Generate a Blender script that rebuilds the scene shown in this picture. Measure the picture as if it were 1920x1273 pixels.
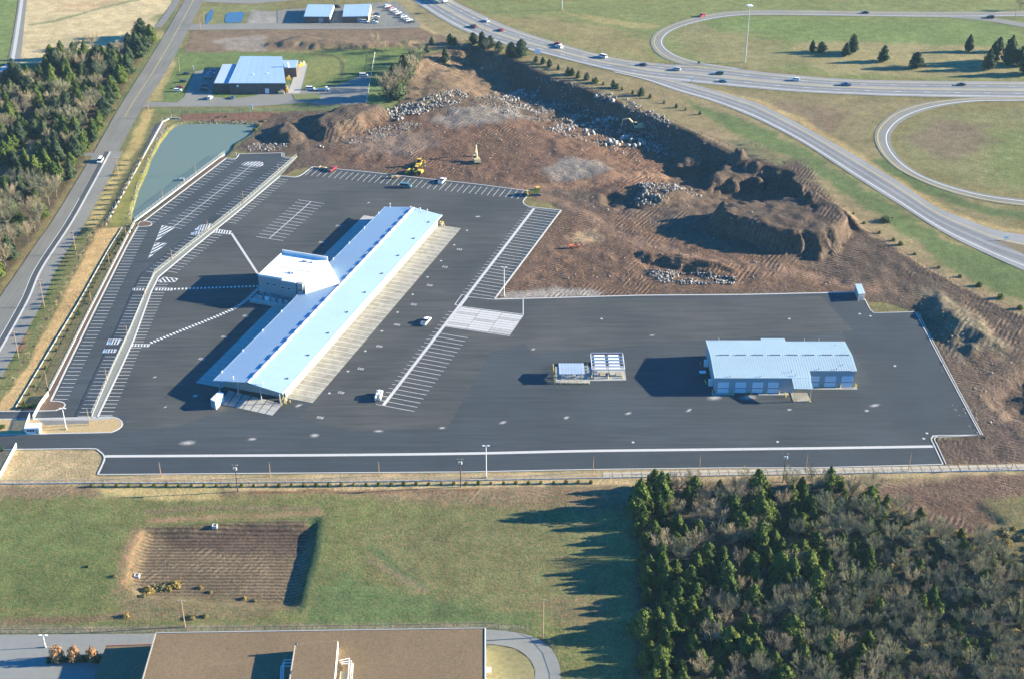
import bpy, bmesh, math, random
import numpy as np
def nth(i):
    return '%d%s' % (i, 'th' if 10 < i % 100 < 14 else {1: 'st', 2: 'nd', 3: 'rd'}.get(i % 10, 'th'))
from mathutils import Vector, Matrix

random.seed(7)
RNG = np.random.default_rng(7)
for o in list(bpy.data.objects):
    bpy.data.objects.remove(o)
SC = bpy.context.scene
COL = SC.collection

# ------------------------------------------------------------------ camera, sky, sun, exposure
CAM_H = 300.0
PITCH = math.radians(30.0)
FPX = 2658.0                      # focal length for a 1920 px wide picture
cam_data = bpy.data.cameras.new('aerial_camera')
cam_data.sensor_width = 36.0
cam_data.lens = FPX / 1920.0 * 36.0
cam_data.clip_start = 1.0
cam_data.clip_end = 30000.0
cam = bpy.data.objects.new('aerial_camera', cam_data)
cam.location = (0, 0, CAM_H)
cam.rotation_euler = (math.pi / 2 - PITCH, 0, 0)
COL.objects.link(cam)
SC.camera = cam

SUN_EL = math.radians(16.2)
SUN_AZ = math.atan2(0.09, 1.0)    # direction towards the sun, measured from +X towards +Y
world = bpy.data.worlds.new('World')
SC.world = world
world.use_nodes = True
wn = world.node_tree.nodes
sky = wn.new('ShaderNodeTexSky')
sky.sky_type = 'NISHITA'
sky.sun_disc = False
sky.sun_elevation = SUN_EL
sky.sun_rotation = math.pi / 2 - SUN_AZ      # Nishita: 0 = +Y, clockwise
sky.air_density = 1.0
sky.dust_density = 0.0
sky.ozone_density = 8.0
bg = wn['Background']
bg.inputs['Strength'].default_value = 0.088
hs = wn.new('ShaderNodeHueSaturation')
hs.inputs['Saturation'].default_value = 1.2
world.node_tree.links.new(sky.outputs['Color'], hs.inputs['Color'])
world.node_tree.links.new(hs.outputs['Color'], bg.inputs['Color'])

sd = bpy.data.lights.new('sun', 'SUN')
sd.energy = 5.0
sd.angle = math.radians(0.5)
sd.color = (1.0, 0.89, 0.67)
sun = bpy.data.objects.new('sun', sd)
COL.objects.link(sun)
ldir = Vector((-math.cos(SUN_EL) * math.cos(SUN_AZ), -math.cos(SUN_EL) * math.sin(SUN_AZ), -math.sin(SUN_EL)))
sun.rotation_euler = ldir.to_track_quat('-Z', 'Y').to_euler()
sun.location = (300, 500, 300)

SC.view_settings.view_transform = 'Standard'
SC.view_settings.look = 'None'
SC.view_settings.exposure = 2.0
SC.view_settings.gamma = 1.0
SC.view_settings.use_curve_mapping = False
SC.render.engine = 'CYCLES'
SC.cycles.use_adaptive_sampling = True
SC.cycles.adaptive_threshold = 0.02
SC.cycles.max_bounces = 4
SC.cycles.diffuse_bounces = 2
SC.cycles.volume_bounces = 0
SC.cycles.transparent_max_bounces = 6

# ------------------------------------------------------------------ survey helpers
# The survey was read off the photograph: a point of the picture, taken down to height z above datum.
_c, _s = math.cos(PITCH), math.sin(PITCH)
def P(u, v, z=0.0):
    dx = (u - 960.0) / FPX; dy = (v - 636.5) / FPX
    t = (CAM_H - z) / (_s + dy * _c)
    return (dx * t, t * (_c - dy * _s), z)
def P2(u, v, z=0.0):
    p = P(u, v, z); return (p[0], p[1])
def PL(pts, z=0.0):
    return [P2(u, v, z) for u, v in pts]

def tag(o, label=None, cat=None, group=None, kind=None):
    if label: o['label'] = label
    if cat: o['category'] = cat
    if group: o['group'] = group
    if kind: o['kind'] = kind
    return o
def empty(name, loc, rz=0.0, label=None, cat=None, group=None):
    o = bpy.data.objects.new(name, None)
    o.empty_display_size = 0.5
    o.location = loc; o.rotation_euler = (0, 0, rz)
    COL.objects.link(o)
    return tag(o, label, cat, group)

class MB:
    def __init__(s):
        s.v = []; s.f = []; s.m = []; s.uv = None
    def add(s, vs, fs, mi=0):
        n = len(s.v)
        s.v.extend(vs)
        for f in fs:
            s.f.append(tuple(i + n for i in f)); s.m.append(mi)
        return s
    def box(s, cx, cy, z0, sx, sy, sz, rz=0.0, mi=0, tx=1.0, ty=1.0):
        c, q = math.cos(rz), math.sin(rz)
        vs = []
        for z, kx, ky in ((z0, 1, 1), (z0 + sz, tx, ty)):
            for a, b in ((-1, -1), (1, -1), (1, 1), (-1, 1)):
                x, y = a * sx / 2 * kx, b * sy / 2 * ky
                vs.append((cx + x * c - y * q, cy + x * q + y * c, z))
        return s.add(vs, [(3, 2, 1, 0), (4, 5, 6, 7), (0, 1, 5, 4), (1, 2, 6, 5), (2, 3, 7, 6), (3, 0, 4, 7)], mi)
    def prism(s, poly, z0, z1, mi=0, bottom=False):
        n = len(poly)
        if sum(poly[i][0] * poly[(i + 1) % n][1] - poly[(i + 1) % n][0] * poly[i][1] for i in range(n)) < 0:
            poly = poly[::-1]
        zz0 = z0 if hasattr(z0, '__len__') else [z0] * n
        zz1 = z1 if hasattr(z1, '__len__') else [z1] * n
        vs = [(p[0], p[1], zz0[i]) for i, p in enumerate(poly)] + [(p[0], p[1], zz1[i]) for i, p in enumerate(poly)]
        fs = [tuple(range(n, 2 * n))]
        if bottom: fs.append(tuple(range(n - 1, -1, -1)))
        fs += [(i, (i + 1) % n, n + (i + 1) % n, n + i) for i in range(n)]
        return s.add(vs, fs, mi)
    def tube(s, a, b, r0, r1=None, n=6, mi=0, cap=True):
        if r1 is None: r1 = r0
        a = Vector(a); b = Vector(b); d = b - a
        if d.length < 1e-6: return s
        d.normalize()
        up = Vector((0, 0, 1)) if abs(d.z) < 0.9 else Vector((1, 0, 0))
        x = d.cross(up).normalized(); y = d.cross(x)
        vs = []
        for p, r in ((a, r0), (b, r1)):
            for k in range(n):
                t = 2 * math.pi * k / n
                vs.append(tuple(p + x * math.cos(t) * r + y * math.sin(t) * r))
        fs = [(k, (k + 1) % n, n + (k + 1) % n, n + k) for k in range(n)]
        if cap: fs += [tuple(range(n - 1, -1, -1)), tuple(range(n, 2 * n))]
        return s.add(vs, fs, mi)
    def disc(s, x, y, z, r, n=12, mi=0):
        return s.add([(x + r * math.cos(2 * math.pi * k / n), y + r * math.sin(2 * math.pi * k / n), z) for k in range(n)], [tuple(range(n))], mi)
    def mesh(s, name, mats, smooth=False):
        me = bpy.data.meshes.new(name)
        me.from_pydata([tuple(map(float, v)) for v in s.v], [], s.f)
        for m in (mats if isinstance(mats, (list, tuple)) else [mats]): me.materials.append(m)
        if any(s.m): me.polygons.foreach_set('material_index', s.m)
        if smooth: me.polygons.foreach_set('use_smooth', [True] * len(me.polygons))
        me.update()
        return me
    def build(s, name, mats, parent=None, smooth=False):
        return link(name, s.mesh(name, mats, smooth), parent)
def link(name, me, parent=None, loc=None, rz=None):
    o = bpy.data.objects.new(name, me)
    COL.objects.link(o)
    if parent is not None: o.parent = parent
    if loc is not None: o.location = loc
    if rz is not None: o.rotation_euler = (0, 0, rz)
    return o
def struct(name, mb, mats, parent=None, smooth=False):
    o = mb.build(name, mats, parent, smooth)
    if parent is None: o['kind'] = 'structure'
    return o
def sheet(poly, z):
    """flat polygon, possibly concave, triangulated"""
    bm = bmesh.new()
    n = len(poly)
    if sum(poly[i][0] * poly[(i + 1) % n][1] - poly[(i + 1) % n][0] * poly[i][1] for i in range(n)) < 0: poly = poly[::-1]
    f = bm.faces.new([bm.verts.new((p[0], p[1], z)) for p in poly])
    bm.normal_update()
    bmesh.ops.triangulate(bm, faces=[f], ngon_method='EAR_CLIP')
    mb = MB()
    bm.verts.index_update()
    mb.add([tuple(v.co) for v in bm.verts], [tuple(v.index for v in f.verts) for f in bm.faces])
    bm.free()
    return mb
def copy_tree(o, parent=None):
    c = o.copy(); COL.objects.link(c)
    if parent is not None: c.parent = parent
    for ch in o.children:
        copy_tree(ch, c)
    return c
def resample(pts, n, smooth=True):
    p = np.array(pts, float)
    if smooth and len(p) > 2:
        q = np.vstack([2 * p[0] - p[1], p, 2 * p[-1] - p[-2]])
        out = []
        for i in range(1, len(q) - 2):
            for t in np.linspace(0, 1, 12, endpoint=False):
                a, b, c, d = q[i - 1], q[i], q[i + 1], q[i + 2]
                out.append(0.5 * (2 * b + (c - a) * t + (2 * a - 5 * b + 4 * c - d) * t * t + (3 * b - a - 3 * c + d) * t ** 3))
        out.append(q[-2]); p = np.array(out)
    d = np.r_[0, np.cumsum(np.hypot(*(np.diff(p, axis=0).T)))]
    s = np.linspace(0, d[-1], n)
    return np.c_[np.interp(s, d, p[:, 0]), np.interp(s, d, p[:, 1])]
def offset_line(p, w):
    p = np.array(p, float)
    t = np.gradient(p, axis=0); t /= np.linalg.norm(t, axis=1)[:, None] + 1e-9
    nrm = np.c_[-t[:, 1], t[:, 0]]
    if len(p) > 2:
        for i in range(1, len(p) - 1):
            a = p[i] - p[i - 1]; b = p[i + 1] - p[i]
            a = a / (np.linalg.norm(a) + 1e-9); b = b / (np.linalg.norm(b) + 1e-9)
            m = np.array([-(a + b)[1], (a + b)[0]]); m /= np.linalg.norm(m) + 1e-9
            k = max(0.5, abs(m @ np.array([-a[1], a[0]])))
            nrm[i] = m / k
    return p + nrm * w
def strip(mb, line, w, z0, z1=None, mi=0, off=0.0):
    """a band of width w centred on a polyline (plus offset); raised to z1 when given"""
    a = offset_line(line, off + w / 2); b = offset_line(line, off - w / 2)
    n = len(a)
    z = z0 if z1 is None else z1
    vs = [(x, y, z) for x, y in a] + [(x, y, z) for x, y in b]
    fs = [(i, n + i, n + i + 1, i + 1) for i in range(n - 1)]
    mb.add(vs, fs, mi)
    if z1 is not None:
        vs = [(x, y, z0) for x, y in a] + [(x, y, z1) for x, y in a] + [(x, y, z0) for x, y in b] + [(x, y, z1) for x, y in b]
        fs = [(i, n + i, n + i + 1, i + 1) for i in range(n - 1)] + [(2 * n + i + 1, 3 * n + i + 1, 3 * n + i, 2 * n + i) for i in range(n - 1)]
        fs += [(0, 2 * n, 3 * n, n), (n - 1, 2 * n - 1, 4 * n - 1, 3 * n - 1)]
        mb.add(vs, fs, mi)
    return mb

# ------------------------------------------------------------------ materials
MAT = {}
def _nodes(name):
    m = bpy.data.materials.new(name); m.use_nodes = True
    nt = m.node_tree
    return m, nt, nt.nodes, nt.links, nt.nodes['Principled BSDF']
def mat(name, col, rough=0.8, var=0.0, scale=1.0, bump=0.0, stretch=None, metal=0.0, var2=0.0, scale2=0.05, alpha=1.0, spec=0.3, rot=0.0, tint=None):
    """procedural surface: base colour broken up by two scales of noise, in world metres"""
    m, nt, N, L, b = _nodes(name)
    b.inputs['Roughness'].default_value = rough
    b.inputs['Metallic'].default_value = metal
    b.inputs['Specular IOR Level'].default_value = spec
    b.inputs['Alpha'].default_value = alpha
    b.inputs['Base Color'].default_value = (*col, 1)
    if var or var2 or bump:
        geo = N.new('ShaderNodeNewGeometry')
        mp = N.new('ShaderNodeMapping')
        if stretch: mp.inputs['Scale'].default_value = stretch
        mp.inputs['Rotation'].default_value = (0, 0, rot)
        L.new(geo.outputs['Position'], mp.inputs['Vector'])
        n1 = N.new('ShaderNodeTexNoise'); n1.inputs['Scale'].default_value = scale; n1.inputs['Detail'].default_value = 5; n1.inputs['Roughness'].default_value = 0.65
        L.new(mp.outputs['Vector'], n1.inputs['Vector'])
        n2 = N.new('ShaderNodeTexNoise'); n2.inputs['Scale'].default_value = scale2; n2.inputs['Detail'].default_value = 3
        L.new(geo.outputs['Position'], n2.inputs['Vector'])
        r1 = N.new('ShaderNodeMapRange'); r1.inputs['From Min'].default_value = 0.25; r1.inputs['From Max'].default_value = 0.75
        r1.inputs['To Min'].default_value = 1 - var; r1.inputs['To Max'].default_value = 1 + var
        L.new(n1.outputs['Fac'], r1.inputs['Value'])
        r2 = N.new('ShaderNodeMapRange'); r2.inputs['From Min'].default_value = 0.3; r2.inputs['From Max'].default_value = 0.7
        r2.inputs['To Min'].default_value = 1 - var2; r2.inputs['To Max'].default_value = 1 + var2
        L.new(n2.outputs['Fac'], r2.inputs['Value'])
        mu = N.new('ShaderNodeMath'); mu.operation = 'MULTIPLY'
        L.new(r1.outputs['Result'], mu.inputs[0]); L.new(r2.outputs['Result'], mu.inputs[1])
        vm = N.new('ShaderNodeVectorMath'); vm.operation = 'SCALE'
        if tint:
            mx = N.new('ShaderNodeMix'); mx.data_type = 'RGBA'
            mx.inputs['A'].default_value = (*col, 1); mx.inputs['B'].default_value = (*tint, 1)
            L.new(n2.outputs['Fac'], mx.inputs['Factor'])
            L.new(mx.outputs['Result'], vm.inputs[0])
        else:
            vm.inputs[0].default_value = col
        L.new(mu.outputs['Value'], vm.inputs['Scale'])
        L.new(vm.outputs['Vector'], b.inputs['Base Color'])
        if bump:
            bp = N.new('ShaderNodeBump'); bp.inputs['Strength'].default_value = min(1, bump); bp.inputs['Distance'].default_value = 0.1 * bump
            L.new(n1.outputs['Fac'], bp.inputs['Height']); L.new(bp.outputs['Normal'], b.inputs['Normal'])
    MAT[name] = m
    return m
def leafmat(name, col, col2, trans=0.0):
    """foliage: per-object hue shift and clump noise"""
    m, nt, N, L, b = _nodes(name)
    oi = N.new('ShaderNodeObjectInfo'); geo = N.new('ShaderNodeNewGeometry')
    n1 = N.new('ShaderNodeTexNoise'); n1.inputs['Scale'].default_value = 0.9; n1.inputs['Detail'].default_value = 4
    L.new(geo.outputs['Position'], n1.inputs['Vector'])
    ad = N.new('ShaderNodeMath'); ad.operation = 'ADD'
    L.new(oi.outputs['Random'], ad.inputs[0]); L.new(n1.outputs['Fac'], ad.inputs[1])
    ml = N.new('ShaderNodeMath'); ml.operation = 'MULTIPLY'; ml.inputs[1].default_value = 0.55
    L.new(ad.outputs[0], ml.inputs[0])
    mx = N.new('ShaderNodeMix'); mx.data_type = 'RGBA'
    mx.inputs['A'].default_value = (*col, 1); mx.inputs['B'].default_value = (*col2, 1)
    L.new(ml.outputs[0], mx.inputs['Factor'])
    L.new(mx.outputs['Result'], b.inputs['Base Color'])
    b.inputs['Roughness'].default_value = 0.9; b.inputs['Specular IOR Level'].default_value = 0.1
    MAT[name] = m
    return m

mat('asphalt_new', (0.046, 0.054, 0.059), 0.85, var=0.3, scale=0.55, stretch=(0.06, 1, 1), var2=0.14, scale2=0.025, spec=0.25)
mat('asphalt_yard', (0.054, 0.060, 0.061), 0.85, var=0.32, scale=0.5, stretch=(0.07, 1, 1), rot=math.radians(-71.3), var2=0.16, scale2=0.03, spec=0.25, tint=(0.064, 0.062, 0.054))
mat('asphalt_lane', (0.041, 0.050, 0.056), 0.85, var=0.2, scale=0.6, stretch=(0.05, 1, 1), var2=0.1, spec=0.25)
mat('asphalt_old', (0.165, 0.16, 0.138), 0.9, var=0.16, scale=0.6, stretch=(1, 0.06, 1), var2=0.08)
mat('asphalt_worn', (0.19, 0.185, 0.16), 0.9, var=0.12, scale=0.5, var2=0.08)
mat('asphalt_dark', (0.055, 0.062, 0.066), 0.9, var=0.15, scale=0.6)
mat('road_concrete', (0.235, 0.235, 0.225), 0.9, var=0.1, scale=0.4, var2=0.08)
mat('road_lane', (0.165, 0.168, 0.166), 0.9, var=0.12, scale=0.4, var2=0.08)
mat('path_grey', (0.17, 0.165, 0.15), 0.9, var=0.2, scale=0.5)
mat('concrete', (0.35, 0.345, 0.315), 0.9, var=0.08, scale=0.5, var2=0.08, scale2=0.06)
mat('concrete_stained', (0.285, 0.265, 0.21), 0.9, var=0.34, scale=0.35, stretch=(1, 1, 1), var2=0.14, scale2=0.12)
mat('concrete_white', (0.47, 0.46, 0.43), 0.9, var=0.1, scale=0.7)
mat('mow_concrete', (0.40, 0.345, 0.25), 0.9, var=0.2, scale=0.8)
mat('kerb', (0.44, 0.43, 0.395), 0.9, var=0.12, scale=0.8)
mat('paint_white', (0.66, 0.67, 0.65), 0.8, var=0.2, scale=1.2)
mat('paint_yellow', (0.55, 0.42, 0.10), 0.8, var=0.2, scale=1.2)
mat('paint_blue', (0.30, 0.46, 0.58), 0.8, var=0.2, scale=1.2)
mat('roof_white', (0.74, 0.75, 0.75), 0.7, var=0.03, scale=0.3, var2=0.03)
mat('roof_metal', (0.28, 0.40, 0.50), 0.55, var=0.035, scale=0.6, var2=0.03, scale2=0.05)
mat('roof_tan_metal', (0.36, 0.47, 0.50), 0.55, var=0.05, scale=0.5, var2=0.05)
mat('roof_blue_metal', (0.36, 0.44, 0.52), 0.5, var=0.06, scale=0.5, var2=0.05)
mat('roof_gravel', (0.175, 0.122, 0.066), 0.95, var=0.42, scale=2.2, var2=0.1, bump=0.6)
mat('wall_grey', (0.29, 0.29, 0.285), 0.8, var=0.06, scale=0.5)
mat('wall_dock', (0.33, 0.315, 0.28), 0.85, var=0.08, scale=0.6)
mat('wall_metal', (0.33, 0.345, 0.36), 0.7, var=0.06, scale=0.6)
mat('wall_white', (0.70, 0.70, 0.68), 0.8, var=0.04, scale=0.5)
mat('wall_brown', (0.115, 0.085, 0.075), 0.85, var=0.15, scale=0.8)
mat('wall_brick', (0.16, 0.09, 0.07), 0.85, var=0.2, scale=1.2)
mat('door_white', (0.66, 0.69, 0.72), 0.6, var=0.05, scale=1)
mat('dark_window', (0.03, 0.035, 0.04), 0.25, spec=0.5)
mat('glass', (0.02, 0.025, 0.03), 0.15, spec=0.5)
mat('steel', (0.42, 0.43, 0.43), 0.5, metal=0.3)
mat('steel_dark', (0.10, 0.10, 0.10), 0.6)
mat('lamp_white', (0.75, 0.75, 0.74), 0.5)
mat('bollard_yellow', (0.62, 0.46, 0.10), 0.6, var=0.1, scale=2)
mat('machine_yellow', (0.62, 0.40, 0.05), 0.55, var=0.15, scale=1.5)
mat('machine_tan', (0.50, 0.40, 0.22), 0.7, var=0.2, scale=1.0)
mat('machine_orange', (0.60, 0.16, 0.07), 0.6, var=0.12, scale=1.5)
mat('red_steel', (0.30, 0.06, 0.05), 0.6, var=0.1, scale=1)
mat('rubber', (0.025, 0.025, 0.025), 0.9)
mat('wood_pole', (0.30, 0.20, 0.12), 0.9, var=0.2, scale=2)
mat('wood_dark', (0.08, 0.06, 0.05), 0.9, var=0.2, scale=2)
mat('bark', (0.17, 0.13, 0.10), 0.9, var=0.2, scale=2)
mat('twig', (0.29, 0.24, 0.15), 0.9, var=0.3, scale=0.6, var2=0.2, scale2=0.15)
mat('twig_grey', (0.205, 0.20, 0.118), 0.9, var=0.3, scale=0.6, var2=0.2, scale2=0.15)
mat('twig_rust', (0.38, 0.20, 0.11), 0.9, var=0.25, scale=0.6)
leafmat('cedar', (0.026, 0.052, 0.015), (0.105, 0.135, 0.028))
leafmat('cedar_dark', (0.028, 0.045, 0.026), (0.062, 0.085, 0.040))
leafmat('shrub_green', (0.05, 0.075, 0.028), (0.12, 0.135, 0.05))
leafmat('shrub_olive', (0.13, 0.12, 0.055), (0.21, 0.18, 0.08))
leafmat('rust_leaf', (0.26, 0.13, 0.06), (0.40, 0.22, 0.10))
leafmat('shrub_gold', (0.20, 0.15, 0.05), (0.30, 0.22, 0.07))
mat('rock', (0.36, 0.34, 0.30), 0.95, var=0.4, scale=0.8, var2=0.12, scale2=0.1, bump=0.5)
mat('rock_brown', (0.32, 0.26, 0.20), 0.95, var=0.3, scale=0.8, bump=0.5)
mat('straw', (0.40, 0.29, 0.14), 0.95, var=0.3, scale=1.2, bump=0.5)
mat('mulch', (0.12, 0.075, 0.05), 0.95, var=0.3, scale=1.5)
mat('dumpster_green', (0.03, 0.10, 0.08), 0.7, var=0.1, scale=1)
mat('sign_green', (0.04, 0.25, 0.16), 0.6)
mat('sign_white', (0.8, 0.8, 0.78), 0.6)
mat('insulator', (0.55, 0.57, 0.58), 0.4)
for n, c in dict(white=(0.78, 0.78, 0.77), silver=(0.42, 0.44, 0.45), dark=(0.035, 0.04, 0.045), red=(0.36, 0.03, 0.035), blue=(0.05, 0.12, 0.28), teal=(0.08, 0.2, 0.22), maroon=(0.13, 0.03, 0.035), green=(0.04, 0.10, 0.07), tan=(0.38, 0.33, 0.24), grey=(0.18, 0.19, 0.2)).items():
    mat('car_' + n, c, 0.3, var=0.03, scale=1.0, spec=0.5)
def mesh_alpha(name, col, a):
    m = mat(name, col, 0.7)
    m.node_tree.nodes['Principled BSDF'].inputs['Alpha'].default_value = a
    return m
mesh_alpha('chain_link', (0.36, 0.39, 0.35), 0.16)
mesh_alpha('chain_link_fine', (0.40, 0.40, 0.36), 0.08)
def water_mat():
    m, nt, N, L, b = _nodes('pond_water')
    b.inputs['Base Color'].default_value = (0.135, 0.175, 0.125, 1)
    b.inputs['Roughness'].default_value = 0.3
    b.inputs['IOR'].default_value = 1.33
    geo = N.new('ShaderNodeNewGeometry')
    n1 = N.new('ShaderNodeTexNoise'); n1.inputs['Scale'].default_value = 0.8; n1.inputs['Detail'].default_value = 4
    L.new(geo.outputs['Position'], n1.inputs['Vector'])
    bp = N.new('ShaderNodeBump'); bp.inputs['Strength'].default_value = 0.15; bp.inputs['Distance'].default_value = 0.05
    L.new(n1.outputs['Fac'], bp.inputs['Height']); L.new(bp.outputs['Normal'], b.inputs['Normal'])
    MAT['pond_water'] = m
water_mat()
def stain_mat():
    """pale dust fading out towards its ragged rim (object coordinates)"""
    m, nt, N, L, b = _nodes('dust_stain')
    b.inputs['Base Color'].default_value = (0.38, 0.37, 0.34, 1); b.inputs['Roughness'].default_value = 0.95
    tc = N.new('ShaderNodeTexCoord'); ln = N.new('ShaderNodeVectorMath'); ln.operation = 'LENGTH'
    L.new(tc.outputs['Object'], ln.inputs[0])
    nz = N.new('ShaderNodeTexNoise'); nz.inputs['Scale'].default_value = 3.0; nz.inputs['Detail'].default_value = 6; nz.inputs['Roughness'].default_value = 0.7
    L.new(tc.outputs['Object'], nz.inputs['Vector'])
    a = N.new('ShaderNodeMath'); a.operation = 'SUBTRACT'
    L.new(nz.outputs['Fac'], a.inputs[0]); L.new(ln.outputs['Value'], a.inputs[1])
    r = N.new('ShaderNodeMapRange'); r.inputs['From Min'].default_value = -0.35; r.inputs['From Max'].default_value = 0.45; r.inputs['To Max'].default_value = 0.95
    L.new(a.outputs[0], r.inputs['Value']); L.new(r.outputs['Result'], b.inputs['Alpha'])
    MAT['dust_stain'] = m
stain_mat()
def rock_mat(name, dark, light):
    m, nt, N, L, b = _nodes(name)
    geo = N.new('ShaderNodeNewGeometry'); mx = N.new('ShaderNodeMix'); mx.data_type = 'RGBA'
    mx.inputs['A'].default_value = (*dark, 1); mx.inputs['B'].default_value = (*light, 1)
    L.new(geo.outputs['Random Per Island'], mx.inputs['Factor'])
    n1 = N.new('ShaderNodeTexNoise'); n1.inputs['Scale'].default_value = 2.0; n1.inputs['Detail'].default_value = 4
    L.new(geo.outputs['Position'], n1.inputs['Vector'])
    r = N.new('ShaderNodeMapRange'); r.inputs['From Min'].default_value = .3; r.inputs['From Max'].default_value = .7; r.inputs['To Min'].default_value = .6; r.inputs['To Max'].default_value = 1.3
    L.new(n1.outputs['Fac'], r.inputs['Value'])
    s = N.new('ShaderNodeVectorMath'); s.operation = 'SCALE'; L.new(mx.outputs['Result'], s.inputs[0]); L.new(r.outputs['Result'], s.inputs['Scale'])
    L.new(s.outputs['Vector'], b.inputs['Base Color']); b.inputs['Roughness'].default_value = .95
    MAT[name] = m
rock_mat('rubble', (0.10, 0.075, 0.058), (0.36, 0.345, 0.31))
M = MAT

# ------------------------------------------------------------------ ground: one sheet with relief, out to the horizon
def vnoise(x, y, seed=0):
    xi = np.floor(x).astype(np.int64); yi = np.floor(y).astype(np.int64)
    xf = x - xi; yf = y - yi
    def h(a, b):
        n = (a * 374761393 + b * 668265263 + seed * 974634777) & 0xFFFFFFFF
        n = ((n ^ (n >> 13)) * 1274126177) & 0xFFFFFFFF
        return ((n ^ (n >> 16)) & 0xFFFF) / 65535.0
    u = xf * xf * (3 - 2 * xf); v = yf * yf * (3 - 2 * yf)
    return (h(xi, yi) * (1 - u) + h(xi + 1, yi) * u) * (1 - v) + (h(xi, yi + 1) * (1 - u) + h(xi + 1, yi + 1) * u) * v
def fbm(x, y, scale, octs=4, seed=0, gain=0.5):
    s = 0; a = 1; t = 0
    for k in range(octs):
        s = s + a * vnoise(x / scale * 2 ** k + 17.3 * k, y / scale * 2 ** k - 9.1 * k, seed + k); t += a; a *= gain
    return s / t * 2 - 1
def ss(t):
    t = np.clip(t, 0, 1); return t * t * (3 - 2 * t)
def axis(dense0, dense1, step, far):
    a = list(np.arange(dense0, dense1, step))
    lo = []; d = step; x = dense0
    while x > -far:
        d *= 1.6; x -= d; lo.append(x)
    hi = []; d = step; x = a[-1]
    while x < far:
        d *= 1.6; x += d; hi.append(x)
    return np.array(lo[::-1] + a + hi)
GX = axis(-415, 415, 1.3, 9000)
GY = np.r_[axis(290, 700, 1.25, 9000)]
GY = np.r_[GY[GY < 700], np.arange(700, 1060, 1.9), 1066, 1080, 1110, 1170, 1300, 1600, 2200, 3500, 6000, 12000]
XX, YY = np.meshgrid(GX, GY)
WA = fbm(XX, YY, 14, 3, 11); WB = fbm(XX, YY, 14, 3, 23)
WC = fbm(XX, YY, 3.5, 2, 31); WD = fbm(XX, YY, 3.5, 2, 37)
def poly_dist(poly, warp=0.0, margin=40.0):
    """signed distance (inside positive) of the grid to a polygon given in metres; grid part and slice returned"""
    p = np.array(poly, float)
    x0, y0 = p.min(0) - margin; x1, y1 = p.max(0) + margin
    i0, i1 = np.searchsorted(GX, [x0, x1]); j0, j1 = np.searchsorted(GY, [y0, y1])
    sl = (slice(max(0, j0 - 1), j1 + 1), slice(max(0, i0 - 1), i1 + 1))
    X = XX[sl]; Y = YY[sl]
    if warp:
        X = X + warp * (WA[sl] + 0.5 * WC[sl]); Y = Y + warp * (WB[sl] + 0.5 * WD[sl])
    return sl, sdist(p, X, Y)
def sdist(p, X, Y):
    ins = np.zeros(X.shape, bool); d2 = np.full(X.shape, 1e12)
    n = len(p)
    for i in range(n):
        ax, ay = p[i]; bx, by = p[(i + 1) % n]
        ex, ey = bx - ax, by - ay
        t = np.clip(((X - ax) * ex + (Y - ay) * ey) / (ex * ex + ey * ey + 1e-12), 0, 1)
        d2 = np.minimum(d2, (X - ax - t * ex) ** 2 + (Y - ay - t * ey) ** 2)
        if ay != by:
            ins ^= ((ay > Y) != (by > Y)) & (X < (bx - ax) * (Y - ay) / (by - ay) + ax)
    d = np.sqrt(d2)
    return np.where(ins, d, -d)

ZZ = np.zeros_like(XX)
def plateau(poly, h, feather, warp=3.0):
    sl, d = poly_dist(PL(poly), warp, 20)
    ZZ[sl] += h * ss(d / feather)
# --- outlines of the paved areas (picture points)
YARD = [(-60, 843), (171, 841), (186, 845), (194, 852), (196, 858), (193, 866), (183, 889.5), (380, 888), (880, 884.5), (1100, 880), (1360, 877), (1520, 877),
        (1768, 870.5), (1750, 832), (1746, 822.5), (1750, 818), (1758, 816.5), (1839, 815.7), (1716, 585.3), (1644, 587), (1632, 581.6), (1621, 561), (1618, 548),
        (1603, 548.5), (1400, 553), (1200, 554.5), (1040, 559), (926.7, 561.9), (1051.7, 395), (997.5, 389), (985, 385), (981, 380), (983, 375), (998, 360),
        (900, 347), (681, 322.5), (633, 318), (586.5, 313.5), (576, 321), (563, 330), (553, 333), (525, 331), (557, 294.5), (552, 297), (529, 296), (529, 287.5),
        (448, 289.6), (443, 298), (425, 297), (269, 415.6), (259, 425), (237, 463.5), (219, 499), (173, 591), (127, 685), (96, 752), (117, 753.5), (122, 759),
        (116.7, 765), (94, 769), (-60, 772)]
POND = [(329, 234), (346, 231), (419, 230), (479, 232), (480, 240), (464.6, 255), (435, 272), (434, 279), (423, 291), (340, 353), (253, 417), (245, 408), (250, 387.5),
        (260, 354), (273, 325), (283, 298), (298, 269), (316.7, 243.8)]
DIRT = [(455, 268), (500, 212), (640, 200), (745, 196), (778, 118), (840, 88), (900, 86), (960, 108), (1040, 143), (1120, 172), (1200, 203), (1300, 247), (1400, 292),
        (1480, 315), (1560, 388), (1640, 442), (1720, 492), (1800, 535), (1960, 610), (1960, 885), (1768, 874), (1750, 820), (1839, 816), (1716, 585), (1620, 560),
        (1600, 548), (926, 562), (1051, 395), (997, 360), (586, 314), (525, 331), (557, 294), (436, 284)]
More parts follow.
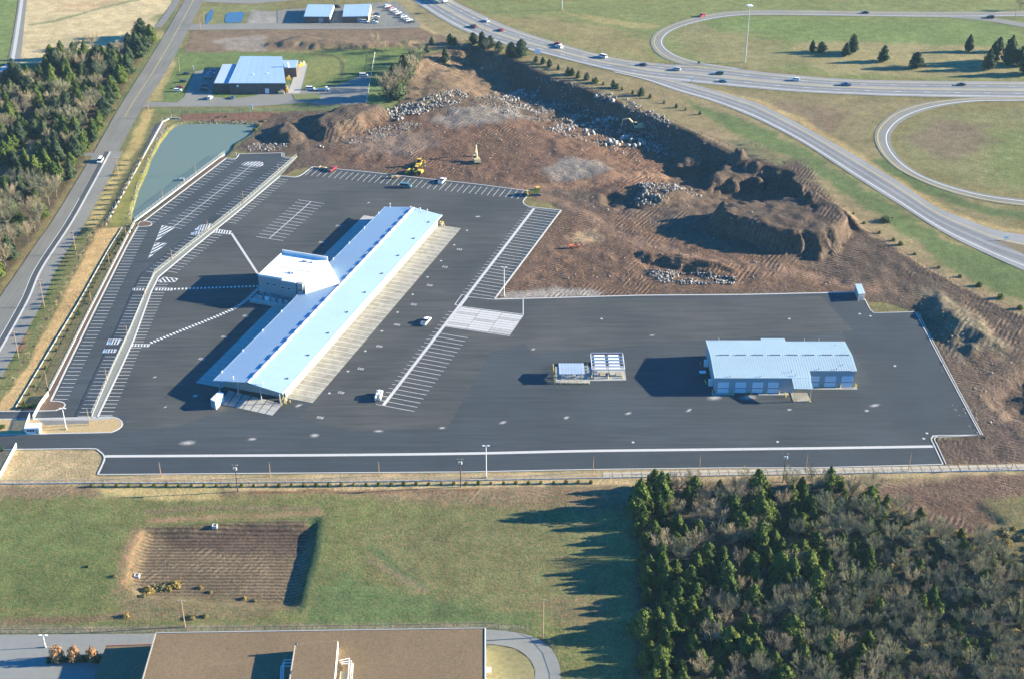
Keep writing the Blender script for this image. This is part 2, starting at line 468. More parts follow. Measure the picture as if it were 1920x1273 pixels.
# --- relief
# quarry floor lies below the highway verge: a scarp along the north-east edge
sl, d = poly_dist(PL([(765, 150), (800, 108), (850, 92), (900, 90), (960, 112), (1040, 146), (1120, 176), (1200, 207), (1300, 250), (1400, 296), (1480, 318),
                      (1540, 480), (1000, 480), (760, 400), (640, 300), (680, 150)]), 3.0, 30)
LN = resample(PL([(765, 118), (800, 104), (850, 92), (900, 90), (960, 112), (1040, 146), (1120, 176), (1200, 207), (1300, 250), (1400, 296), (1480, 318)]), 60)
XW = XX[sl] + 3.0 * WA[sl]; YW = YY[sl] + 3.0 * WB[sl]
dl = np.full(d.shape, 1e9)
for q_ in LN: dl = np.minimum(dl, np.hypot(XW - q_[0], YW - q_[1]))
dl = np.minimum(dl, 400)
ZZ[sl] -= 9.5 * ss((dl - 2) / 9) * (1 - ss((dl - 22) / 60)) * (d > 0) * ss((XX[sl] + 78) / 75) * ss((175 - XX[sl]) / 45)
plateau([(1312, 440), (1370, 455), (1440, 470), (1530, 493), (1572, 476), (1608, 452), (1612, 440), (1590, 418), (1540, 392), (1480, 376), (1420, 378), (1365, 396), (1310, 410)], 9.5, 9, 8)
plateau([(1240, 290), (1262, 262), (1330, 258), (1360, 285), (1320, 305)], 5, 12, 7)
plateau([(1312, 330), (1325, 300), (1350, 288), (1395, 290), (1432, 312), (1445, 332)], 7.0, 9, 8)
plateau([(572, 258), (600, 214), (660, 204), (735, 207), (738, 222), (690, 245), (625, 266)], 6.5, 8, 4)
plateau([(500, 262), (520, 232), (560, 240), (590, 262), (540, 275)], 3.5, 7, 3)
plateau([(775, 175), (800, 130), (850, 112), (890, 140), (860, 180), (800, 195)], 1.5, 12, 4)
plateau([(1180, 345), (1230, 335), (1290, 345), (1300, 370), (1240, 385), (1190, 380)], 3.0, 6, 3)
plateau([(1120, 362), (1150, 358), (1190, 372), (1210, 392), (1160, 395), (1125, 385)], -2.5, 5, 2)
plateau([(1185, 480), (1260, 492), (1380, 520), (1385, 532), (1300, 530), (1210, 505)], -2.0, 4, 2)
plateau([(1190, 470), (1300, 480), (1385, 505), (1390, 515), (1290, 497), (1195, 484)], 1.6, 3, 1)
plateau([(1690, 560), (1760, 545), (1860, 600), (1900, 660), (1840, 680), (1760, 640)], 4.0, 14, 5)
plateau([(1840, 740), (1960, 660), (1960, 800), (1870, 800)], -2.5, 9, 4)
plateau([(1560, 380), (1600, 400), (1640, 440), (1600, 430), (1560, 405)], 2.5, 6, 3)
plateau([(1400, 360), (1450, 340), (1520, 352), (1480, 372), (1430, 372)], 3.0, 6, 4)
# brush bank by the upper-left plot, rubble knolls
plateau([(470, 88), (560, 68), (640, 78), (790, 78), (780, 95), (600, 96)], 2.5, 8, 4)
# ploughed basin in the near field with a steep eastern bank
BASIN = [(262, 985), (560, 978), (600, 968), (596, 1020), (578, 1090), (562, 1145), (420, 1140), (250, 1120), (228, 1090)]
sl, d = poly_dist(PL(BASIN), 1.0, 20)
ZZ[sl] -= 2.0 * ss(d / 5.5)
plateau([(1900, 985), (1690, 1000), (1720, 935), (1850, 930)], -1.2, 6, 2)
sl, d = poly_dist(PL(DIRT), 2.0, 20)
DM = ss((d + 1) / 4.0)
rough = 1.0 * fbm(XX[sl], YY[sl], 18, 5, 5, 0.55) + 0.55 * fbm(XX[sl], YY[sl], 5, 3, 9)
steep = np.hypot(*np.gradient(ZZ[sl])) / 1.3
rough = rough * (1 + 0.35 * ss(np.abs(ZZ[sl]) / 4)) + (0.45 * fbm(XX[sl], YY[sl], 2.7, 2, 19) - 0.9 * np.abs(fbm(XX[sl], YY[sl], 7, 3, 29)) + .2) * (.25 + ss(steep / .35))
rough = rough + 0.9 * np.maximum(0, fbm(XX[sl], YY[sl], 9, 3, 91)) * ss(-ZZ[sl] / 3.0)
ZZ[sl] += rough * ss((d - 1.5) / 10.0)
ZZ += 0.09 * fbm(XX, YY, 5, 3, 77) - 0.10
sl, d = poly_dist(PL(YARD), 0, 20)
ZZ[sl] = ZZ[sl] * ss((-d - 1.5) / 9.0) - 0.04 * ss((d + 2.5) / 1.5)
sl, d = poly_dist(PL(POND), 0.4, 20)
ZZ[sl] = ZZ[sl] * ss(-d / 5) - 2.2 * ss((d + 1.0) / 3.5)

def hgt(x, y):
    i = int(np.clip(np.searchsorted(GX, x) - 1, 0, len(GX) - 2)); j = int(np.clip(np.searchsorted(GY, y) - 1, 0, len(GY) - 2))
    a = (x - GX[i]) / (GX[i + 1] - GX[i]); b = (y - GY[j]) / (GY[j + 1] - GY[j])
    return float((ZZ[j, i] * (1 - a) + ZZ[j, i + 1] * a) * (1 - b) + (ZZ[j + 1, i] * (1 - a) + ZZ[j + 1, i + 1] * a) * b)
def PT(u, v):
    z = 0.0
    for _ in range(12):
        p = P(u, v, z); z = 0.6 * z + 0.4 * hgt(p[0], p[1])
    return (p[0], p[1], hgt(p[0], p[1]))

# --- colours of the ground, laid down zone by zone
GREEN = (0.105, 0.128, 0.046); FIELD = (0.122, 0.130, 0.050); LUSH = (0.07, 0.115, 0.035); OLIVE = (0.155, 0.14, 0.062)
DRY = (0.26, 0.20, 0.10); STRAW = (0.40, 0.275, 0.125); PALE = (0.42, 0.34, 0.19)
RED = (0.114, 0.067, 0.044); BROWN = (0.092, 0.066, 0.048); SOIL = (0.085, 0.057, 0.042); GRAV = (0.185, 0.165, 0.14); TAN = (0.24, 0.165, 0.10)
BRUSH = (0.16, 0.115, 0.075); LITTER = (0.085, 0.068, 0.042); RUST = (0.22, 0.12, 0.06)
ALB = np.zeros(XX.shape + (3,)); ALB[:] = OLIVE
DIRTM = np.zeros_like(XX); GRASSM = np.ones_like(XX); PLOW = np.zeros_like(XX)
def zone(poly, col, feather=2.0, warp=3.0, dirt=0.0, grass=1.0, plow=0.0, amt=1.0, px=True):
    sl, d = poly_dist(PL(poly) if px else poly, warp, 30)
    w = ss((d + feather / 2) / feather) * amt
    ALB[sl] = ALB[sl] * (1 - w[..., None]) + np.array(col) * w[..., None]
    for A, val in ((DIRTM, dirt), (GRASSM, grass), (PLOW, plow)):
        A[sl] = A[sl] * (1 - w) + val * w
def band(pts, width, col, feather=1.5, warp=1.5, **k):
    l = resample(PL(pts), 40)
    a = offset_line(l, width / 2); b = offset_line(l, -width / 2)
    zone([tuple(q) for q in a] + [tuple(q) for q in b[::-1]], col, feather, warp, px=False, **k)
# far grass and the interchange
zone([(860, 0), (1960, 0), (1960, 150), (1600, 148), (1320, 118), (1240, 118), (1100, 95), (980, 58)], (0.145, 0.165, 0.062), 6, 6)
zone([(905, 30), (1000, 62), (1110, 95), (1240, 118), (1215, 80), (1150, 55), (1000, 30)], (0.20, 0.165, 0.08), 14, 10, amt=0.8)
zone([(1050, 22), (1240, 50), (1220, 56), (1120, 44)], (0.30, 0.24, 0.11), 5, 4, amt=0.6)
zone([(1255, 60), (1290, 45), (1420, 60), (1500, 120), (1420, 132), (1300, 112)], (0.19, 0.165, 0.085), 12, 9, amt=0.7)
zone([(1300, 32), (1900, 38), (1900, 88), (1500, 80), (1350, 60)], (0.12, 0.165, 0.055), 12, 9, amt=0.8)
zone([(1490, 78), (1700, 82), (1900, 90), (1900, 148), (1560, 140), (1480, 110)], (0.24, 0.20, 0.105), 8, 6, amt=0.75)
zone([(1310, 160), (1500, 178), (1780, 188), (1660, 215), (1630, 262), (1680, 325), (1900, 395), (1900, 430), (1800, 400), (1640, 305), (1480, 220)], (0.18, 0.155, 0.08), 8, 6)
zone([(1440, 190), (1560, 200), (1600, 235), (1540, 250), (1480, 215)], (0.15, 0.105, 0.075), 12, 8, amt=0.6)
band([(1340, 172), (1420, 192), (1500, 228), (1600, 288), (1700, 350), (1780, 398), (1860, 425), (1950, 440)], 6, (0.33, 0.25, 0.115), 4, 2, amt=0.8)
band([(1650, 300), (1720, 345), (1790, 375), (1870, 398), (1950, 410)], 9, (0.085, 0.115, 0.045), 5, 3)
zone([(1690, 245), (1760, 215), (1920, 205), (1960, 200), (1960, 368), (1840, 352), (1740, 320), (1695, 290)], (0.155, 0.15, 0.07), 6, 5)
zone([(1700, 255), (1760, 225), (1850, 235), (1860, 270), (1790, 305), (1730, 285)], (0.15, 0.118, 0.078), 10, 8, amt=0.85)
zone([(1870, 250), (1960, 240), (1960, 360), (1850, 335)], (0.12, 0.15, 0.055), 14, 9, amt=0.8)
# verge between the quarry and the ramp
zone([(960, 100), (1040, 112), (1150, 138), (1290, 175), (1420, 225), (1520, 282), (1640, 360), (1780, 445), (1960, 520), (1960, 600), (1800, 535), (1640, 440), (1480, 320), (1300, 246), (1120, 172)], (0.20, 0.165, 0.088), 4, 4)
zone([(1270, 185), (1400, 225), (1520, 285), (1640, 365), (1780, 450), (1960, 525), (1960, 580), (1830, 525), (1700, 450), (1560, 345), (1460, 290), (1380, 250)], (0.085, 0.125, 0.045), 6, 5, amt=0.9)
band([(1300, 240), (1400, 285), (1490, 330), (1570, 390), (1650, 445), (1740, 500), (1850, 555), (1950, 600)], 7, (0.22, 0.165, 0.095), 4, 3)
band([(1380, 262), (1440, 300), (1480, 330), (1540, 370)], 14, (0.10, 0.11, 0.06), 6, 4, amt=0.7)
# quarry and stripped ground
zone(DIRT, BROWN, 2.5, 2.5, dirt=1, grass=0)
zone([(640, 262), (760, 215), (900, 200), (1010, 205), (1110, 195), (1230, 250), (1260, 300), (1230, 345), (1120, 360), (1000, 355), (860, 340), (700, 320), (600, 300)], RED, 14, 9, dirt=1, grass=0)
zone([(1040, 400), (1180, 395), (1270, 440), (1380, 470), (1500, 500), (1600, 530), (1590, 545), (1100, 552), (940, 556), (1000, 470)], (0.122, 0.075, 0.049), 10, 6, dirt=1, grass=0)
zone([(1070, 440), (1110, 430), (1140, 455), (1090, 458)], (0.30, 0.21, 0.12), 8, 5, dirt=0.6, grass=0)
zone([(800, 225), (850, 200), (960, 190), (1010, 205), (930, 232), (840, 240)], GRAV, 10, 6, dirt=0.7, grass=0, amt=0.75)
zone([(1015, 322), (1060, 300), (1120, 298), (1150, 315), (1110, 335), (1050, 342)], GRAV, 8, 4, dirt=0.6, grass=0, amt=0.8)
zone([(640, 262), (720, 245), (800, 252), (840, 272), (760, 292), (660, 285)], (0.19, 0.14, 0.105), 12, 7, dirt=1, grass=0, amt=0.7)
zone([(940, 548), (1040, 540), (1130, 546), (1120, 556), (940, 560)], (0.30, 0.27, 0.23), 4, 2, dirt=0.6, grass=0, amt=0.7)
zone([(1500, 300), (1560, 380), (1660, 460), (1640, 500), (1560, 490), (1480, 460), (1330, 410), (1300, 370), (1400, 330)], (0.082, 0.059, 0.044), 10, 6, dirt=1, grass=0)
zone([(1640, 520), (1800, 560), (1920, 620), (1960, 700), (1960, 890), (1770, 872), (1750, 822), (1840, 812), (1720, 590)], (0.098, 0.07, 0.05), 8, 6, dirt=1, grass=0.2)
zone([(1700, 545), (1760, 545), (1850, 610), (1880, 660), (1800, 670), (1740, 610)], (0.125, 0.11, 0.075), 10, 7, dirt=0.7, grass=0.5, amt=0.8)
zone([(1760, 850), (1920, 880), (1920, 700), (1850, 720), (1840, 815)], (0.10, 0.07, 0.052), 10, 5, dirt=1, grass=0)
band([(1000, 372), (1060, 380), (1120, 415), (1200, 455), (1300, 482), (1420, 500), (1560, 525), (1650, 545)], 8, (0.17, 0.108, 0.072), 5, 3, dirt=0.8, grass=0)
band([(960, 350), (1020, 352), (1100, 345), (1180, 322), (1260, 305)], 9, (0.175, 0.105, 0.066), 5, 3, dirt=0.8, grass=0)
zone([(775, 110), (840, 90), (920, 100), (960, 140), (860, 185), (770, 190)], (0.15, 0.105, 0.068), 10, 6, dirt=0.8, grass=0.3)
# land left of the road
zone([(-60, -40), (36, -40), (20, 118), (-60, 130)], (0.13, 0.17, 0.06), 2, 1)
zone([(50, -30), (345, -30), (290, 52), (255, 62), (238, 90), (150, 98), (80, 118), (36, 122)], PALE, 3, 2, grass=0.5)
zone([(95, 75), (150, 70), (180, 88), (130, 100)], (0.30, 0.27, 0.16), 10, 5, amt=0.6)
zone([(225, 72), (250, 68), (255, 88), (228, 92)], (0.2, 0.22, 0.11), 8, 5, amt=0.6)
zone([(120, 5), (230, 0), (180, 22), (100, 25)], (0.34, 0.24, 0.14), 12, 6, amt=0.6)
zone([(290, 28), (320, 24), (300, 42), (285, 42)], (0.16, 0.19, 0.08), 8, 4, amt=0.8)
band([(56, 48), (110, 38), (160, 24), (210, 10), (260, 0)], 4.5, (0.20, 0.21, 0.11), 2.5, 1.5)
WOODS_L = [(-60, 150), (60, 128), (105, 100), (170, 95), (232, 92), (258, 60), (292, 58), (285, 88), (262, 112), (235, 170), (215, 215), (190, 262), (150, 330), (100, 400), (40, 490), (-60, 600)]
zone(WOODS_L, LITTER, 3, 3, grass=0.6)
zone([(-60, 262), (75, 262), (80, 320), (-60, 345)], (0.115, 0.10, 0.06), 6, 3, grass=0.6, amt=0.8)
band([(296, 85), (262, 130), (225, 200), (180, 280), (110, 395), (30, 515), (-30, 610)], 8, (0.155, 0.13, 0.062), 3, 2)
band([(330, 20), (310, 60), (262, 130), (222, 205), (190, 262)], 3.5, (0.115, 0.135, 0.055), 2, 1)
# strip between the road and the site
zone([(262, 205), (330, 205), (300, 240), (282, 300), (240, 400), (232, 432), (20, 775), (-60, 775), (-60, 720), (50, 620), (145, 430), (220, 280)], (0.125, 0.128, 0.052), 2, 2)
band([(282, 205), (262, 248), (240, 295), (205, 358), (165, 430)], 6, (0.36, 0.28, 0.115), 3, 2, amt=0.9)
band([(290, 60), (330, 90), (310, 140), (285, 190)], 7, (0.30, 0.25, 0.11), 4, 2, amt=0.8)
band([(300, 235), (270, 290), (235, 355), (200, 425), (160, 480)], 9, (0.10, 0.10, 0.055), 4, 2, amt=0.7)
zone([(183, 430), (229, 426), (202, 470), (146, 570), (100, 645), (27, 767), (-20, 775), (21, 732), (51, 685), (73, 645), (112, 570), (154, 489)], STRAW, 1.5, 1.0, grass=0.4)
zone([(305, 236), (318, 245), (298, 272), (275, 322), (252, 385), (243, 410), (230, 424), (200, 424), (240, 345), (285, 268)], (0.17, 0.17, 0.055), 2, 1)
zone([(229, 426), (252, 424), (237, 463), (173, 591), (127, 685), (90, 752), (75, 768), (30, 768), (100, 645), (146, 570), (202, 470)], (0.15, 0.13, 0.065), 2, 1.2)
band([(10, 690), (40, 640), (70, 580), (110, 500)], 6, (0.10, 0.125, 0.045), 4, 2, amt=0.8)
zone([(32, 635), (50, 620), (45, 655), (30, 660)], (0.16, 0.085, 0.06), 4, 2, dirt=0.5)
zone([(315, 225), (345, 222), (480, 225), (490, 238), (470, 258), (445, 272), (436, 284), (430, 278), (478, 236), (470, 232), (330, 236)], (0.13, 0.14, 0.06), 2, 1.2)
zone([(340, 212), (480, 208), (520, 205), (500, 225), (480, 229), (340, 228)], (0.15, 0.085, 0.058), 3, 1.5, dirt=0.7, grass=0.2)
zone([(288, 238), (312, 228), (300, 252), (276, 275)], (0.19, 0.165, 0.155), 3, 1.5, dirt=0.7, grass=0)
# plots north of the pond
zone([(285, 203), (470, 204), (740, 196), (745, 204), (500, 210), (300, 215)], (0.115, 0.14, 0.055), 1.5, 0.8)
zone([(318, 90), (430, 96), (560, 100), (720, 92), (800, 90), (778, 118), (745, 195), (600, 200), (300, 192), (330, 120)], (0.105, 0.145, 0.05), 2, 1.5)
zone([(590, 108), (640, 104), (648, 135), (600, 155), (562, 160), (575, 120)], (0.15, 0.165, 0.06), 5, 3)
band([(565, 103), (620, 104), (640, 120), (640, 145)], 2.5, (0.07, 0.08, 0.04), 1.5, 1)
zone([(362, 58), (790, 52), (900, 82), (800, 92), (640, 92), (450, 98), (345, 100)], BRUSH, 3, 2.5, dirt=0.3, grass=0.5)
zone([(388, 78), (430, 70), (500, 65), (495, 95), (425, 97), (420, 84)], (0.22, 0.185, 0.145), 4, 2, dirt=0.4, grass=0.2)
zone([(375, 12), (520, 10), (520, 46), (380, 48)], (0.15, 0.155, 0.065), 2, 1.5)
zone([(470, 20), (525, 22), (525, 46), (462, 45)], (0.24, 0.22, 0.19), 3, 1.5, dirt=0.3, grass=0)
zone([(735, 0), (775, 0), (870, 62), (960, 100), (880, 85), (800, 55)], (0.21, 0.18, 0.095), 3, 2)
band([(730, 2), (775, 40), (820, 65)], 4, (0.30, 0.24, 0.13), 2.5, 1)
# land in front of the site
zone([(-60, 843), (180, 843), (196, 862), (183, 892), (1360, 880), (1360, 905), (600, 918), (-60, 912)], (0.33, 0.255, 0.14), 1.5, 0.8, grass=0.6)
zone([(1100, 880), (1768, 872), (1960, 868), (1960, 890), (1360, 900)], (0.30, 0.235, 0.13), 1.5, 0.8, grass=0.5)
zone([(-60, 908), (300, 905), (660, 912), (1000, 905), (1400, 900), (1960, 888), (1960, 945), (1200, 945), (900, 940), (660, 925), (400, 925), (200, 932), (-60, 935)], (0.185, 0.138, 0.082), 3, 2.0, dirt=0.25, grass=0.7)
zone([(180, 912), (410, 908), (418, 935), (300, 935), (200, 930)], (0.34, 0.27, 0.12), 3, 1.5, grass=0.5)
band([(420, 914), (600, 915), (760, 912), (1000, 906), (1250, 905)], 2.2, (0.38, 0.29, 0.15), 1.5, 1, grass=0.4)
band([(470, 921), (640, 919), (760, 920), (900, 917)], 1.3, (0.16, 0.085, 0.05), 1.2, 0.6, dirt=0.5)
zone([(-60, 932), (200, 930), (420, 938), (660, 932), (800, 942), (1000, 950), (1180, 962), (1200, 1050), (1200, 1300), (-60, 1300)], FIELD, 4, 3)
zone([(640, 985), (900, 950), (1150, 965), (1165, 1140), (1000, 1150), (760, 1130)], (0.135, 0.13, 0.06), 18, 10, amt=0.75)
zone([(700, 925), (1180, 918), (1180, 965), (900, 950), (720, 940)], (0.16, 0.12, 0.07), 6, 4, amt=0.8, dirt=0.2)
zone([(600, 1080), (760, 1110), (1000, 1150), (1000, 1178), (560, 1185)], (0.085, 0.125, 0.05), 10, 6, amt=0.8)
zone([(-60, 960), (200, 960), (215, 1080), (160, 1130), (-60, 1140)], (0.10, 0.125, 0.045), 10, 6, amt=0.8)
band([(690, 1020), (730, 1050), (775, 1085), (800, 1105)], 2.5, (0.07, 0.11, 0.045), 1.5, 1.2, amt=0.8)
band([(690, 1048), (740, 1070), (775, 1092), (800, 1110)], 2.0, (0.17, 0.13, 0.085), 1.5, 1.2, amt=0.8)
band([(270, 958), (420, 950), (600, 955)], 3, (0.15, 0.115, 0.07), 2, 1, amt=0.8)
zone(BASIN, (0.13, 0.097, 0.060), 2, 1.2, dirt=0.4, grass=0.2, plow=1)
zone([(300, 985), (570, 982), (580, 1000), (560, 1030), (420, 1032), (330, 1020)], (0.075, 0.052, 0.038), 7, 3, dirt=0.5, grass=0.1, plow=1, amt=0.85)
zone([(575, 972), (606, 964), (602, 1020), (585, 1090), (566, 1148), (552, 1145), (570, 1080), (584, 1020)], (0.05, 0.085, 0.036), 1.5, 0.6)  # dark green puts the east bank's shade into the ground colour
band([(262, 988), (245, 1030), (235, 1080), (225, 1110)], 5, (0.19, 0.135, 0.075), 2, 1)
band([(275, 975), (400, 968), (540, 965), (605, 962)], 3.0, (0.20, 0.145, 0.08), 1.5, 1)
zone([(210, 1100), (400, 1108), (560, 1130), (480, 1165), (350, 1165), (240, 1160)], (0.145, 0.12, 0.065), 6, 3, amt=0.9)
band([(0, 1165), (120, 1160), (250, 1150)], 3.5, (0.135, 0.095, 0.06), 2, 1, amt=0.8)
zone([(-60, 1172), (300, 1172), (910, 1166), (990, 1175), (990, 1182), (910, 1178), (-60, 1190)], (0.155, 0.145, 0.095), 2, 0.6)
zone([(1000, 1130), (1080, 1110), (1180, 1140), (1180, 1200), (1060, 1180)], (0.155, 0.12, 0.07), 6, 3, amt=0.6)
zone([(1150, 960), (1200, 960), (1215, 1300), (1120, 1300), (1140, 1100)], (0.105, 0.135, 0.055), 8, 3)
zone([(1182, 1080), (1200, 1080), (1225, 1300), (1195, 1300)], (0.13, 0.09, 0.065), 4, 1.5, amt=0.7)
WOODS_R = [(1182, 945), (1225, 915), (1290, 918), (1400, 922), (1440, 908), (1480, 918), (1560, 908), (1640, 925), (1690, 960), (1760, 990), (1850, 1010), (1890, 1060), (1960, 1090), (1960, 1330), (1205, 1330), (1200, 1150), (1188, 1020)]
zone(WOODS_R, (0.075, 0.062, 0.04), 4, 3, grass=0.5)
zone([(1640, 910), (1960, 885), (1960, 985), (1900, 985), (1850, 1000), (1740, 985), (1670, 945)], (0.115, 0.075, 0.052), 4, 3, dirt=0.9, grass=0.1)
zone([(1860, 935), (1960, 925), (1960, 1120), (1890, 1060), (1850, 1005)], (0.13, 0.115, 0.055), 5, 3)

def ground_material():
    m, nt, N, L, b = _nodes('ground')
    b.inputs['Roughness'].default_value = 0.95; b.inputs['Specular IOR Level'].default_value = 0.1
    def attr(n):
        a = N.new('ShaderNodeAttribute'); a.attribute_name = n; return a
    geo = N.new('ShaderNodeNewGeometry')
    def noise(scale, detail=4, rough=0.6, vec=None):
        n = N.new('ShaderNodeTexNoise'); n.inputs['Scale'].default_value = scale; n.inputs['Detail'].default_value = detail; n.inputs['Roughness'].default_value = rough
        L.new(vec or geo.outputs['Position'], n.inputs['Vector']); return n.outputs['Fac']
    def rng(x, a, c, d, e):
        r = N.new('ShaderNodeMapRange')
        for k, val in (('From Min', a), ('From Max', c), ('To Min', d), ('To Max', e)): r.inputs[k].default_value = val
        L.new(x, r.inputs['Value']); return r.outputs['Result']
    def math2(op, x, y):
        q = N.new('ShaderNodeMath'); q.operation = op
        for i, t in enumerate((x, y)):
            if isinstance(t, (int, float)): q.inputs[i].default_value = t
            else: L.new(t, q.inputs[i])
        return q.outputs[0]
    fine = noise(1.0, 4, 0.75); mid = noise(0.16, 3, 0.6); big = noise(0.03, 2)
    v = math2('MULTIPLY', rng(fine, 0.3, 0.7, 0.62, 1.38), rng(mid, 0.3, 0.7, 0.80, 1.2))
    v = math2('MULTIPLY', v, rng(big, 0.3, 0.7, 0.86, 1.14))
    # machine tracks in the stripped soil: warped parallel grooves
    dirt = attr('dirt').outputs['Fac']
    def wave(angle, scale):
        mp = N.new('ShaderNodeMapping'); mp.inputs['Rotation'].default_value = (0, 0, angle); L.new(geo.outputs['Position'], mp.inputs['Vector'])
        w = N.new('ShaderNodeTexWave'); w.wave_type = 'BANDS'; w.bands_direction = 'X'
        w.inputs['Scale'].default_value = scale; w.inputs['Distortion'].default_value = 22.0; w.inputs['Detail'].default_value = 2; w.inputs['Detail Scale'].default_value = 0.05
        L.new(mp.outputs['Vector'], w.inputs['Vector']); return math2('SUBTRACT', w.outputs['Fac'], 0.5)
    sel = noise(0.022, 1)
    t1 = math2('MULTIPLY', wave(0.5, 0.15), rng(sel, 0.46, 0.40, 0.0, 1.0)); t2 = math2('MULTIPLY', wave(2.0, 0.17), rng(sel, 0.54, 0.60, 0.0, 1.0))
    tr = math2('MULTIPLY', math2('ADD', t1, t2), math2('MULTIPLY', dirt, rng(mid, 0.44, 0.58, 0.0, 1.0)))
    v = math2('MULTIPLY', v, math2('ADD', 1.0, math2('MULTIPLY', tr, 0.5)))
    v = math2('MULTIPLY', v, math2('ADD', 1.0, math2('MULTIPLY', math2('SUBTRACT', noise(0.5, 6, 0.82), 0.5), math2('MULTIPLY', dirt, 1.7))))
    # ploughed rows
    plow = attr('plow').outputs['Fac']
    pw = N.new('ShaderNodeTexWave'); pw.wave_type = 'BANDS'; pw.bands_direction = 'Y'
    pw.inputs['Scale'].default_value = 0.19; pw.inputs['Distortion'].default_value = 1.3; pw.inputs['Detail'].default_value = 2; pw.inputs['Detail Scale'].default_value = 0.3
    L.new(geo.outputs['Position'], pw.inputs['Vector'])
    pr = math2('MULTIPLY', math2('SUBTRACT', pw.outputs['Fac'], 0.5), plow)
    v = math2('MULTIPLY', v, math2('ADD', 1.0, math2('MULTIPLY', pr, 0.55)))
    al = attr('albedo')
    # grass: drift between greener and drier
    grass = attr('grass').outputs['Fac']
    gm = noise(0.45, 4, 0.75)
    mx = N.new('ShaderNodeMix'); mx.data_type = 'RGBA'; mx.blend_type = 'MIX'
    vm1 = N.new('ShaderNodeVectorMath'); vm1.operation = 'MULTIPLY'; vm1.inputs[1].default_value = (1.45, 1.12, 1.12)
    vm2 = N.new('ShaderNodeVectorMath'); vm2.operation = 'MULTIPLY'; vm2.inputs[1].default_value = (0.68, 0.93, 0.80)
    L.new(al.outputs['Color'], vm1.inputs[0]); L.new(al.outputs['Color'], vm2.inputs[0])
    L.new(vm1.outputs['Vector'], mx.inputs['A']); L.new(vm2.outputs['Vector'], mx.inputs['B'])
    L.new(rng(gm, 0.32, 0.68, 0, 1), mx.inputs['Factor'])
    m2 = N.new('ShaderNodeMix'); m2.data_type = 'RGBA'
    L.new(grass, m2.inputs['Factor']); L.new(al.outputs['Color'], m2.inputs['A']); L.new(mx.outputs['Result'], m2.inputs['B'])
    sc = N.new('ShaderNodeVectorMath'); sc.operation = 'SCALE'
    L.new(m2.outputs['Result'], sc.inputs[0]); L.new(v, sc.inputs['Scale'])
    L.new(sc.outputs['Vector'], b.inputs['Base Color'])
    hh = math2('ADD', math2('MULTIPLY', fine, 0.55), math2('MULTIPLY', tr, 0.6))
    hh = math2('ADD', hh, math2('MULTIPLY', math2('MULTIPLY', noise(0.35, 5, 0.7), dirt), 1.5))
    hh = math2('ADD', hh, math2('MULTIPLY', pr, 0.3))
    bp = N.new('ShaderNodeBump'); bp.inputs['Strength'].default_value = 0.85; bp.inputs['Distance'].default_value = 0.55
    L.new(hh, bp.inputs['Height']); L.new(bp.outputs['Normal'], b.inputs['Normal'])
    MAT['ground'] = m
ground_material()
def build_ground():
    ny, nx = XX.shape
    co = np.empty((ny * nx, 3), np.float32)
    co[:, 0] = XX.ravel(); co[:, 1] = YY.ravel(); co[:, 2] = ZZ.ravel()
    me = bpy.data.meshes.new('ground')
    me.vertices.add(ny * nx); me.vertices.foreach_set('co', co.ravel())
    a = (np.arange(ny - 1)[:, None] * nx + np.arange(nx - 1)[None]).ravel()
    q = np.stack([a, a + 1, a + nx + 1, a + nx], 1).ravel().astype(np.int32)
    nf = len(a)
    me.loops.add(nf * 4); me.loops.foreach_set('vertex_index', q)
    me.polygons.add(nf); me.polygons.foreach_set('loop_start', np.arange(nf, dtype=np.int32) * 4)
    me.polygons.foreach_set('use_smooth', np.ones(nf, bool))
    me.update(calc_edges=True)
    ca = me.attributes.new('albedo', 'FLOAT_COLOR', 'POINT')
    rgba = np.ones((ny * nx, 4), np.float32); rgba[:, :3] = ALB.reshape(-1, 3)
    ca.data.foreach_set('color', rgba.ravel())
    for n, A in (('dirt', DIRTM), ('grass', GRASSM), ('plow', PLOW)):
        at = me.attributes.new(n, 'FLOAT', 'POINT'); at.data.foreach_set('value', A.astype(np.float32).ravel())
    me.materials.append(M['ground'])
    o = link('ground', me); o['kind'] = 'structure'
build_ground()

# ------------------------------------------------------------------ water
pond = sheet(PL([(326, 230), (346, 228), (419, 226), (484, 228), (486, 242), (468, 259), (440, 275), (438, 283), (426, 294), (340, 357), (256, 421), (238, 412), (246, 386),
                 (256, 352), (269, 322), (279, 296), (294, 266), (312, 240)]), -0.75)
struct('pond', pond, M['pond_water'])
mat('basin_water', (0.06, 0.12, 0.17), 0.15, spec=0.5)
for pts in ([(424, 27), (430, 24), (455, 23), (459, 26), (452, 43), (425, 44), (421, 40)], [(397, 18), (401, 20), (396, 38), (387, 47), (384, 44), (388, 28)]):
    struct('retention_pond', sheet(PL(pts), 0.06), M['basin_water'])

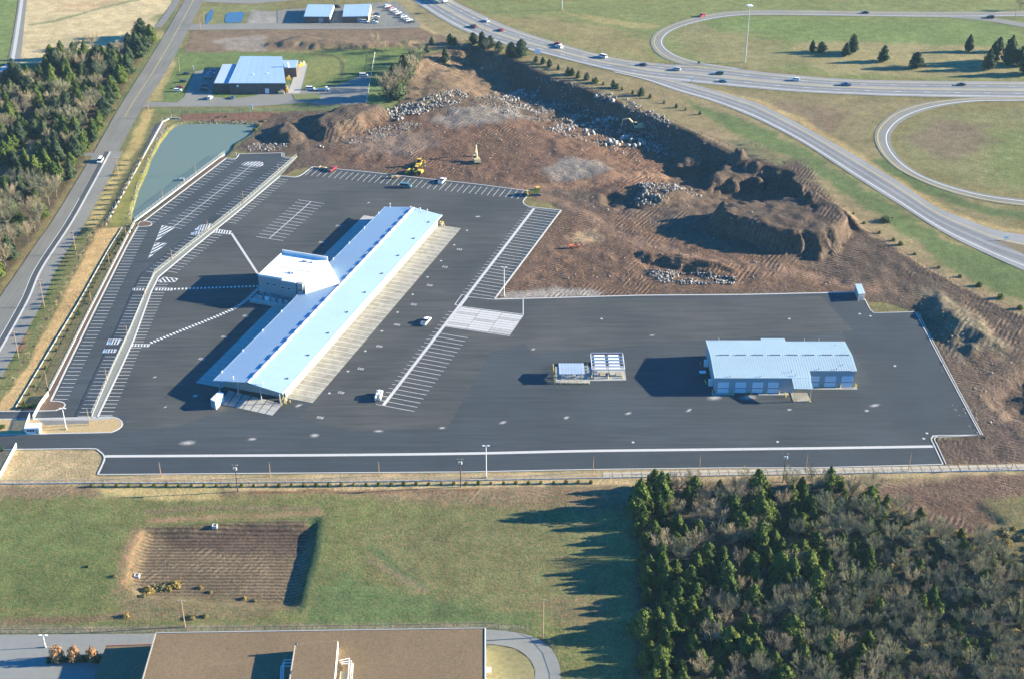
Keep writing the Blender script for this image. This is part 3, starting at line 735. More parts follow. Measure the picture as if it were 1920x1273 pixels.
# ------------------------------------------------------------------ roads
def road(name, left, right, material, n=70, z=0.05, fr=(0.0, 1.0)):
    a = resample(PL(left), n); b = resample(PL(right), n)
    mb = MB()
    A = a * (1 - fr[0]) + b * fr[0]; B = a * (1 - fr[1]) + b * fr[1]
    mb.add([(x, y, z) for x, y in A] + [(x, y, z) for x, y in B], [(i, n + i, n + i + 1, i + 1) for i in range(n - 1)])
    for i, f in enumerate(mb.f):
        p = [np.array(mb.v[k][:2]) for k in f]
        ar = sum(p[k][0] * p[(k + 1) % 4][1] - p[(k + 1) % 4][0] * p[k][1] for k in range(4))
        if ar < 0: mb.f[i] = f[::-1]
    return struct(name, mb, material), a, b
def marking(name, parent, a, b, fr, w, z, material, dash=None, seg=(0, 1)):
    l = a * (1 - fr) + b * fr
    n = len(l); l = l[int(seg[0] * (n - 1)):int(seg[1] * (n - 1)) + 1]
    if dash is None:
        mb = MB(); strip(mb, l, w, z)
        return mb.build(name, material, parent)
    d = np.r_[0, np.cumsum(np.hypot(*np.diff(l, axis=0).T))]
    s = 0
    while s + dash[0] < d[-1]:
        q = np.array([[np.interp(t, d, l[:, 0]), np.interp(t, d, l[:, 1])] for t in (s, s + dash[0] / 2, s + dash[0])])
        mb = MB(); strip(mb, q, w, z); mb.build('lane_dash', material, parent)
        s += dash[0] + dash[1]

# main highway
HWU = [(800, -40), (848, 0), (890, 22), (932, 42), (984, 62), (1042, 80), (1104, 98), (1167, 112), (1250, 121), (1325, 123.5), (1387, 131), (1471, 140), (1603, 150), (1770, 153), (1970, 154)]
HWL = [(720, -40), (773, 0), (817, 30), (869, 58), (932, 80), (994, 95), (1083, 118), (1146, 133), (1208, 146), (1304, 156), (1387, 164), (1492, 173), (1600, 178), (1700, 181.5), (1970, 186)]
hw, a, b = road('highway', HWU, HWL, M['road_concrete'], 110, 0.05)
for lo, hi in ((0.15, 0.42), (0.56, 0.86)):
    l0 = a * (1 - lo) + b * lo; l1 = a * (1 - hi) + b * hi; n = len(a)
    for k in range(2):
        q0 = l0 + (l1 - l0) * (0.10 + 0.5 * k); q1 = l0 + (l1 - l0) * (0.40 + 0.5 * k)
        mb = MB(); mb.add([(x, y, 0.055) for x, y in q1] + [(x, y, 0.055) for x, y in q0], [(i, i + 1, n + i + 1, n + i) for i in range(n - 1)])
        mb.build('wheel_track', M['road_lane'], hw)
for f, w, m, d in ((0.13, 0.4, 'paint_yellow', None), (0.90, 0.35, 'paint_white', None), (0.49, 0.35, 'paint_yellow', None), (0.54, 0.35, 'paint_yellow', None), (0.29, 0.3, 'paint_white', (4, 14)), (0.71, 0.3, 'paint_white', (4, 14))):
    marking('edge_line', hw, a, b, f, w, 0.062, M[m], d)
# exit ramp along the quarry
RU = [(1180, 138), (1240, 146), (1296, 158), (1333, 168), (1400, 188), (1429, 198), (1492, 230), (1554, 264), (1603, 292), (1687, 343), (1749, 385), (1812, 412), (1874, 433), (1970, 448)]
RL = [(1146, 135), (1208, 150), (1271, 172), (1333, 190), (1408, 219), (1471, 250), (1520, 278), (1603, 332), (1687, 385), (1770, 437), (1853, 478), (1970, 530)]
rp, a, b = road('exit_ramp', RU, RL, M['road_concrete'], 90, 0.046)
n = len(a)
for lo, hi in ((0.36, 0.52), (0.62, 0.78)):
    q0 = a * (1 - lo) + b * lo; q1 = a * (1 - hi) + b * hi
    mb = MB(); mb.add([(x, y, 0.051) for x, y in q1] + [(x, y, 0.051) for x, y in q0], [(i, i + 1, n + i + 1, n + i) for i in range(n - 1)])
    mb.build('wheel_track', M['road_lane'], rp)
marking('edge_line', rp, a, b, 0.27, 0.4, 0.058, M['paint_yellow'])
marking('edge_line', rp, a, b, 0.86, 0.4, 0.058, M['paint_white'])
struct('ramp_gore', sheet(PL([(1862, 449), (1970, 470), (1970, 503)]), 0.056), mat('gore_grass', (0.16, 0.12, 0.065), 0.95, var=0.3, scale=0.7))
# loop ramps
LU_O = [(1970, 21), (1770, 23), (1600, 21.5), (1450, 19.5), (1400, 20.5), (1350, 24), (1300, 34), (1260, 46), (1232, 60), (1222, 72), (1220, 82), (1226, 95), (1240, 107), (1265, 118), (1310, 130)]
LU_I = [(1970, 31), (1770, 33), (1600, 31), (1430, 29), (1370, 32), (1320, 40), (1280, 51), (1256, 62), (1246, 73), (1244, 82), (1250, 92), (1268, 104), (1300, 115), (1345, 123), (1400, 130)]
lu, a, b = road('loop_ramp', LU_O, LU_I, M['asphalt_worn'], 110, 0.058)
marking('edge_line', lu, a, b, 0.22, 0.4, 0.064, M['paint_yellow'])
marking('edge_line', lu, a, b, 0.80, 0.4, 0.064, M['paint_white'])
l3, a, b = road('loop_ramp', [(1770, 24), (1830, 29), (1880, 37), (1970, 52)], [(1760, 32), (1830, 38), (1880, 45), (1970, 62)], M['asphalt_worn'], 30, 0.054)
LL_O = [(1970, 182), (1880, 183.5), (1800, 185.5), (1730, 194), (1680, 210), (1655, 228), (1642, 245), (1640, 262), (1648, 282), (1665, 303), (1690, 322), (1740, 346), (1800, 366), (1870, 381), (1970, 392)]
LL_I = [(1970, 190), (1890, 191), (1830, 192), (1770, 200), (1720, 214), (1690, 230), (1675, 246), (1670, 260), (1674, 278), (1690, 300), (1720, 323), (1762, 342), (1830, 361), (1900, 372), (1970, 379)]
ll, a, b = road('loop_ramp', LL_O, LL_I, M['asphalt_worn'], 110, 0.058)
marking('edge_line', ll, a, b, 0.2, 0.45, 0.064, M['paint_yellow'])
marking('edge_line', ll, a, b, 0.72, 0.45, 0.064, M['paint_white'])
# county road on the left
CL = [(372, -40), (347, 0), (313, 58), (270, 128), (222, 205), (175, 288), (100, 412), (70, 455), (0, 558), (-70, 660)]
CR = [(408, -40), (382, 0), (346, 72), (310, 138), (264, 208), (222, 285), (150, 420), (115, 490), (75, 560), (40, 620), (0, 690), (-60, 790)]
cr, a, b = road('county_road', CL, CR, M['asphalt_old'], 100, 0.05)
marking('centre_line', cr, a, b, 0.47, 0.25, 0.060, M['paint_yellow'], None, (0, 0.5))
WL = resample(PL([(207, 285), (170, 354), (133, 420), (79, 503), (52, 564), (0, 657), (-50, 742)]), 50)
mb = MB(); strip(mb, WL, 2.6, 0.062, off=-1.6); mb.build('asphalt_seam', M['asphalt_dark'], cr)
mb = MB(); strip(mb, WL, 1.0, 0.068); mb.build('edge_line', M['concrete_white'], cr)
mb = MB(); strip(mb, WL[12:], 0.22, 0.066, off=-3.1); mb.build('edge_line', M['paint_white'], cr)
a2 = np.array(WL); mb = MB(); strip(mb, WL, 6.5, 0.056, off=3.6); mb.build('turning_lane', M['asphalt_worn'], cr)
# farm road far left
fr_, a, b = road('farm_road', [(36, -30), (35, 0), (24, 70), (14, 122)], [(52, -30), (50, 0), (44, 60), (37, 122)], M['asphalt_worn'], 30, 0.05)
mb = MB(); strip(mb, resample(PL([(42, -30), (41, 0), (31, 70), (22, 122)]), 30), 2.2, 0.058); mb.build('lane', mat('road_bright', (0.42, 0.42, 0.38), 0.9, var=0.15, scale=0.5), fr_)
mb = MB(); strip(mb, resample(PL([(22, 120), (8, 128), (-10, 138), (-50, 160)]), 20), 5.0, 0.054); struct('farm_road', mb, M['road_bright'])
mb = MB(); strip(mb, resample(PL([(345, -30), (332, 0), (313, 30), (296, 52)]), 20), 5.0, 0.05); struct('gravel_track', mb, M['path_grey'])
mb = MB(); strip(mb, resample(PL([(182, 292), (166, 290), (156, 292)]), 10), 4.5, 0.045); struct('field_entrance', mb, M['path_grey'])
# drives of the buildings to the north
for nm, pts, m in (('access_drive', [(355, 46), (520, 44), (770, 44), (790, 52), (700, 55), (520, 56), (350, 57)], 'asphalt_worn'),
                   ('access_drive', [(372, 4), (470, 8), (570, 0), (590, -20), (360, -20)], 'asphalt_worn'),
                   ('far_car_park', [(520, 20), (730, 4), (742, 2), (790, 48), (700, 52), (520, 46)], 'asphalt_old'),
                   ('access_drive', [(258, 192), (300, 192), (332, 193), (345, 183), (358, 150), (365, 135), (392, 130), (412, 128), (400, 160), (396, 182), (440, 186), (480, 180), (500, 165), (560, 158), (560, 176), (600, 176), (604, 190), (480, 201), (330, 201), (262, 202)], 'asphalt_worn'),
                   ('truck_court', [(560, 120), (578, 120), (566, 168), (604, 168), (640, 158), (655, 152), (690, 138), (694, 138), (687, 196), (600, 198), (560, 190)], 'asphalt_worn')):
    struct(nm, sheet(PL(pts), {'truck_court': 0.046, 'far_car_park': 0.043}.get(nm, 0.040)), M[m])
struct('yard_slab', sheet(PL([(558, 122), (576, 122), (562, 176), (540, 176)]), 0.062), M['concrete'])
isl = MB().prism(PL([(548, 178), (590, 176), (602, 180), (600, 187), (585, 189), (552, 188)]), 0.0, 0.16)
struct('grass_island', isl, mat('lawn', (0.13, 0.15, 0.055), 0.95, var=0.3, scale=0.8))

# ------------------------------------------------------------------ the site: yard pavement, kerbs, markings
yard = struct('yard_pavement', sheet(PL(YARD), 0.05), M['asphalt_new'])
DA = math.radians(71.35)                       # long axis of the dock
du = np.array([math.cos(DA), math.sin(DA)]); dn = np.array([math.sin(DA), -math.cos(DA)])
# older, browner asphalt around the dock
sheet(PL([(300, 525), (525, 334), (553, 336), (590, 318), (995, 362), (980, 382), (994, 392), (1020, 394), (926, 561), (1090, 558), (1000, 640), (920, 660), (840, 800), (660, 808), (560, 785),
          (630, 700), (420, 770), (330, 800), (230, 808), (240, 780), (190, 775)]), 0.055).build('dock_court', M['asphalt_yard'], yard)
sheet(PL([(990, 563), (1540, 556), (1600, 620), (1250, 642), (1000, 664), (980, 640)]), 0.0585).build('paving_lane', M['asphalt_yard'], yard)
sheet(PL([(200, 860), (880, 853), (1360, 845), (1752, 839), (1764, 868), (1360, 875), (880, 882), (188, 887)]), 0.0565).build('paving_lane', M['asphalt_lane'], yard)
sheet(PL([(1540, 555), (1602, 552), (1630, 590), (1720, 600), (1800, 770), (1740, 812), (1680, 800)]), 0.0575).build('paving_lane', M['asphalt_lane'], yard)
mb = MB(); strip(mb, resample(PL([(197, 855), (380, 854), (640, 852.5), (880, 849.8), (1100, 845), (1360, 842), (1560, 839.5), (1752, 836.6)]), 40), 1.55, 0.061); mb.build('valley_gutter', M['concrete_white'], yard)
def kerb(pts, w=0.5, h=0.17, smooth=False, n=None, material='kerb', name='kerb', parent=None):
    l = PL(pts)
    if smooth: l = resample(l, n or 24)
    mb = MB(); strip(mb, l, w, 0.0, h)
    return mb.build(name, M[material], parent or yard)
kerb([(-60, 843), (60, 842), (171, 841), (183, 844), (192, 850), (196, 858), (193, 868), (183, 889.5)], 0.6, smooth=True, n=50)
kerb([(183, 889.5), (380, 888), (880, 884.5), (1100, 880), (1360, 877), (1520, 877), (1768, 870.5)], 0.5)
for off in (0, 6):
    kerb([(1768 + off, 870.5), (1752 + off, 836), (1746 + off, 823), (1750 + off, 818), (1758, 816.5 + off * 0.5), (1839 + off * .3, 815.7)], 0.35 if off else 0.5, smooth=True, n=40)
kerb([(1839, 815.7), (1716, 585.3)], 0.45); kerb([(1843, 816), (1720, 585)], 0.3)
kerb([(1716, 585.3), (1644, 587), (1636, 584.5), (1631, 580), (1621, 561)], 0.45, smooth=True, n=30)
kerb([(1603, 548.5), (1400, 553), (1200, 554.5), (1040, 559), (926.7, 561.9)], 0.8)
kerb([(926.7, 561.9), (1051.7, 395)], 0.7)
kerb([(1051.7, 395), (997.5, 389), (985, 385), (981, 380), (984, 374), (998, 360)], 0.6, smooth=True, n=40)
kerb([(998, 360), (900, 347), (681, 322.5), (586.5, 313.5)], 0.55)
kerb([(586.5, 313.5), (576, 321), (565, 329), (553, 333), (540, 332), (525, 331)], 0.6, smooth=True, n=30)
kerb([(425, 297), (269, 415.6)], 0.75)
kerb([(425, 297), (440, 298.5), (446, 294), (448, 289.6)], 0.5, smooth=True, n=16); kerb([(448, 289.6), (529, 287.5)], 0.5); kerb([(529, 287.5), (528, 294), (534, 296), (552, 297)], 0.5)
kerb([(258, 426), (237, 463.5), (219, 499), (173, 591), (127, 685), (95, 752)], 0.75)
kerb([(95, 752), (110, 752.5), (119, 755), (122, 759), (117, 765), (105, 768.5), (90, 770), (-60, 772)], 0.55, smooth=True, n=40)
# little island at the bend of the car park
isl = MB().prism([tuple(q) for q in resample(PL([(258, 421), (262, 416.5), (272, 416), (281, 418), (284, 421), (280, 424), (262, 425.5), (258, 424)]), 24)], 0, 0.14); isl.build('bend_island', M['mulch'], yard)
kerb([(258, 422), (264, 416.5), (276, 416.2), (284, 419), (284, 422), (279, 424.5), (262, 426), (258, 423)], 0.4, 0.19, smooth=True, n=30)
# entrance island
ISL = [(-60, 787), (60, 785), (170, 782.5), (205, 781.5), (219, 784), (228, 790), (229, 796), (225, 802), (214, 808), (199, 811), (100, 813), (-60, 817)]
isl = MB().prism([tuple(q) for q in resample(PL(ISL), 60)], 0, 0.15); ei = isl.build('entrance_island', M['straw']); ei['kind'] = 'structure'
kerb(ISL, 0.6, 0.2, smooth=True, n=70, parent=ei)
sheet(PL([(70, 786), (170, 784.5), (168, 794), (85, 797)]), 0.155).build('gravel_bed', M['path_grey'], ei)
sheet(PL([(60, 784.5), (172, 782), (208, 781.5), (208, 786), (170, 788), (62, 788)]), 0.158).build('island_walk', M['concrete'], ei)
# end island with hedge by the gate
isl = MB().prism(PL([(34, 761), (72, 760), (96, 751), (112, 753), (119, 758), (112, 765), (92, 768.5), (34, 769)]), 0, 0.14); o = isl.build('gate_island', M['mulch']); o['kind'] = 'structure'
# median between the car park and the dock court
ML = [(557, 294.5), (456, 382), (354, 462), (289, 514), (273, 546), (240.5, 624), (212, 685), (171, 783)]
MR = [(525, 331), (455, 390), (364.6, 463.5), (297, 520), (283, 548), (252, 634), (229, 685), (182, 783)]
med = MB().prism(PL(ML) + PL(MR)[::-1], 0, 0.12)
med = med.build('median', mat('median_gravel', (0.20, 0.205, 0.175), 0.95, var=0.2, scale=1.0)); med['kind'] = 'structure'
kerb(MR, 0.7, 0.2, parent=med, material='concrete_white'); kerb(ML, 0.4, 0.2, parent=med)
# strip of mulch and walls beside the car park
mul = sheet(PL([(252, 424), (258, 427), (236, 463.5), (217, 499), (171, 591), (125, 685), (94, 752), (84, 752), (118, 685), (165, 591), (212, 499), (232, 461)]), 0.07); struct('planting_strip', mul, M['mulch'])
struct('planting_strip', sheet(PL([(418, 294), (424, 298), (268, 416), (262, 417)]), 0.07), M['mulch'])

# pale mowing strip under the boundary fence, slab gaps standing in for post shadows
mow = bpy.data.objects.new('mowing_strip', None); COL.objects.link(mow); mow['kind'] = 'structure'
ms = resample(PL([(1130, 890.5), (1360, 885.5), (1560, 882.5), (1767, 878), (1960, 874)]), 47, False)
for k in range(len(ms) - 1):
    d_ = ms[k + 1] - ms[k]; mb = MB(); strip(mb, np.array([ms[k] + d_ * .04, ms[k] + d_ * .95]), 3.4, 0.0, 0.06); mb.build('concrete_slab', M['mow_concrete'], mow)

# ------------------------------------------------------------------ painted stalls
def V2(a): return np.array(a[:2], float)
def stall_row(A, B, n, d, length, w=0.2, back=0.0, z=0.064, skip=(), parent=yard, name='stall_line', m='paint_white'):
    """n lines spread evenly from A to B (picture points), each running along direction d"""
    a, b = V2(P(*A)), V2(P(*B)); d = np.array(d, float); d /= np.linalg.norm(d)
    for i in range(n):
        if i in skip: continue
        p = a + (b - a) * i / (n - 1)
        mb = MB(); strip(mb, np.array([p - d * back, p + d * length]), w, z); mb.build(name, M[m], parent)
D0 = (1.0, -0.01); DX = tuple(dn)
court = bpy.data.objects.new('dock_court_markings', None); COL.objects.link(court); court['kind'] = 'structure'
lot = bpy.data.objects.new('car_park_markings', None); COL.objects.link(lot); lot['kind'] = 'structure'
stall_row((427, 299), (274, 415), 25, DX, 5.2, parent=lot)
stall_row((256, 433), (102, 748), 52, D0, 5.3, parent=lot)
stall_row((469, 313), (325, 427), 25, DX, 4.7, back=4.7, parent=lot)
mb = MB(); strip(mb, np.array(PL([(471, 311.5), (323, 428)])), 0.22, 0.066); mb.build('centre_line', M['paint_white'], lot)
stall_row((549, 299), (292, 512), 46, tuple(-dn), 5.2, parent=lot, skip=(25, 26, 27, 28))
stall_row((285, 522), (172, 780), 42, (-1, 0.01), 5.3, parent=lot, skip=(4, 5, 21, 22, 23, 24))
stall_row((522, 336), (300, 519), 41, DX, 5.6, parent=court, skip=(20, 21, 39, 40))
stall_row((292, 534), (184, 778), 41, D0, 5.6, parent=court, skip=(2, 20))
# hatched triangles and end caps
def hatch(poly, spacing, ang, w=0.55, z=0.0655, parent=lot, m='paint_white'):
    pts = np.array(PL(poly)); c, q = math.cos(ang), math.sin(ang)
    R = np.array([[c, q], [-q, c]]); r = pts @ R.T
    mb = MB(); strip(mb, np.vstack([pts, pts[:1]]), 0.22, z); mb.build('hatch_outline', M[m], parent)
    y = r[:, 1].min() + spacing / 2
    while y < r[:, 1].max():
        xs = []
        for i in range(len(r)):
            a, b = r[i], r[(i + 1) % len(r)]
            if (a[1] > y) != (b[1] > y): xs.append(a[0] + (b[0] - a[0]) * (y - a[1]) / (b[1] - a[1]))
        xs.sort()
        for k in range(0, len(xs) - 1, 2):
            if xs[k + 1] - xs[k] > 0.3:
                e = np.array([[xs[k], y], [xs[k + 1], y]]) @ R
                mb = MB(); strip(mb, e, w, z + 0.002); mb.build('hatch_stripe', M[m], parent)
        y += spacing
hatch([(304, 424), (327, 427), (292, 453)], 2.0, math.radians(58), w=0.8)
hatch([(291, 456), (312, 457), (278, 485)], 2.0, math.radians(58), w=0.8)
hatch([(453, 309), (460, 305), (485, 304), (493, 306), (493, 311), (486, 313)], 1.7, math.radians(62), w=0.7)
hatch([(296, 528), (307, 520), (334, 523), (328, 529), (300, 530)], 1.7, math.radians(122), parent=court)
for poly, pa in (([(249, 541), (270, 541), (270, 545), (249, 545)], lot), ([(291, 541), (323, 541), (323, 545), (291, 545)], court), ([(244, 645), (281, 645.5), (279, 650), (243, 649.5)], court), ([(404, 431), (434, 434), (431, 440), (400, 437)], court)):
    hatch(poly, 1.3, math.radians(90), w=0.5, parent=pa)
for poly in ([(204, 636), (227, 636), (221, 646), (200, 646)], [(196, 655), (219, 655), (216, 661), (193, 661)], [(376, 423), (396, 420), (390, 430), (366, 432)], [(365, 435), (382, 431), (372, 440), (358, 440)]):
    hatch(poly, 1.2, math.radians(90), w=0.5)
    p = V2(P(*poly[3])); mb = MB(); mb.box(p[0] + 0.6, p[1] + 1.0, 0.07, 1.6, 1.8, 0.003); mb.build('access_symbol', M['paint_blue'], lot)
# van stalls in the middle of the court, long row by the quarry, trailer rows
stall_row((583, 379), (505, 448), 14, DX, 7.4, back=7.2, parent=court)
mb = MB(); strip(mb, np.array(PL([(583, 379), (505, 448)])), 0.3, 0.0668); mb.build('centre_line', M['paint_white'], court)
stall_row((588, 316), (993, 360.5), 38, tuple(-du), 10.0, w=0.2, parent=court)
SA, SB = (1001.5, 391.5), (718.5, 760)
mb = MB(); strip(mb, np.array(PL([SA, SB])), 1.35, 0.066); mb.build('dolly_pad', M['concrete_white'], court)
a, b = V2(P(*SA)), V2(P(*SB)); L_ = np.linalg.norm(b - a); nst = int(L_ / 3.12)
ka, kb = V2(P(926.7, 561.9)), V2(P(1051.7, 395))
def cross(p, d, a, b):
    m = np.array([[d[0], -(b - a)[0]], [d[1], -(b - a)[1]]]); return np.linalg.solve(m, a - p)[0]
for i in range(nst + 1):
    p = a + (b - a) * i / nst
    f = i / nst
    if 0.50 < f < 0.575: continue
    if f <= 0.50: right = cross(p, dn, ka, kb) - 0.5
    else: right = 13.2
    if 0.5 < f < 0.685: right = 0
    mb = MB(); strip(mb, np.array([p - dn * 3.0, p - dn * 0.7]), 0.18, 0.064); mb.build('stall_tick', M['paint_white'], court)
    if right > 1:
        mb = MB(); strip(mb, np.array([p + dn * 0.7, p + dn * right]), 0.2, 0.064); mb.build('stall_line', M['paint_white'], court)
for q in ([(926.7, 562), (878, 557), (864, 575), (981, 590)], [(981, 561), (981, 591)], [(866, 553), (853, 571.5), (862, 574)], [(866, 553), (873, 554.5)], [(834, 612), (956, 630)]):
    mb = MB(); strip(mb, np.array(PL(q)), 0.28, 0.0645); mb.build('border_line', M['paint_white'], court)
# concrete staging pad, slab by slab
pc = [V2(P(*q)) for q in ((863, 576), (981.7, 592), (956.7, 628.5), (833.8, 611))]
pad = bpy.data.objects.new('staging_pad', None); COL.objects.link(pad); pad['kind'] = 'structure'
NR, NC = 9, 3
for i in range(NR):
    for j in range(NC):
        def q(r, c_): return (pc[0] * (1 - r) + pc[3] * r) * (1 - c_) + (pc[1] * (1 - r) + pc[2] * r) * c_
        g = 0.006
        MB().prism([tuple(q(i / NR + g, j / NC + g / 2)), tuple(q(i / NR + g, (j + 1) / NC - g / 2)), tuple(q((i + 1) / NR - g, (j + 1) / NC - g / 2)), tuple(q((i + 1) / NR - g, j / NC + g / 2))], 0.04, 0.075 + random.uniform(0, 0.004)).build('concrete_slab', M['concrete_white' if random.random() < .6 else 'concrete'], pad)
# painted walkways
def dashes(pts, n, w, l, parent, name='crosswalk_bar', smooth=True):
    line = resample(PL(pts), 200, smooth); d = np.r_[0, np.cumsum(np.hypot(*np.diff(line, axis=0).T))]
    for s in np.linspace(0.3, d[-1] - 0.3, n):
        p = np.array([np.interp(s, d, line[:, 0]), np.interp(s, d, line[:, 1])]); p2 = np.array([np.interp(s + .2, d, line[:, 0]), np.interp(s + .2, d, line[:, 1])])
        ang = math.atan2(*(p2 - p)[::-1])
        mb = MB(); mb.box(p[0], p[1], 0.0645, l, w, 0.003, ang); mb.build(name, M['paint_white'], parent)
dashes([(327, 542.5), (400, 540), (484, 537)], 23, 1.5, 0.75, court)
dashes([(283, 643), (340, 620), (400, 596), (440, 578), (462, 563), (478, 548), (490, 537)], 42, 1.8, 0.7, court)
mb = MB(); strip(mb, np.array(PL([(434, 438), (484, 515)])), 1.1, 0.0655); mb.build('walkway_stripe', M['concrete_white'], court)
# dust and drains
def stain(u, v, rx, ry, rz=0.0, big=False):
    p = P(u, v)
    me = stain.me
    o = link('dust_patch', me, court, (p[0], p[1], 0.0685), rz); o.scale = (rx * random.uniform(.55, .85), ry * random.uniform(.35, .6), 1)
mb = MB(); mb.disc(0, 0, 0, 1.0, 16); stain.me = mb.mesh('dust_patch', M['dust_stain'])
for u, v, r in ((1223, 629, 3), (1000, 655, 2.5), (1062, 783, 3.2), (1178, 775, 3.2), (1292, 769, 3), (1625, 770, 3), (943, 792, 3), (829, 802, 3), (710, 808, 4), (590, 816, 4.5), (473, 823, 4),
                (310, 763, 2.2), (290, 707, 2), (691, 381, 3), (896, 407, 3), (352, 830, 7), (1403, 745, 7), (1480, 768, 3), (1340, 745, 6), (445, 752, 3), (366, 742, 4), (560, 760, 3), (1640, 760, 5), (435, 583, 2)):
    stain(u, v, r, r * 0.85, random.random())
for ci, (u, v) in enumerate(((774, 552.5), (745.6, 586), (716, 621), (685, 658), (652.5, 696), (875.6, 432.7), (851.7, 460), (827, 489.6), (801.7, 520), (617.7, 737), (1128, 598), (1480, 598), (1187, 829), (1458, 828), (1738, 812), (1732, 822), (1678, 686), (1612, 589), (1632, 593))):
    p = P(u, v); mb = MB(); mb.tube((p[0], p[1], 0.05), (p[0], p[1], 0.09), 0.55, n=10)
    tag(mb.build('cleanout_cover', M['concrete_white']), ('small round pale cover in the asphalt beside the dock, %s of ten counted downwards' % nth([5, 6, 7, 8, 9, 1, 2, 3, 4, 10][ci])) if ci < 10 else ('small round pale cover in the open yard, %s of nine from the left' % nth([1, 4, 2, 3, 9, 8, 7, 5, 6][ci - 10])), 'cover', 'round covers in the yard')
# stencilled door numbers beside the dock: strokes of paint too worn to read
NA, NB = V2(P(842, 466)), V2(P(617, 760))
for base, side, n in ((NA + dn * 4.2, 1, 9), (V2(P(640, 415)), -1, 8)):
    for i in range(n):
        p = base - du * (i * 19.2 + (0 if side == 1 else 6))
        for k in range(3):
            mb = MB(); q = p + dn * (k * 0.95 * 1.0)
            for s_ in range(2):
                mb.box(q[0] + du[0] * (s_ * .9), q[1] + du[1] * (s_ * .9), 0.0645, 0.55, 0.35, 0.002, DA - math.pi / 2)
            mb.box(q[0], q[1], 0.0645, 0.2, 1.0, 0.002, DA - math.pi / 2)
            mb.build('door_stencil', M['paint_white'], court)

# ------------------------------------------------------------------ buildings
def height_to(u, v, vtop):
    """height of a vertical thing with its foot at picture point (u, v) and its top at row vtop"""
    x, y, _ = P(u, v); k = (636.5 - vtop) / FPX
    return y * (k * _c - _s) / (_c + k * _s) + CAM_H
# ---- freight dock
DZ = 5.5; RZ = 7.5
O0 = np.array([-118.0, 477.8])
DL, DW = 172.7, 29.8
dock = empty('freight_dock', (*O0, 0), DA - math.pi / 2, 'very long freight dock with pale blue gabled metal roof and row of ridge vents', 'dock')
# local frame: x across (to the right), y along the building
def dbx(name, mats, x0, x1, y0, y1, z0, z1, parent=dock):
    mb = MB(); mb.box((x0 + x1) / 2, (y0 + y1) / 2, z0, x1 - x0, y1 - y0, z1 - z0); return mb.build(name, mats, parent)
mb = MB(); mb.prism([(1.2, 5), (28.6, 5), (28.6, DL - 2), (1.2, DL - 2)], 0, 5.2); mb.build('wall', M['wall_dock'], dock)
for x0, x1, z0, z1 in ((0, DW / 2, DZ, RZ), (DW, DW / 2, DZ, RZ)):
    mb = MB()
    nb = 24
    for k in range(nb):
        y0, y1 = DL * k / nb, DL * (k + 1) / nb - 0.02
        vs = [(x0, y0, z0), (x1, y0, z1), (x1, y1, z1), (x0, y1, z0)]
        f = (0, 1, 2, 3) if x1 > x0 else (3, 2, 1, 0)
        mbp = MB(); lo = [(a, b, c - 0.12) for a, b, c in vs]
        mbp.add(vs + lo, [f, tuple(4 + i for i in f[::-1]), (0, 4, 5, 1), (1, 5, 6, 2), (2, 6, 7, 3), (3, 7, 4, 0)])
        mbp.build('roof_panel', M['roof_metal'], dock)
dbx('gutter', M['roof_white'], DW, DW + 0.35, 0, DL, DZ - 0.45, DZ + 0.05); dbx('gutter', M['roof_metal'], -0.3, 0, 0, DL, DZ - 0.45, DZ + 0.02)
mb = MB(); mb.add([(1.2, 5.0, 5.0), (28.6, 5.0, 5.0), (DW / 2, 5.0, RZ - 0.2)], [(0, 1, 2)]); mb.build('gable', M['wall_metal'], dock)
# ridge vents, their base plate
for k in range(23):
    y = 4.0 + k * 7.35
    if 76 < y < 84: continue
    mb = MB(); mb.box(DW / 2 + 0.45, y + 2.4, RZ - 0.25, 0.95, 4.4, 0.72, tx=0.7); mb.build('ridge_vent', M['roof_white'], dock)
dbx('ridge_cap', M['roof_white'], DW / 2 - 0.15, DW / 2 + 0.75, 0.2, DL - 0.2, RZ - 0.08, RZ + 0.12)
# dock doors along both flanks and across the end
for k in range(40):
    y = 9 + k * 4.05
    dbx('dock_door', M['door_white'], 28.6, 28.68, y, y + 2.7, 1.2, 4.0)
    dbx('bumper', M['rubber'], 28.6, 28.85, y + 0.2, y + 2.5, 0.9, 1.15)
    if not 74 < y < 106: dbx('dock_door', M['door_white'], 1.12, 1.2, y, y + 2.7, 1.2, 4.0)
for k in range(6):
    x = 4.0 + k * 4.0
    dbx('end_window', M['dark_window'], x, x + 2.6, 4.93, 5.0, 3.4, 4.6)
for x in (1.6, 10, 20, 28.2): dbx('column', M['wall_metal'], x - 0.15, x + 0.15, 0.7, 1.0, 0, DZ - 0.1 + 2.0 * (1 - abs(x - DW / 2) / (DW / 2)))
for k in range(10):
    y = 6 + k * 17.5; mb = MB(); mb.tube((0.4, y, DZ), (0.4, y, DZ + 0.9), 0.12, n=6); mb.box(0.4, y, DZ + 0.8, 0.35, 0.35, 0.35); mb.build('vent_pipe', M['lamp_white'], dock)
for k in range(9):
    mb = MB(); mb.box(27.3, 10 + k * 19, 5.95, 0.9, 0.5, 0.35); mb.build('roof_drain', M['steel_dark'], dock)
for x, y in ((3, DL - 1), (14, DL - 1), (19, DL - 1), (23, DL - 1.5), (8, 1.5), (21, 1.5)):
    mb = MB(); mb.tube((x, y, 5.8), (x, y, 8.0), 0.1); mb.box(x, y, 7.8, 0.4, 0.4, 0.4); mb.build('vent_pipe', M['lamp_white'], dock)
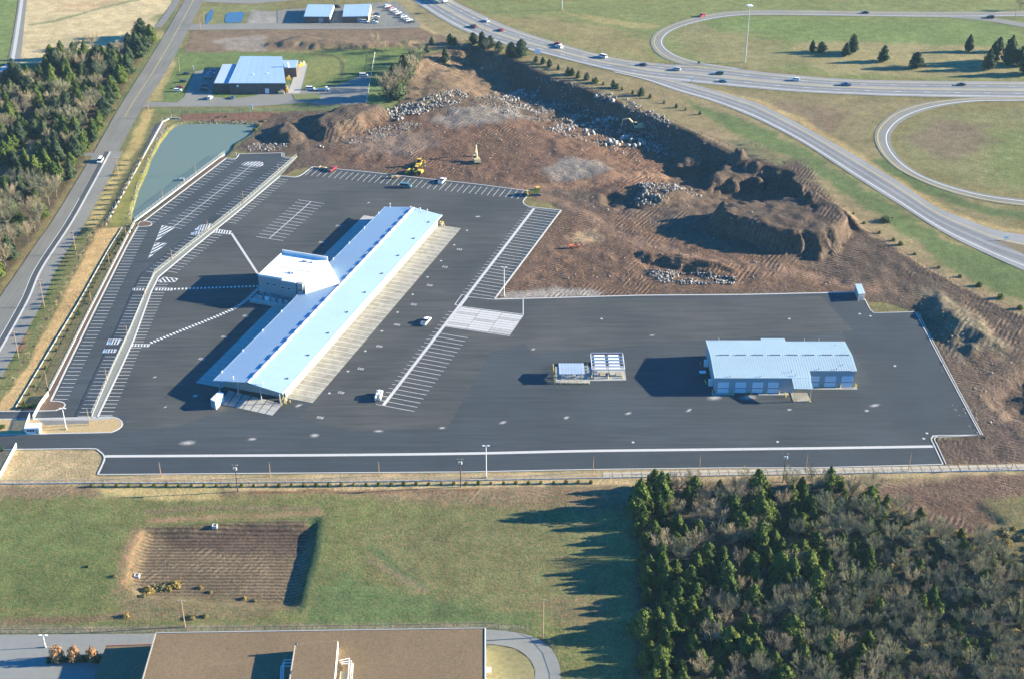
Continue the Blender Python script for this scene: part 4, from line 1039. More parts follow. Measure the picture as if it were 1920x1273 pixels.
# end stairs with yellow rails
def stairs(parent, x, y, dx, dy, name='end_stairs'):
    mb = MB()
    for k in range(5): mb.box(x + dx * k * 0.35, y + dy * k * 0.35, 0, 1.2, 1.2, 1.2 - 0.22 * k)
    st = mb.build(name, M['concrete'], parent)
    for s_ in (-0.6, 0.6):
        r = MB(); r.tube((x + abs(dy) * s_ , y + abs(dx) * s_, 2.3), (x + dx * 1.8 + abs(dy) * s_, y + dy * 1.8 + abs(dx) * s_, 1.2), 0.09)
        for k in range(3):
            r.tube((x + dx * .9 * k + abs(dy) * s_, y + dy * .9 * k + abs(dx) * s_, 0), (x + dx * .9 * k + abs(dy) * s_, y + dy * .9 * k + abs(dx) * s_, 2.3 - 0.55 * k), 0.08)
        r.build('hand_rail', M['bollard_yellow'], st)
stairs(dock, 29.2, 3.2, 0, -1); stairs(dock, 29.6, DL - 0.5, 0, 1)
for x, y in ((30.5, 1.2), (29.4, -0.2), (31.6, 2.6), (30.2, DL + 1), (31.4, DL - 1)):
    mb = MB(); mb.tube((x, y, 0), (x, y, 1.3), 0.16); mb.build('bollard', M['bollard_yellow'], dock)
# concrete aprons, slab by slab
def apron(x0, x1, y0, y1, n, material, z=0.075):
    a = empty('dock_apron', (*O0, 0), DA - math.pi / 2); a['kind'] = 'structure'
    st = (y1 - y0) / n
    for k in range(n):
        mb = MB(); mb.prism([(x0, y0 + k * st + 0.2), (x1, y0 + k * st + 0.2), (x1, y0 + (k + 1) * st - 0.2), (x0, y0 + (k + 1) * st - 0.2)], 0.03, z + random.uniform(0, .004)); mb.build('concrete_slab', M[material], a)
    mb = MB(); mb.prism([(x0, y0), (x1, y0), (x1, y1), (x0, y1)], 0.02, z - 0.012); mb.build('joint_filler', M['concrete_white'], a)
apron(28.6, 40.1, 5.3, 172.0, 46, 'concrete_stained')
apron(-11.0, 1.2, 3.9, 79.5, 21, 'concrete'); apron(-11.0, 1.2, 106.5, 170.6, 18, 'concrete')
fp = empty('end_pad', (0, 0, 0)); fp['kind'] = 'structure'
e = [V2(P(*q)) for q in ((428, 731), (531, 757), (511.5, 779), (412, 757))]
for j in range(7):
    for i in range(3):
        def q(r, c_): return tuple((e[0] * (1 - r) + e[3] * r) * (1 - c_) + (e[1] * (1 - r) + e[2] * r) * c_)
        g = 0.008
        MB().prism([q(i / 3 + g, j / 7 + g), q(i / 3 + g, (j + 1) / 7 - g), q((i + 1) / 3 - g, (j + 1) / 7 - g), q((i + 1) / 3 - g, j / 7 + g)], 0.04, 0.08).build('concrete_slab', M['concrete'], fp)
# white compactor box at the end of the dock
p0 = [V2(P(*q, 3.6)) for q in ((394.6, 748), (410, 733), (419.5, 736.5), (404, 753))]
bx_ = MB(); c0 = sum(p0) / 4; bx_.prism([tuple(q - c0) for q in p0], 0, 3.6)
cb = empty('compactor_box', (*c0, 0.05), 0, 'tall white metal box on the end pad of the long dock', 'container')
bx_.build('shell', M['wall_white'], cb)
mb = MB(); mb.box(0, 0, 3.6, 1.0, 3.0, 0.08); mb.build('lid', M['roof_white'], cb)
mb = MB(); mb.box(-1.2, -3.2, 0.2, 1.6, 0.08, 3.0, math.radians(-22)); mb.build('door', M['wall_grey'], cb)

# ---- office block beside the dock
OZ = 10.6
fl = V2(P(484, 516, OZ)); br = V2(P(616, 484.6, OZ)); bl = V2(P(529.6, 472.5, OZ))
def loc(p): q = np.array(p[:2]) - O0; return (q @ dn, q @ du)
x0o = (loc(fl)[0] + loc(bl)[0]) / 2; y0o = loc(fl)[1]; y1o = loc(bl)[1]; x1o = loc(br)[0]
off = empty('office_block', (*O0, 0), DA - math.pi / 2, 'white-roofed two-storey office block on the left flank of the dock', 'office')
xm = loc(V2(P(529.6, 523.5, OZ)))[0]
mb = MB(); mb.prism([(x0o, y0o), (xm, y0o), (xm, y0o - 1.3), (-1.7, y0o - 1.3), (-1.7, y0o), (x1o, y0o), (x1o, y1o), (x0o, y1o)], 0, OZ - 0.5); mb.build('wall', M['wall_grey'], off)
mb = MB(); mb.prism([(x0o + .3, y0o + .3), (xm, y0o + .3), (xm, y0o - 1.0), (-1.7, y0o - 1.0), (-1.7, y0o + .1), (x1o, y0o + .1), (x1o, y1o - .3), (x0o + .3, y1o - .3)], OZ - 0.49, OZ - 0.42); mb.build('roof', M['roof_white'], off)
for a_, b_, h in (((x0o, y1o - .2), (x1o, y1o - .2), 1.2), ((x0o + .15, y0o), (x0o + .15, y1o), 0.15), ((x0o, y0o + .15), (xm, y0o + .15), 0.5), ((xm, y0o - 1.15), (-1.7, y0o - 1.15), 0.0)):
    mb = MB(); strip(mb, np.array([a_, b_]), 0.4, OZ - 0.45, OZ + h); mb.build('parapet', M['wall_white'], off)
for k, xx in enumerate((x0o + 4.5, x0o + 7.8, x0o + 12.6, x0o + 15.6)):
    mb = MB(); mb.box(xx, y0o + (0 if xx < xm else -1.3), 6.6, 1.8, 0.14, 0.9)
    w = mb.build('window', M['wall_white'], off); mb = MB(); mb.box(xx, y0o - 0.08 + (0 if xx < xm else -1.3), 6.7, 1.6, 0.06, 0.7); mb.build('pane', M['dark_window'], w)
for xx in (x0o + 2.5, x0o + 16.5):
    mb = MB(); mb.box(xx, y0o - 0.05 + (0 if xx < xm else -1.3), 0, 1.2, 0.12, 2.2); mb.build('door', M['steel_dark'], off)
for k in range(22):
    mb = MB(); mb.box(x0o + 4 + k * 0.78, y0o + 11 - k * 0.02, OZ - 0.42, 0.35, 0.3, 0.16); mb.build('roof_standoff', M['steel'], off)
for xx, yy in ((x0o + 13, y1o - 5), (x0o + 14.2, y1o - 5), (x0o + 17, y1o - 5.2), (x0o + 12, y0o + 7), (x0o + 13.5, y0o + 7)):
    mb = MB(); mb.box(xx, yy, OZ - 0.42, 0.9, 0.6, 0.6); mb.build('roof_unit', M['wall_grey'], off)
# stair tower and the white cricket that sheds onto the dock roof
tx0 = -0.7
mb = MB(); mb.prism([(tx0, y0o - 1.6), (tx0 + 2.6, y0o - 1.6), (tx0 + 2.6, y0o - 0.02), (tx0, y0o - 0.02)], 0, OZ - 0.1); mb.build('stair_tower', M['wall_grey'], off)
mb = MB(); mb.box(tx0 + 1.3, y0o - 1.65, 6.9, 1.5, 0.1, 0.7); mb.build('window', M['dark_window'], off)
cr_ = MB()
cr_.add([(x1o + .02, y1o - .3, OZ - .42), (x1o + .02, y0o - .02, OZ - .42), (DW / 2 - .1, 87.3, RZ + .16), (3.2, 76.0, DZ + .5), (3.2, 101.0, DZ + .45)], [(0, 4, 2), (0, 2, 1), (1, 2, 3)])
cr_.build('cricket_roof', M['roof_white'], off)
mb = MB(); mb.prism([(x1o + .01, y0o + 1.4), (x1o + 1, y0o + 1.4), (x1o + 1, y1o - 1), (x1o + .01, y1o - 1)], 0, 6); mb.build('link_wall', M['wall_grey'], off)
# equipment yard in front of the office
eq = empty('equipment_yard', (*O0, 0), DA - math.pi / 2, 'fenced concrete platform with cooling units at the foot of the office block', 'platform')
mb = MB(); mb.prism([(x0o - 1.5, y0o - 7), (x1o - 4, y0o - 7), (x1o - 4, y0o - 0.1), (x0o - 1.5, y0o - 0.1)], 0.03, 0.9); mb.build('slab', M['concrete'], eq)
for k in range(5):
    mb = MB(); mb.box(x0o + 2.5 + k * 3.2, y0o - 3.2, 0.9, 2.0, 2.2, 1.8); u_ = mb.build('cooling_unit', M['wall_metal' if k != 1 else 'wall_white'], eq)
    mb = MB(); mb.tube((x0o + 2.5 + k * 3.2, y0o - 3.2, 2.7), (x0o + 2.5 + k * 3.2, y0o - 3.2, 2.78), 0.75, n=12); mb.build('fan', M['steel_dark'], u_)
for k in range(9):
    xx = x0o - 1.4 + k * (x1o - 4 - x0o + 1.2) / 8
    mb = MB(); mb.tube((xx, y0o - 6.9, 0.9), (xx, y0o - 6.9, 2.0), 0.06); mb.build('rail_post', M['lamp_white'], eq)
for z in (1.45, 2.0):
    mb = MB(); mb.tube((x0o - 1.4, y0o - 6.9, z), (x1o - 4.1, y0o - 6.9, z), 0.05); mb.build('rail', M['lamp_white'], eq)
mb = MB()
for k in range(8): mb.box(x1o - 5 + 0.4 * k, y0o - 5.5 + 0.3 * k, 0.9 + 0.5 * k, 1.2, 1.2, 0.1)
mb.tube((x1o - 5.6, y0o - 6, 2), (x1o - 2.2, y0o - 3.2, 5.9), 0.08); mb.build('outside_stair', M['lamp_white'], eq)

# ---- service garage on the right
sv = empty('service_garage', (80.2, 477.0, 0.05), 0, 'grey service garage with seven white roll-up doors and a pale standing-seam roof', 'garage')
SW, SD, EZ, GZ = 56.6, 29.2, 7.2, 8.9
XS = 31.5
RY = 14.6
mb = MB(); mb.prism([(0.25, 0.3), (XS, 0.3), (XS, 4.9), (SW - .25, 4.9), (SW - .25, 27.9), (31, 27.9), (31, SD), (0.25, SD)], 0, EZ - 0.1); mb.build('wall', M['wall_metal'], sv)
mb = MB()
mb.add([(0.25, 0.3, EZ - .1), (0.25, SD, EZ - .1), (0.25, RY, GZ - .1)], [(2, 1, 0)]); mb.add([(SW - .25, 4.9, EZ + .35), (SW - .25, 27.9, EZ + .1), (SW - .25, RY, GZ - .1)], [(0, 1, 2)]); mb.build('gable', M['wall_metal'], sv)
def zr(y): return GZ - (GZ - EZ) * abs(y - RY) / RY
def roof_panels(parent, x0, x1, ya, yb, n, material, za, zb, name='roof_panel'):
    st = (x1 - x0) / n
    for k in range(n):
        a_, b_ = x0 + k * st, x0 + (k + 1) * st
        mb = MB(); mb.add([(a_ + .02, ya, za), (b_ - .02, ya, za), (b_ - .02, yb, zb), (a_ + .02, yb, zb), (a_ + .02, ya, za - .1), (b_ - .02, ya, za - .1), (b_ - .02, yb, zb - .1), (a_ + .02, yb, zb - .1)],
                          [(0, 1, 2, 3), (7, 6, 5, 4), (0, 4, 5, 1), (1, 5, 6, 2), (2, 6, 7, 3), (3, 7, 4, 0)])
        mb.add([(a_ + .0, ya, za + .01), (a_ + .09, ya, za + .01), (a_ + .09, yb, zb + .01), (a_, yb, zb + .01), (a_ + .0, ya, za + .045), (a_ + .09, ya, za + .045), (a_ + .09, yb, zb + .045), (a_, yb, zb + .045)], [(4, 5, 6, 7), (0, 1, 5, 4), (1, 2, 6, 5), (2, 3, 7, 6), (3, 0, 4, 7)])
        mb.build(name, M[material], parent)
roof_panels(sv, -0.3, 29.7, -0.2, RY, 30, 'roof_tan_metal', EZ - 0.02, GZ)
roof_panels(sv, 29.7, 38, -0.2, RY, 8, 'roof_tan_metal', EZ - 0.02, GZ); roof_panels(sv, 38, SW + 0.3, 4.4, RY, 19, 'roof_tan_metal', zr(4.4), GZ)
roof_panels(sv, -0.3, 31, RY, SD + .3, 31, 'roof_tan_metal', GZ, EZ - .03); roof_panels(sv, 31, SW + 0.3, RY, 28.3, 26, 'roof_tan_metal', GZ, zr(28.3))
for k in range(8):
    mb = MB(); xx = 3.2 + k * 6.9; mb.box(xx + 2, RY, GZ - 0.05, 4.0, 0.7, 0.45, ty=0.6); mb.build('ridge_vent', M['wall_metal'], sv)
doors = [(81.5, 85.9, 0), (88.4, 92.7, 0), (95.2, 99.5, 0), (101.4, 105.6, 0), (118.6, 122.6, 4.6), (124.8, 129.2, 4.6), (131.5, 136.0, 4.6)]
for xa, xb, yy in doors:
    xa -= 80.2; xb -= 80.2; yw = 0.3 if yy == 0 else 4.9
    mb = MB(); mb.box((xa + xb) / 2, yw - 0.06, 0.05, xb - xa + .4, 0.1, 5.2); d_ = mb.build('door', M['wall_metal'], sv)
    for k in range(8):
        mb = MB(); mb.box((xa + xb) / 2, yw - 0.14, 0.1 + k * 0.62, xb - xa, 0.07, 0.57); mb.build('door_panel', M['door_white'], d_)
    for k in range(5):
        mb = MB(); mb.box(xa + (k + .5) * (xb - xa) / 5, yw - 0.19, 2.05, 0.55, 0.04, 0.35); mb.build('pane', M['dark_window'], d_)
    for xx in (xa - 0.35, xb + 0.35):
        mb = MB(); mb.tube((xx, yw - 0.7, 0), (xx, yw - 0.7, 1.3), 0.17, n=8); mb.build('bollard', M['bollard_yellow'], sv)
for xx, yy in ((SW + 0.6, 5), (SW + 0.9, 4.2), (-0.6, 0.4), (28, -1.5), (28, -3), (31.5, -6.3), (36.8, -6.3), (-2.4, 6.8), (-2.6, 8.4), (-1.6, 20.4), (-2.8, 22)):
    mb = MB(); mb.tube((xx, yy, 0), (xx, yy, 1.4), 0.18, n=8); mb.build('bollard', M['bollard_yellow'], sv)
# canopy over the pedestrian entrance, its slab and posts
roof_panels(sv, 30.2, 37.6, -6.2, -0.25, 7, 'roof_tan_metal', 5.9, EZ - 0.05, 'canopy_panel')
for xx in (30.8, 37.0):
    mb = MB(); mb.tube((xx, -5.9, 0), (xx, -5.9, 5.8), 0.12, n=8); mb.build('canopy_post', M['wall_grey'], sv)
mb = MB(); mb.prism([(30.4, -6.6), (37.4, -6.6), (37.0, 0.2), (30.4, 0.2)], 0, 0.16); mb.build('entrance_slab', M['concrete_stained'], sv)
for pts in ([(-1, -1.4), (8, -1.4), (8, 0.28), (-1, 0.28)], [(17.5, -1.4), (29.5, -1.4), (29.5, 0.28), (17.5, 0.28)], [(37.7, 2.9), (SW + 1, 2.9), (SW + 1, 4.88), (37.7, 4.88)]):
    mb = MB(); mb.prism(pts, 0.0, 0.06); mb.build('door_slab', M['concrete'], sv)
# rear lean-to, shed, wall boxes, roof pipes
roof_panels(sv, 23.5, 33.5, SD + .35, 35.5, 10, 'roof_tan_metal', 5.4, 4.6, 'lean_to_panel')
for xx in (24, 33):
    mb = MB(); mb.tube((xx, 35, 0), (xx, 35, 4.5), 0.12); mb.build('lean_to_post', M['wall_grey'], sv)
mb = MB(); mb.prism([(17.0, SD + 0.4), (20.0, SD + 0.4), (20.0, 35.2), (17.0, 35.2)], 0, 3.2); mb.build('rear_shed', M['wall_white'], sv)
for xx, yy, h in ((5, SD - 0.5, 1.0), (40, 27.5, 1.2), (46, 27.5, 1.2), (6, 0.6, .5), (18, 0.6, .5), (30.7, 3.5, .9), (32, 1.2, .7), (42, 5.3, .5), (49, 5.3, .5), (52, 8, 0.4), (52, 24, .4)):
    mb = MB(); mb.tube((xx, yy, zr(yy) - 0.1), (xx, yy, zr(yy) + h), 0.12); mb.box(xx, yy, zr(yy) + h - .1, 0.35, 0.35, 0.25); mb.build('vent_pipe', M['steel'], sv)
for yy in (6, 21):
    mb = MB(); mb.box(-0.7, yy, 0, 1.6, 1.8, 2.6); mb.build('wall_unit', M['wall_white'], sv)
for z, yy in ((3, 15), (4.5, 13.0), (5.5, 19)):
    mb = MB(); mb.box(SW + 0.15, yy, z, 0.8, 0.7, 0.7); mb.build('wall_unit', M['lamp_white'], sv)
# skip beside the garage
p = P(1317, 703); sk = empty('waste_skip', (p[0], p[1], 0.05), 0.05, 'white skip standing in the shadow left of the garage', 'skip')
mb = MB(); mb.box(0, 0, 0.2, 2.2, 1.7, 1.2, tx=1.12, ty=1.12); mb.build('body', M['dumpster_green'], sk); mb = MB(); mb.box(0, 0, 1.4, 2.6, 2.0, 0.12); mb.build('lid', M['roof_white'], sk)

# ---- fuelling island
fc = V2(P(1042, 718)); fi = empty('fuel_island', (fc[0], fc[1], 0.05), 0, 'fuelling island with blue gabled canopy and rows of yellow bollards', 'fuel station')
def fl_(u, v, z=0): q = V2(P(u, v, z + 0.05)) - fc; return (q[0], q[1])
mb = MB(); mb.prism([fl_(1041, 687), fl_(1103, 686), fl_(1105, 718.5), fl_(1042, 718)], 0.0, 0.18); mb.build('fuel_slab', M['concrete'], fi)
c4 = [fl_(1047.7, 680.6, 4.2), fl_(1095, 680, 4.2), fl_(1095.8, 701, 4.2), fl_(1048.4, 702, 4.2)]
xa, xb = (c4[0][0] + c4[3][0]) / 2, (c4[1][0] + c4[2][0]) / 2; ya, yb = c4[2][1], c4[0][1]; ym = (ya + yb) / 2
roof_panels(fi, xa, xb, ya, ym, 8, 'roof_blue_metal', 4.2, 4.8); roof_panels(fi, xa, xb, ym, yb, 8, 'roof_blue_metal', 4.8, 4.2)
for xx in (xa + 1, xb - 1):
    for yy in (ya + 1, yb - 1):
        mb = MB(); mb.tube((xx, yy, 0.1), (xx, yy, 4.25), 0.15); mb.build('canopy_column', M['wall_grey'], fi)
for xx in (xa + 3, xb - 3):
    mb = MB(); mb.box(xx, ym, 0.18, 0.8, 1.1, 2.0); pm = mb.build('fuel_pump', M['wall_white'], fi); mb = MB(); mb.box(xx, ym - 0.57, 1.3, 0.6, 0.05, 0.5); mb.build('display', M['dark_window'], pm)
for k in range(7):
    for (u0, v0), (u1, v1) in (((1037, 687.5), (1101, 685)), ((1040, 719.8), (1105, 719.5))):
        q = fl_(u0 + (u1 - u0) * k / 6, v0 + (v1 - v0) * k / 6)
        mb = MB(); mb.tube((*q, 0), (*q, 1.35), 0.16, n=8); mb.build('bollard', M['bollard_yellow'], fi)
for k in range(1, 9):
    q = fl_(1037 + 3 * k / 9, 687.5 + 32 * k / 9); mb = MB(); mb.tube((*q, 0), (*q, 1.35), 0.16, n=8); mb.build('bollard', M['bollard_yellow'], fi)
ws = empty('wash_rack', (fc[0], fc[1], 0.05), 0, 'open tank rack beside the fuelling island, red-edged with rows of translucent panels', 'rack')
mb = MB(); mb.prism([fl_(1103, 688), fl_(1171, 688), fl_(1174, 713), fl_(1105, 714.5)], 0.0, 0.2); mb.build('rack_slab', M['concrete'], ws)
r4 = [fl_(1106.6, 663.6, 4.0), fl_(1167, 663, 4.0), fl_(1170.5, 693, 4.0), fl_(1110.5, 693.4, 4.0)]
wx0, wx1, wy0, wy1 = r4[0][0] + .3, r4[1][0], r4[2][1], r4[0][1]
for xx in (wx0, (wx0 + wx1) / 2, wx1):
    for yy in (wy0, wy1):
        mb = MB(); mb.tube((xx, yy, 0.1), (xx, yy, 4.0), 0.12); mb.build('rack_post', M['steel'], ws)
for k in range(6):
    yy = wy0 + (wy1 - wy0) * k / 5
    mb = MB(); mb.box((wx0 + wx1) / 2, yy, 3.9, wx1 - wx0 + .4, 0.3, 0.3); mb.build('cross_beam', M['red_steel' if k == 5 else 'roof_blue_metal'], ws)
for k in range(5):
    for j in range(2):
        yy = wy0 + (wy1 - wy0) * (k + .5) / 5; xx = wx0 + (wx1 - wx0) * (0.26 + 0.44 * j)
        mb = MB(); mb.box(xx, yy, 3.95, 4.4, 1.25, 0.08); mb.build('roof_panel', M['door_white'], ws)
for xx in (wx0 - .1, wx1 + .1): mb = MB(); mb.box(xx, (wy0 + wy1) / 2, 3.8, 0.25, wy1 - wy0, 0.45); mb.build('side_beam', M['wall_white'], ws)
mb = MB(); mb.box((wx0 + wx1) / 2, wy1 + .2, 0.1, wx1 - wx0, 0.25, 4.4); mb.build('back_wall', M['roof_blue_metal'], ws)
for k, (uu, dz) in enumerate(((1118, 1.1), (1130, 0.5), (1148, 1.0), (1160, 0.5))):
    q = fl_(uu, 703); mb = MB(); mb.box(*q, 0.2, 2.2, 3.2, dz); mb.build('tank_plinth', M['concrete_stained' if k % 2 else 'concrete'], ws)
for uu in (1109, 1140, 1168):
    q = fl_(uu, 709.5); mb = MB(); mb.tube((*q, 0.2), (*q, 1.5), 0.2, n=8); mb.build('bollard', M['bollard_yellow'], ws)

# ---- enclosure at the far corner of the yard
c4 = [V2(P(*q, 3.4)) for q in ((1603.5, 534), (1615, 533.5), (1622, 550.5), (1610, 552))]; cc = sum(c4) / 4
en = empty('corner_shed', (*cc, 0.02), 0, 'pale flat-roofed shed at the top right corner of the yard', 'shed')
mb = MB(); mb.prism([tuple(q - cc) for q in c4], 0, 3.4); mb.build('wall', M['wall_grey'], en)
mb = MB(); mb.prism([tuple((q - cc) * 1.05) for q in c4], 3.4, 3.6); mb.build('roof', M['roof_tan_metal'], en)
q = (c4[2] + c4[3]) / 2 - cc; mb = MB(); mb.box(q[0], q[1] - 0.05, 0, 1.6, 0.12, 2.3, math.radians(8)); mb.build('door', M['steel'], en)
# ---- gatehouse
g0 = V2(P(64, 810)); gh = empty('gatehouse', (*g0, 0.15), math.radians(3), 'small white gatehouse with dark windows at the entrance', 'gatehouse')
mb = MB(); mb.box(0, 0, 0, 5.2, 3.0, 2.7); mb.build('wall', M['wall_white'], gh); mb = MB(); mb.box(0, 0, 2.7, 5.8, 3.6, 0.25); mb.build('roof', M['roof_white'], gh)
for k in range(3):
    mb = MB(); mb.box(-1.6 + k * 0.95, -1.52, 1.2, 0.75, 0.06, 0.9); mb.build('window', M['dark_window'], gh)
mb = MB(); mb.box(1.5, -1.52, 0, 0.9, 0.06, 2.1); mb.build('door', M['wall_grey'], gh)
for u0, v0, u1, v1, lab in ((46, 812, 57, 782, 'tall white gate leaf standing behind the gatehouse'), (63, 787, 76, 762, 'white slatted gate leaf between the two entrance lanes'), (76, 762, 92, 741, 'white slatted gate leaf beside the gate hedge'), (0, 898, 32, 838, 'long white barrier panel on the straw by the entrance lane')):
    a_, b_ = V2(P(u0, v0)), V2(P(u1, v1)); L2 = np.linalg.norm(b_ - a_); an = math.atan2(*(b_ - a_)[::-1])
    gt = empty('gate_leaf', (*a_, 0.1), an, lab, 'gate')
    nsl = max(6, int(L2 / 0.35))
    for k in range(nsl):
        mb = MB(); mb.box((k + .5) * L2 / nsl, 0, 0.15, L2 / nsl * 0.72, 0.05, 1.9); mb.build('slat', M['wall_white'], gt)
    for z in (0.3, 1.7): mb = MB(); mb.box(L2 / 2, 0.05, z, L2, 0.05, 0.1); mb.build('rail', M['steel'], gt)

# ---- buildings to the north
def simple_block(name, label, pts, z, wallm, roofm, npan, extra=None):
    q = [V2(P(u, v, z)) for u, v in pts]          # back-left, back-right, front-right, front-left
    c = (q[2] + q[3]) / 2
    o = empty(name, (*c, 0.03), 0, label, 'building')
    l = [p - c for p in q]
    mb = MB(); mb.prism([tuple(p * 0.99) for p in l], 0, z - 0.25); mb.build('wall', wallm, o)
    for k in range(npan):
        f0, f1 = k / npan, (k + 1) / npan
        mb = MB(); mb.prism([tuple(l[3] + (l[2] - l[3]) * f0), tuple(l[3] + (l[2] - l[3]) * f1), tuple(l[0] + (l[1] - l[0]) * f1), tuple(l[0] + (l[1] - l[0]) * f0)], z - 0.25, z + (0.02 if k % 2 else 0)); mb.build('roof_panel', roofm, o)
    return o, l
b1, l = simple_block('warehouse', 'brown-walled warehouse with broad pale blue roof north of the pond', [(451, 106), (529, 106.5), (535.5, 156.7), (428, 156.7)], 6.6, M['wall_brown'], M['roof_metal'], 16)
b1x, b1y = P(481.7, 156.7, 6.6)[:2]
def b1l(u, v, z): q = P(u, v, z); return np.array([q[0] - b1x, q[1] - b1y])
q = [b1l(*a, 5.6) for a in ((417.5, 121), (442.5, 121), (428, 156.7), (401, 156.7))]
mb = MB(); mb.prism([tuple(a) for a in q], 0, 5.3); mb.build('annex_wall', M['wall_brown'], b1); mb = MB(); mb.prism([tuple(a * 1.0) for a in q], 5.3, 5.6); mb.build('annex_roof', M['roof_blue_metal'], b1)
q = [b1l(*a, 6.2) for a in ((529.5, 113.5), (559, 113.5), (555, 127.5), (533, 128))]
mb = MB(); mb.prism([tuple(a) for a in q], 0, 5.9); mb.build('annex_wall', M['wall_brown'], b1); mb = MB(); mb.prism([tuple(a) for a in q], 5.9, 6.2); mb.build('annex_roof', M['roof_metal'], b1)
mb = MB(); c = b1l(540, 126, 6.6); mb.tube((*c, 6.4), (*c, 9.5), 0.6, n=8); mb.build('chimney', M['roof_white'], b1)
for (u, v) in ((475, 141), (501, 139)):
    c = b1l(u, v, 6.6); mb = MB(); mb.box(*c, 6.6, 0.7, 0.7, 0.6); mb.build('roof_unit', M['roof_white'], b1)
for (u, w, h, m, nm) in ((501.5, 2.4, 3.0, 'wall_white', 'door'), (447, 1.2, 1.2, 'lamp_white', 'wall_light')):
    c = b1l(u, 176, 0); mb = MB(); mb.box(c[0], -0.05, 0.2 if h > 2 else 4.2, w, 0.2, h); mb.build(nm, M[m], b1)
b2, l2 = simple_block('far_unit', 'left of two brick units with pale roofs near the top edge', [(577, 8.8), (626, 9.4), (617.5, 32), (569.6, 31.7)], 4.4, M['wall_brick'], M['roof_metal'], 10)
b3, l3_ = simple_block('far_unit', 'right of two brick units with pale roofs near the top edge', [(646, 9.4), (695, 8), (690, 31), (642, 32)], 4.4, M['wall_brick'], M['roof_metal'], 10)
for o, l in ((b2, l2), (b3, l3_)):
    mb = MB(); mb.box((l[2][0] + l[3][0]) / 2 + 3, -0.02, 0.1, 3.2, 0.3, 3.2); mb.build('door', M['wall_grey'], o)
    mb = MB(); mb.prism([tuple(l[2] * 1.0 + np.array((0.05, 0.5))), tuple(l[2] + np.array((0.3, 0.5))), tuple(l[1] + np.array((0.3, -.5))), tuple(l[1] + np.array((.05, -.5)))], 0, 4.0); mb.build('end_wall', mat('wall_cream', (0.62, 0.55, 0.42), 0.85), o)

# ---- flat-roofed building at the near edge
BZ = 8.0
nb_ = empty('near_building', (-80, 330, 0), 0, 'wide flat-roofed building with brown gravel roof at the bottom edge', 'building')
def nl(u, v, z): q = P(u, v, z); return (q[0] + 80, q[1] - 330)
m4 = [nl(292, 1186, BZ), nl(910, 1177, BZ), nl(910, 1330, BZ), nl(251, 1330, BZ)]
mb = MB(); mb.prism(m4, 0, BZ - 0.15); mb.build('wall', M['wall_white'], nb_)
mb = MB(); mb.prism([(x * .998, y - .2) for x, y in m4], BZ - 0.15, BZ - 0.02); mb.build('roof', M['roof_gravel'], nb_)
for k in range(4):
    a_, b_ = m4[k], m4[(k + 1) % 4]; mb = MB(); strip(mb, np.array([a_, b_]), 0.35, BZ - 0.2, BZ + 0.18); mb.build('coping', M['concrete' if k != 1 else 'wall_white'], nb_)
w4 = [nl(199, 1210, 3.0), nl(293, 1207, 3.0), nl(262, 1330, 3.0), nl(156, 1330, 3.0)]
mb = MB(); mb.prism(w4, 0, 2.9); mb.build('wing_wall', M['wall_brick'], nb_); mb = MB(); mb.prism([(x, y - .25) for x, y in w4], 2.9, 3.02); mb.build('wing_roof', M['roof_gravel'], nb_)
mb = MB(); strip(mb, np.array([w4[0], w4[1]]), 0.4, 2.8, 3.3); mb.build('coping', mat('coping_red', (0.30, 0.17, 0.14), 0.8, var=0.1, scale=1), nb_)
PZ = 11.2
p4 = [nl(554, 1206, PZ), nl(633.5, 1199, PZ), nl(622, 1330, PZ), nl(534, 1330, PZ)]
mb = MB(); mb.prism(p4, BZ - 0.1, PZ - 0.1); mb.build('penthouse_wall', M['wall_white'], nb_); mb = MB(); mb.prism([(x, y - .15) for x, y in p4], PZ - 0.1, PZ + 0.02); mb.build('penthouse_roof', M['roof_gravel'], nb_)
mb = MB(); strip(mb, np.array([p4[0], p4[3]]), 0.3, PZ, PZ + 0.25); mb.build('penthouse_coping', M['concrete'], nb_)
mb = MB(); q = nl(600, 1271, PZ); mb.box(q[0], q[1] - 1, PZ + 0.02, 13, 0.5, 0.3); mb.build('penthouse_gutter', M['roof_blue_metal'], nb_)
for (u, v) in ((556, 1208), (547, 1262)):
    q = nl(u, v, PZ); mb = MB(); mb.tube((*q, PZ), (*q, PZ + 0.9), 0.35, n=8); mb.build('roof_vent', M['steel_dark'], nb_)
for k, (u0, u1) in enumerate(((640, 655), (642, 659), (644, 662))):
    a_, b_, c_, = nl(u0 - 4, 1238 + 3 * k, BZ + 1.0), nl(u1, 1233 + 5 * k, BZ + 1.0), nl(u1 - 6, 1330, BZ + 1.0)
    mb = MB(); mb.tube((*a_, BZ + 1), (*b_, BZ + 1), 0.12); mb.tube((*b_, BZ + 1), (*c_, BZ + 1), 0.12)
    for t in (0, .3, .6): mb.tube((b_[0] + (c_[0] - b_[0]) * t, b_[1] + (c_[1] - b_[1]) * t, BZ - .1), (b_[0] + (c_[0] - b_[0]) * t, b_[1] + (c_[1] - b_[1]) * t, BZ + 1), 0.08)
    mb.build('roof_pipe', M['lamp_white'], nb_)
for k in range(3):
    a_, b_ = nl(533 - 3 * k, 1236 + 6 * k, BZ + .6), nl(528 - 3 * k, 1330, BZ + .6)
    mb = MB(); mb.tube((*a_, BZ + .6), (*b_, BZ + .6), 0.12); mb.tube((*a_, BZ + .6), (a_[0] + 3, a_[1], BZ + .6), 0.12); mb.build('roof_pipe', M['lamp_white'], nb_)
q = nl(640, 1262, BZ); mb = MB(); mb.box(q[0] + 1, q[1] - 2, BZ - .02, 2.5, 5, 0.5); mb.build('pipe_curb', M['machine_tan'], nb_)
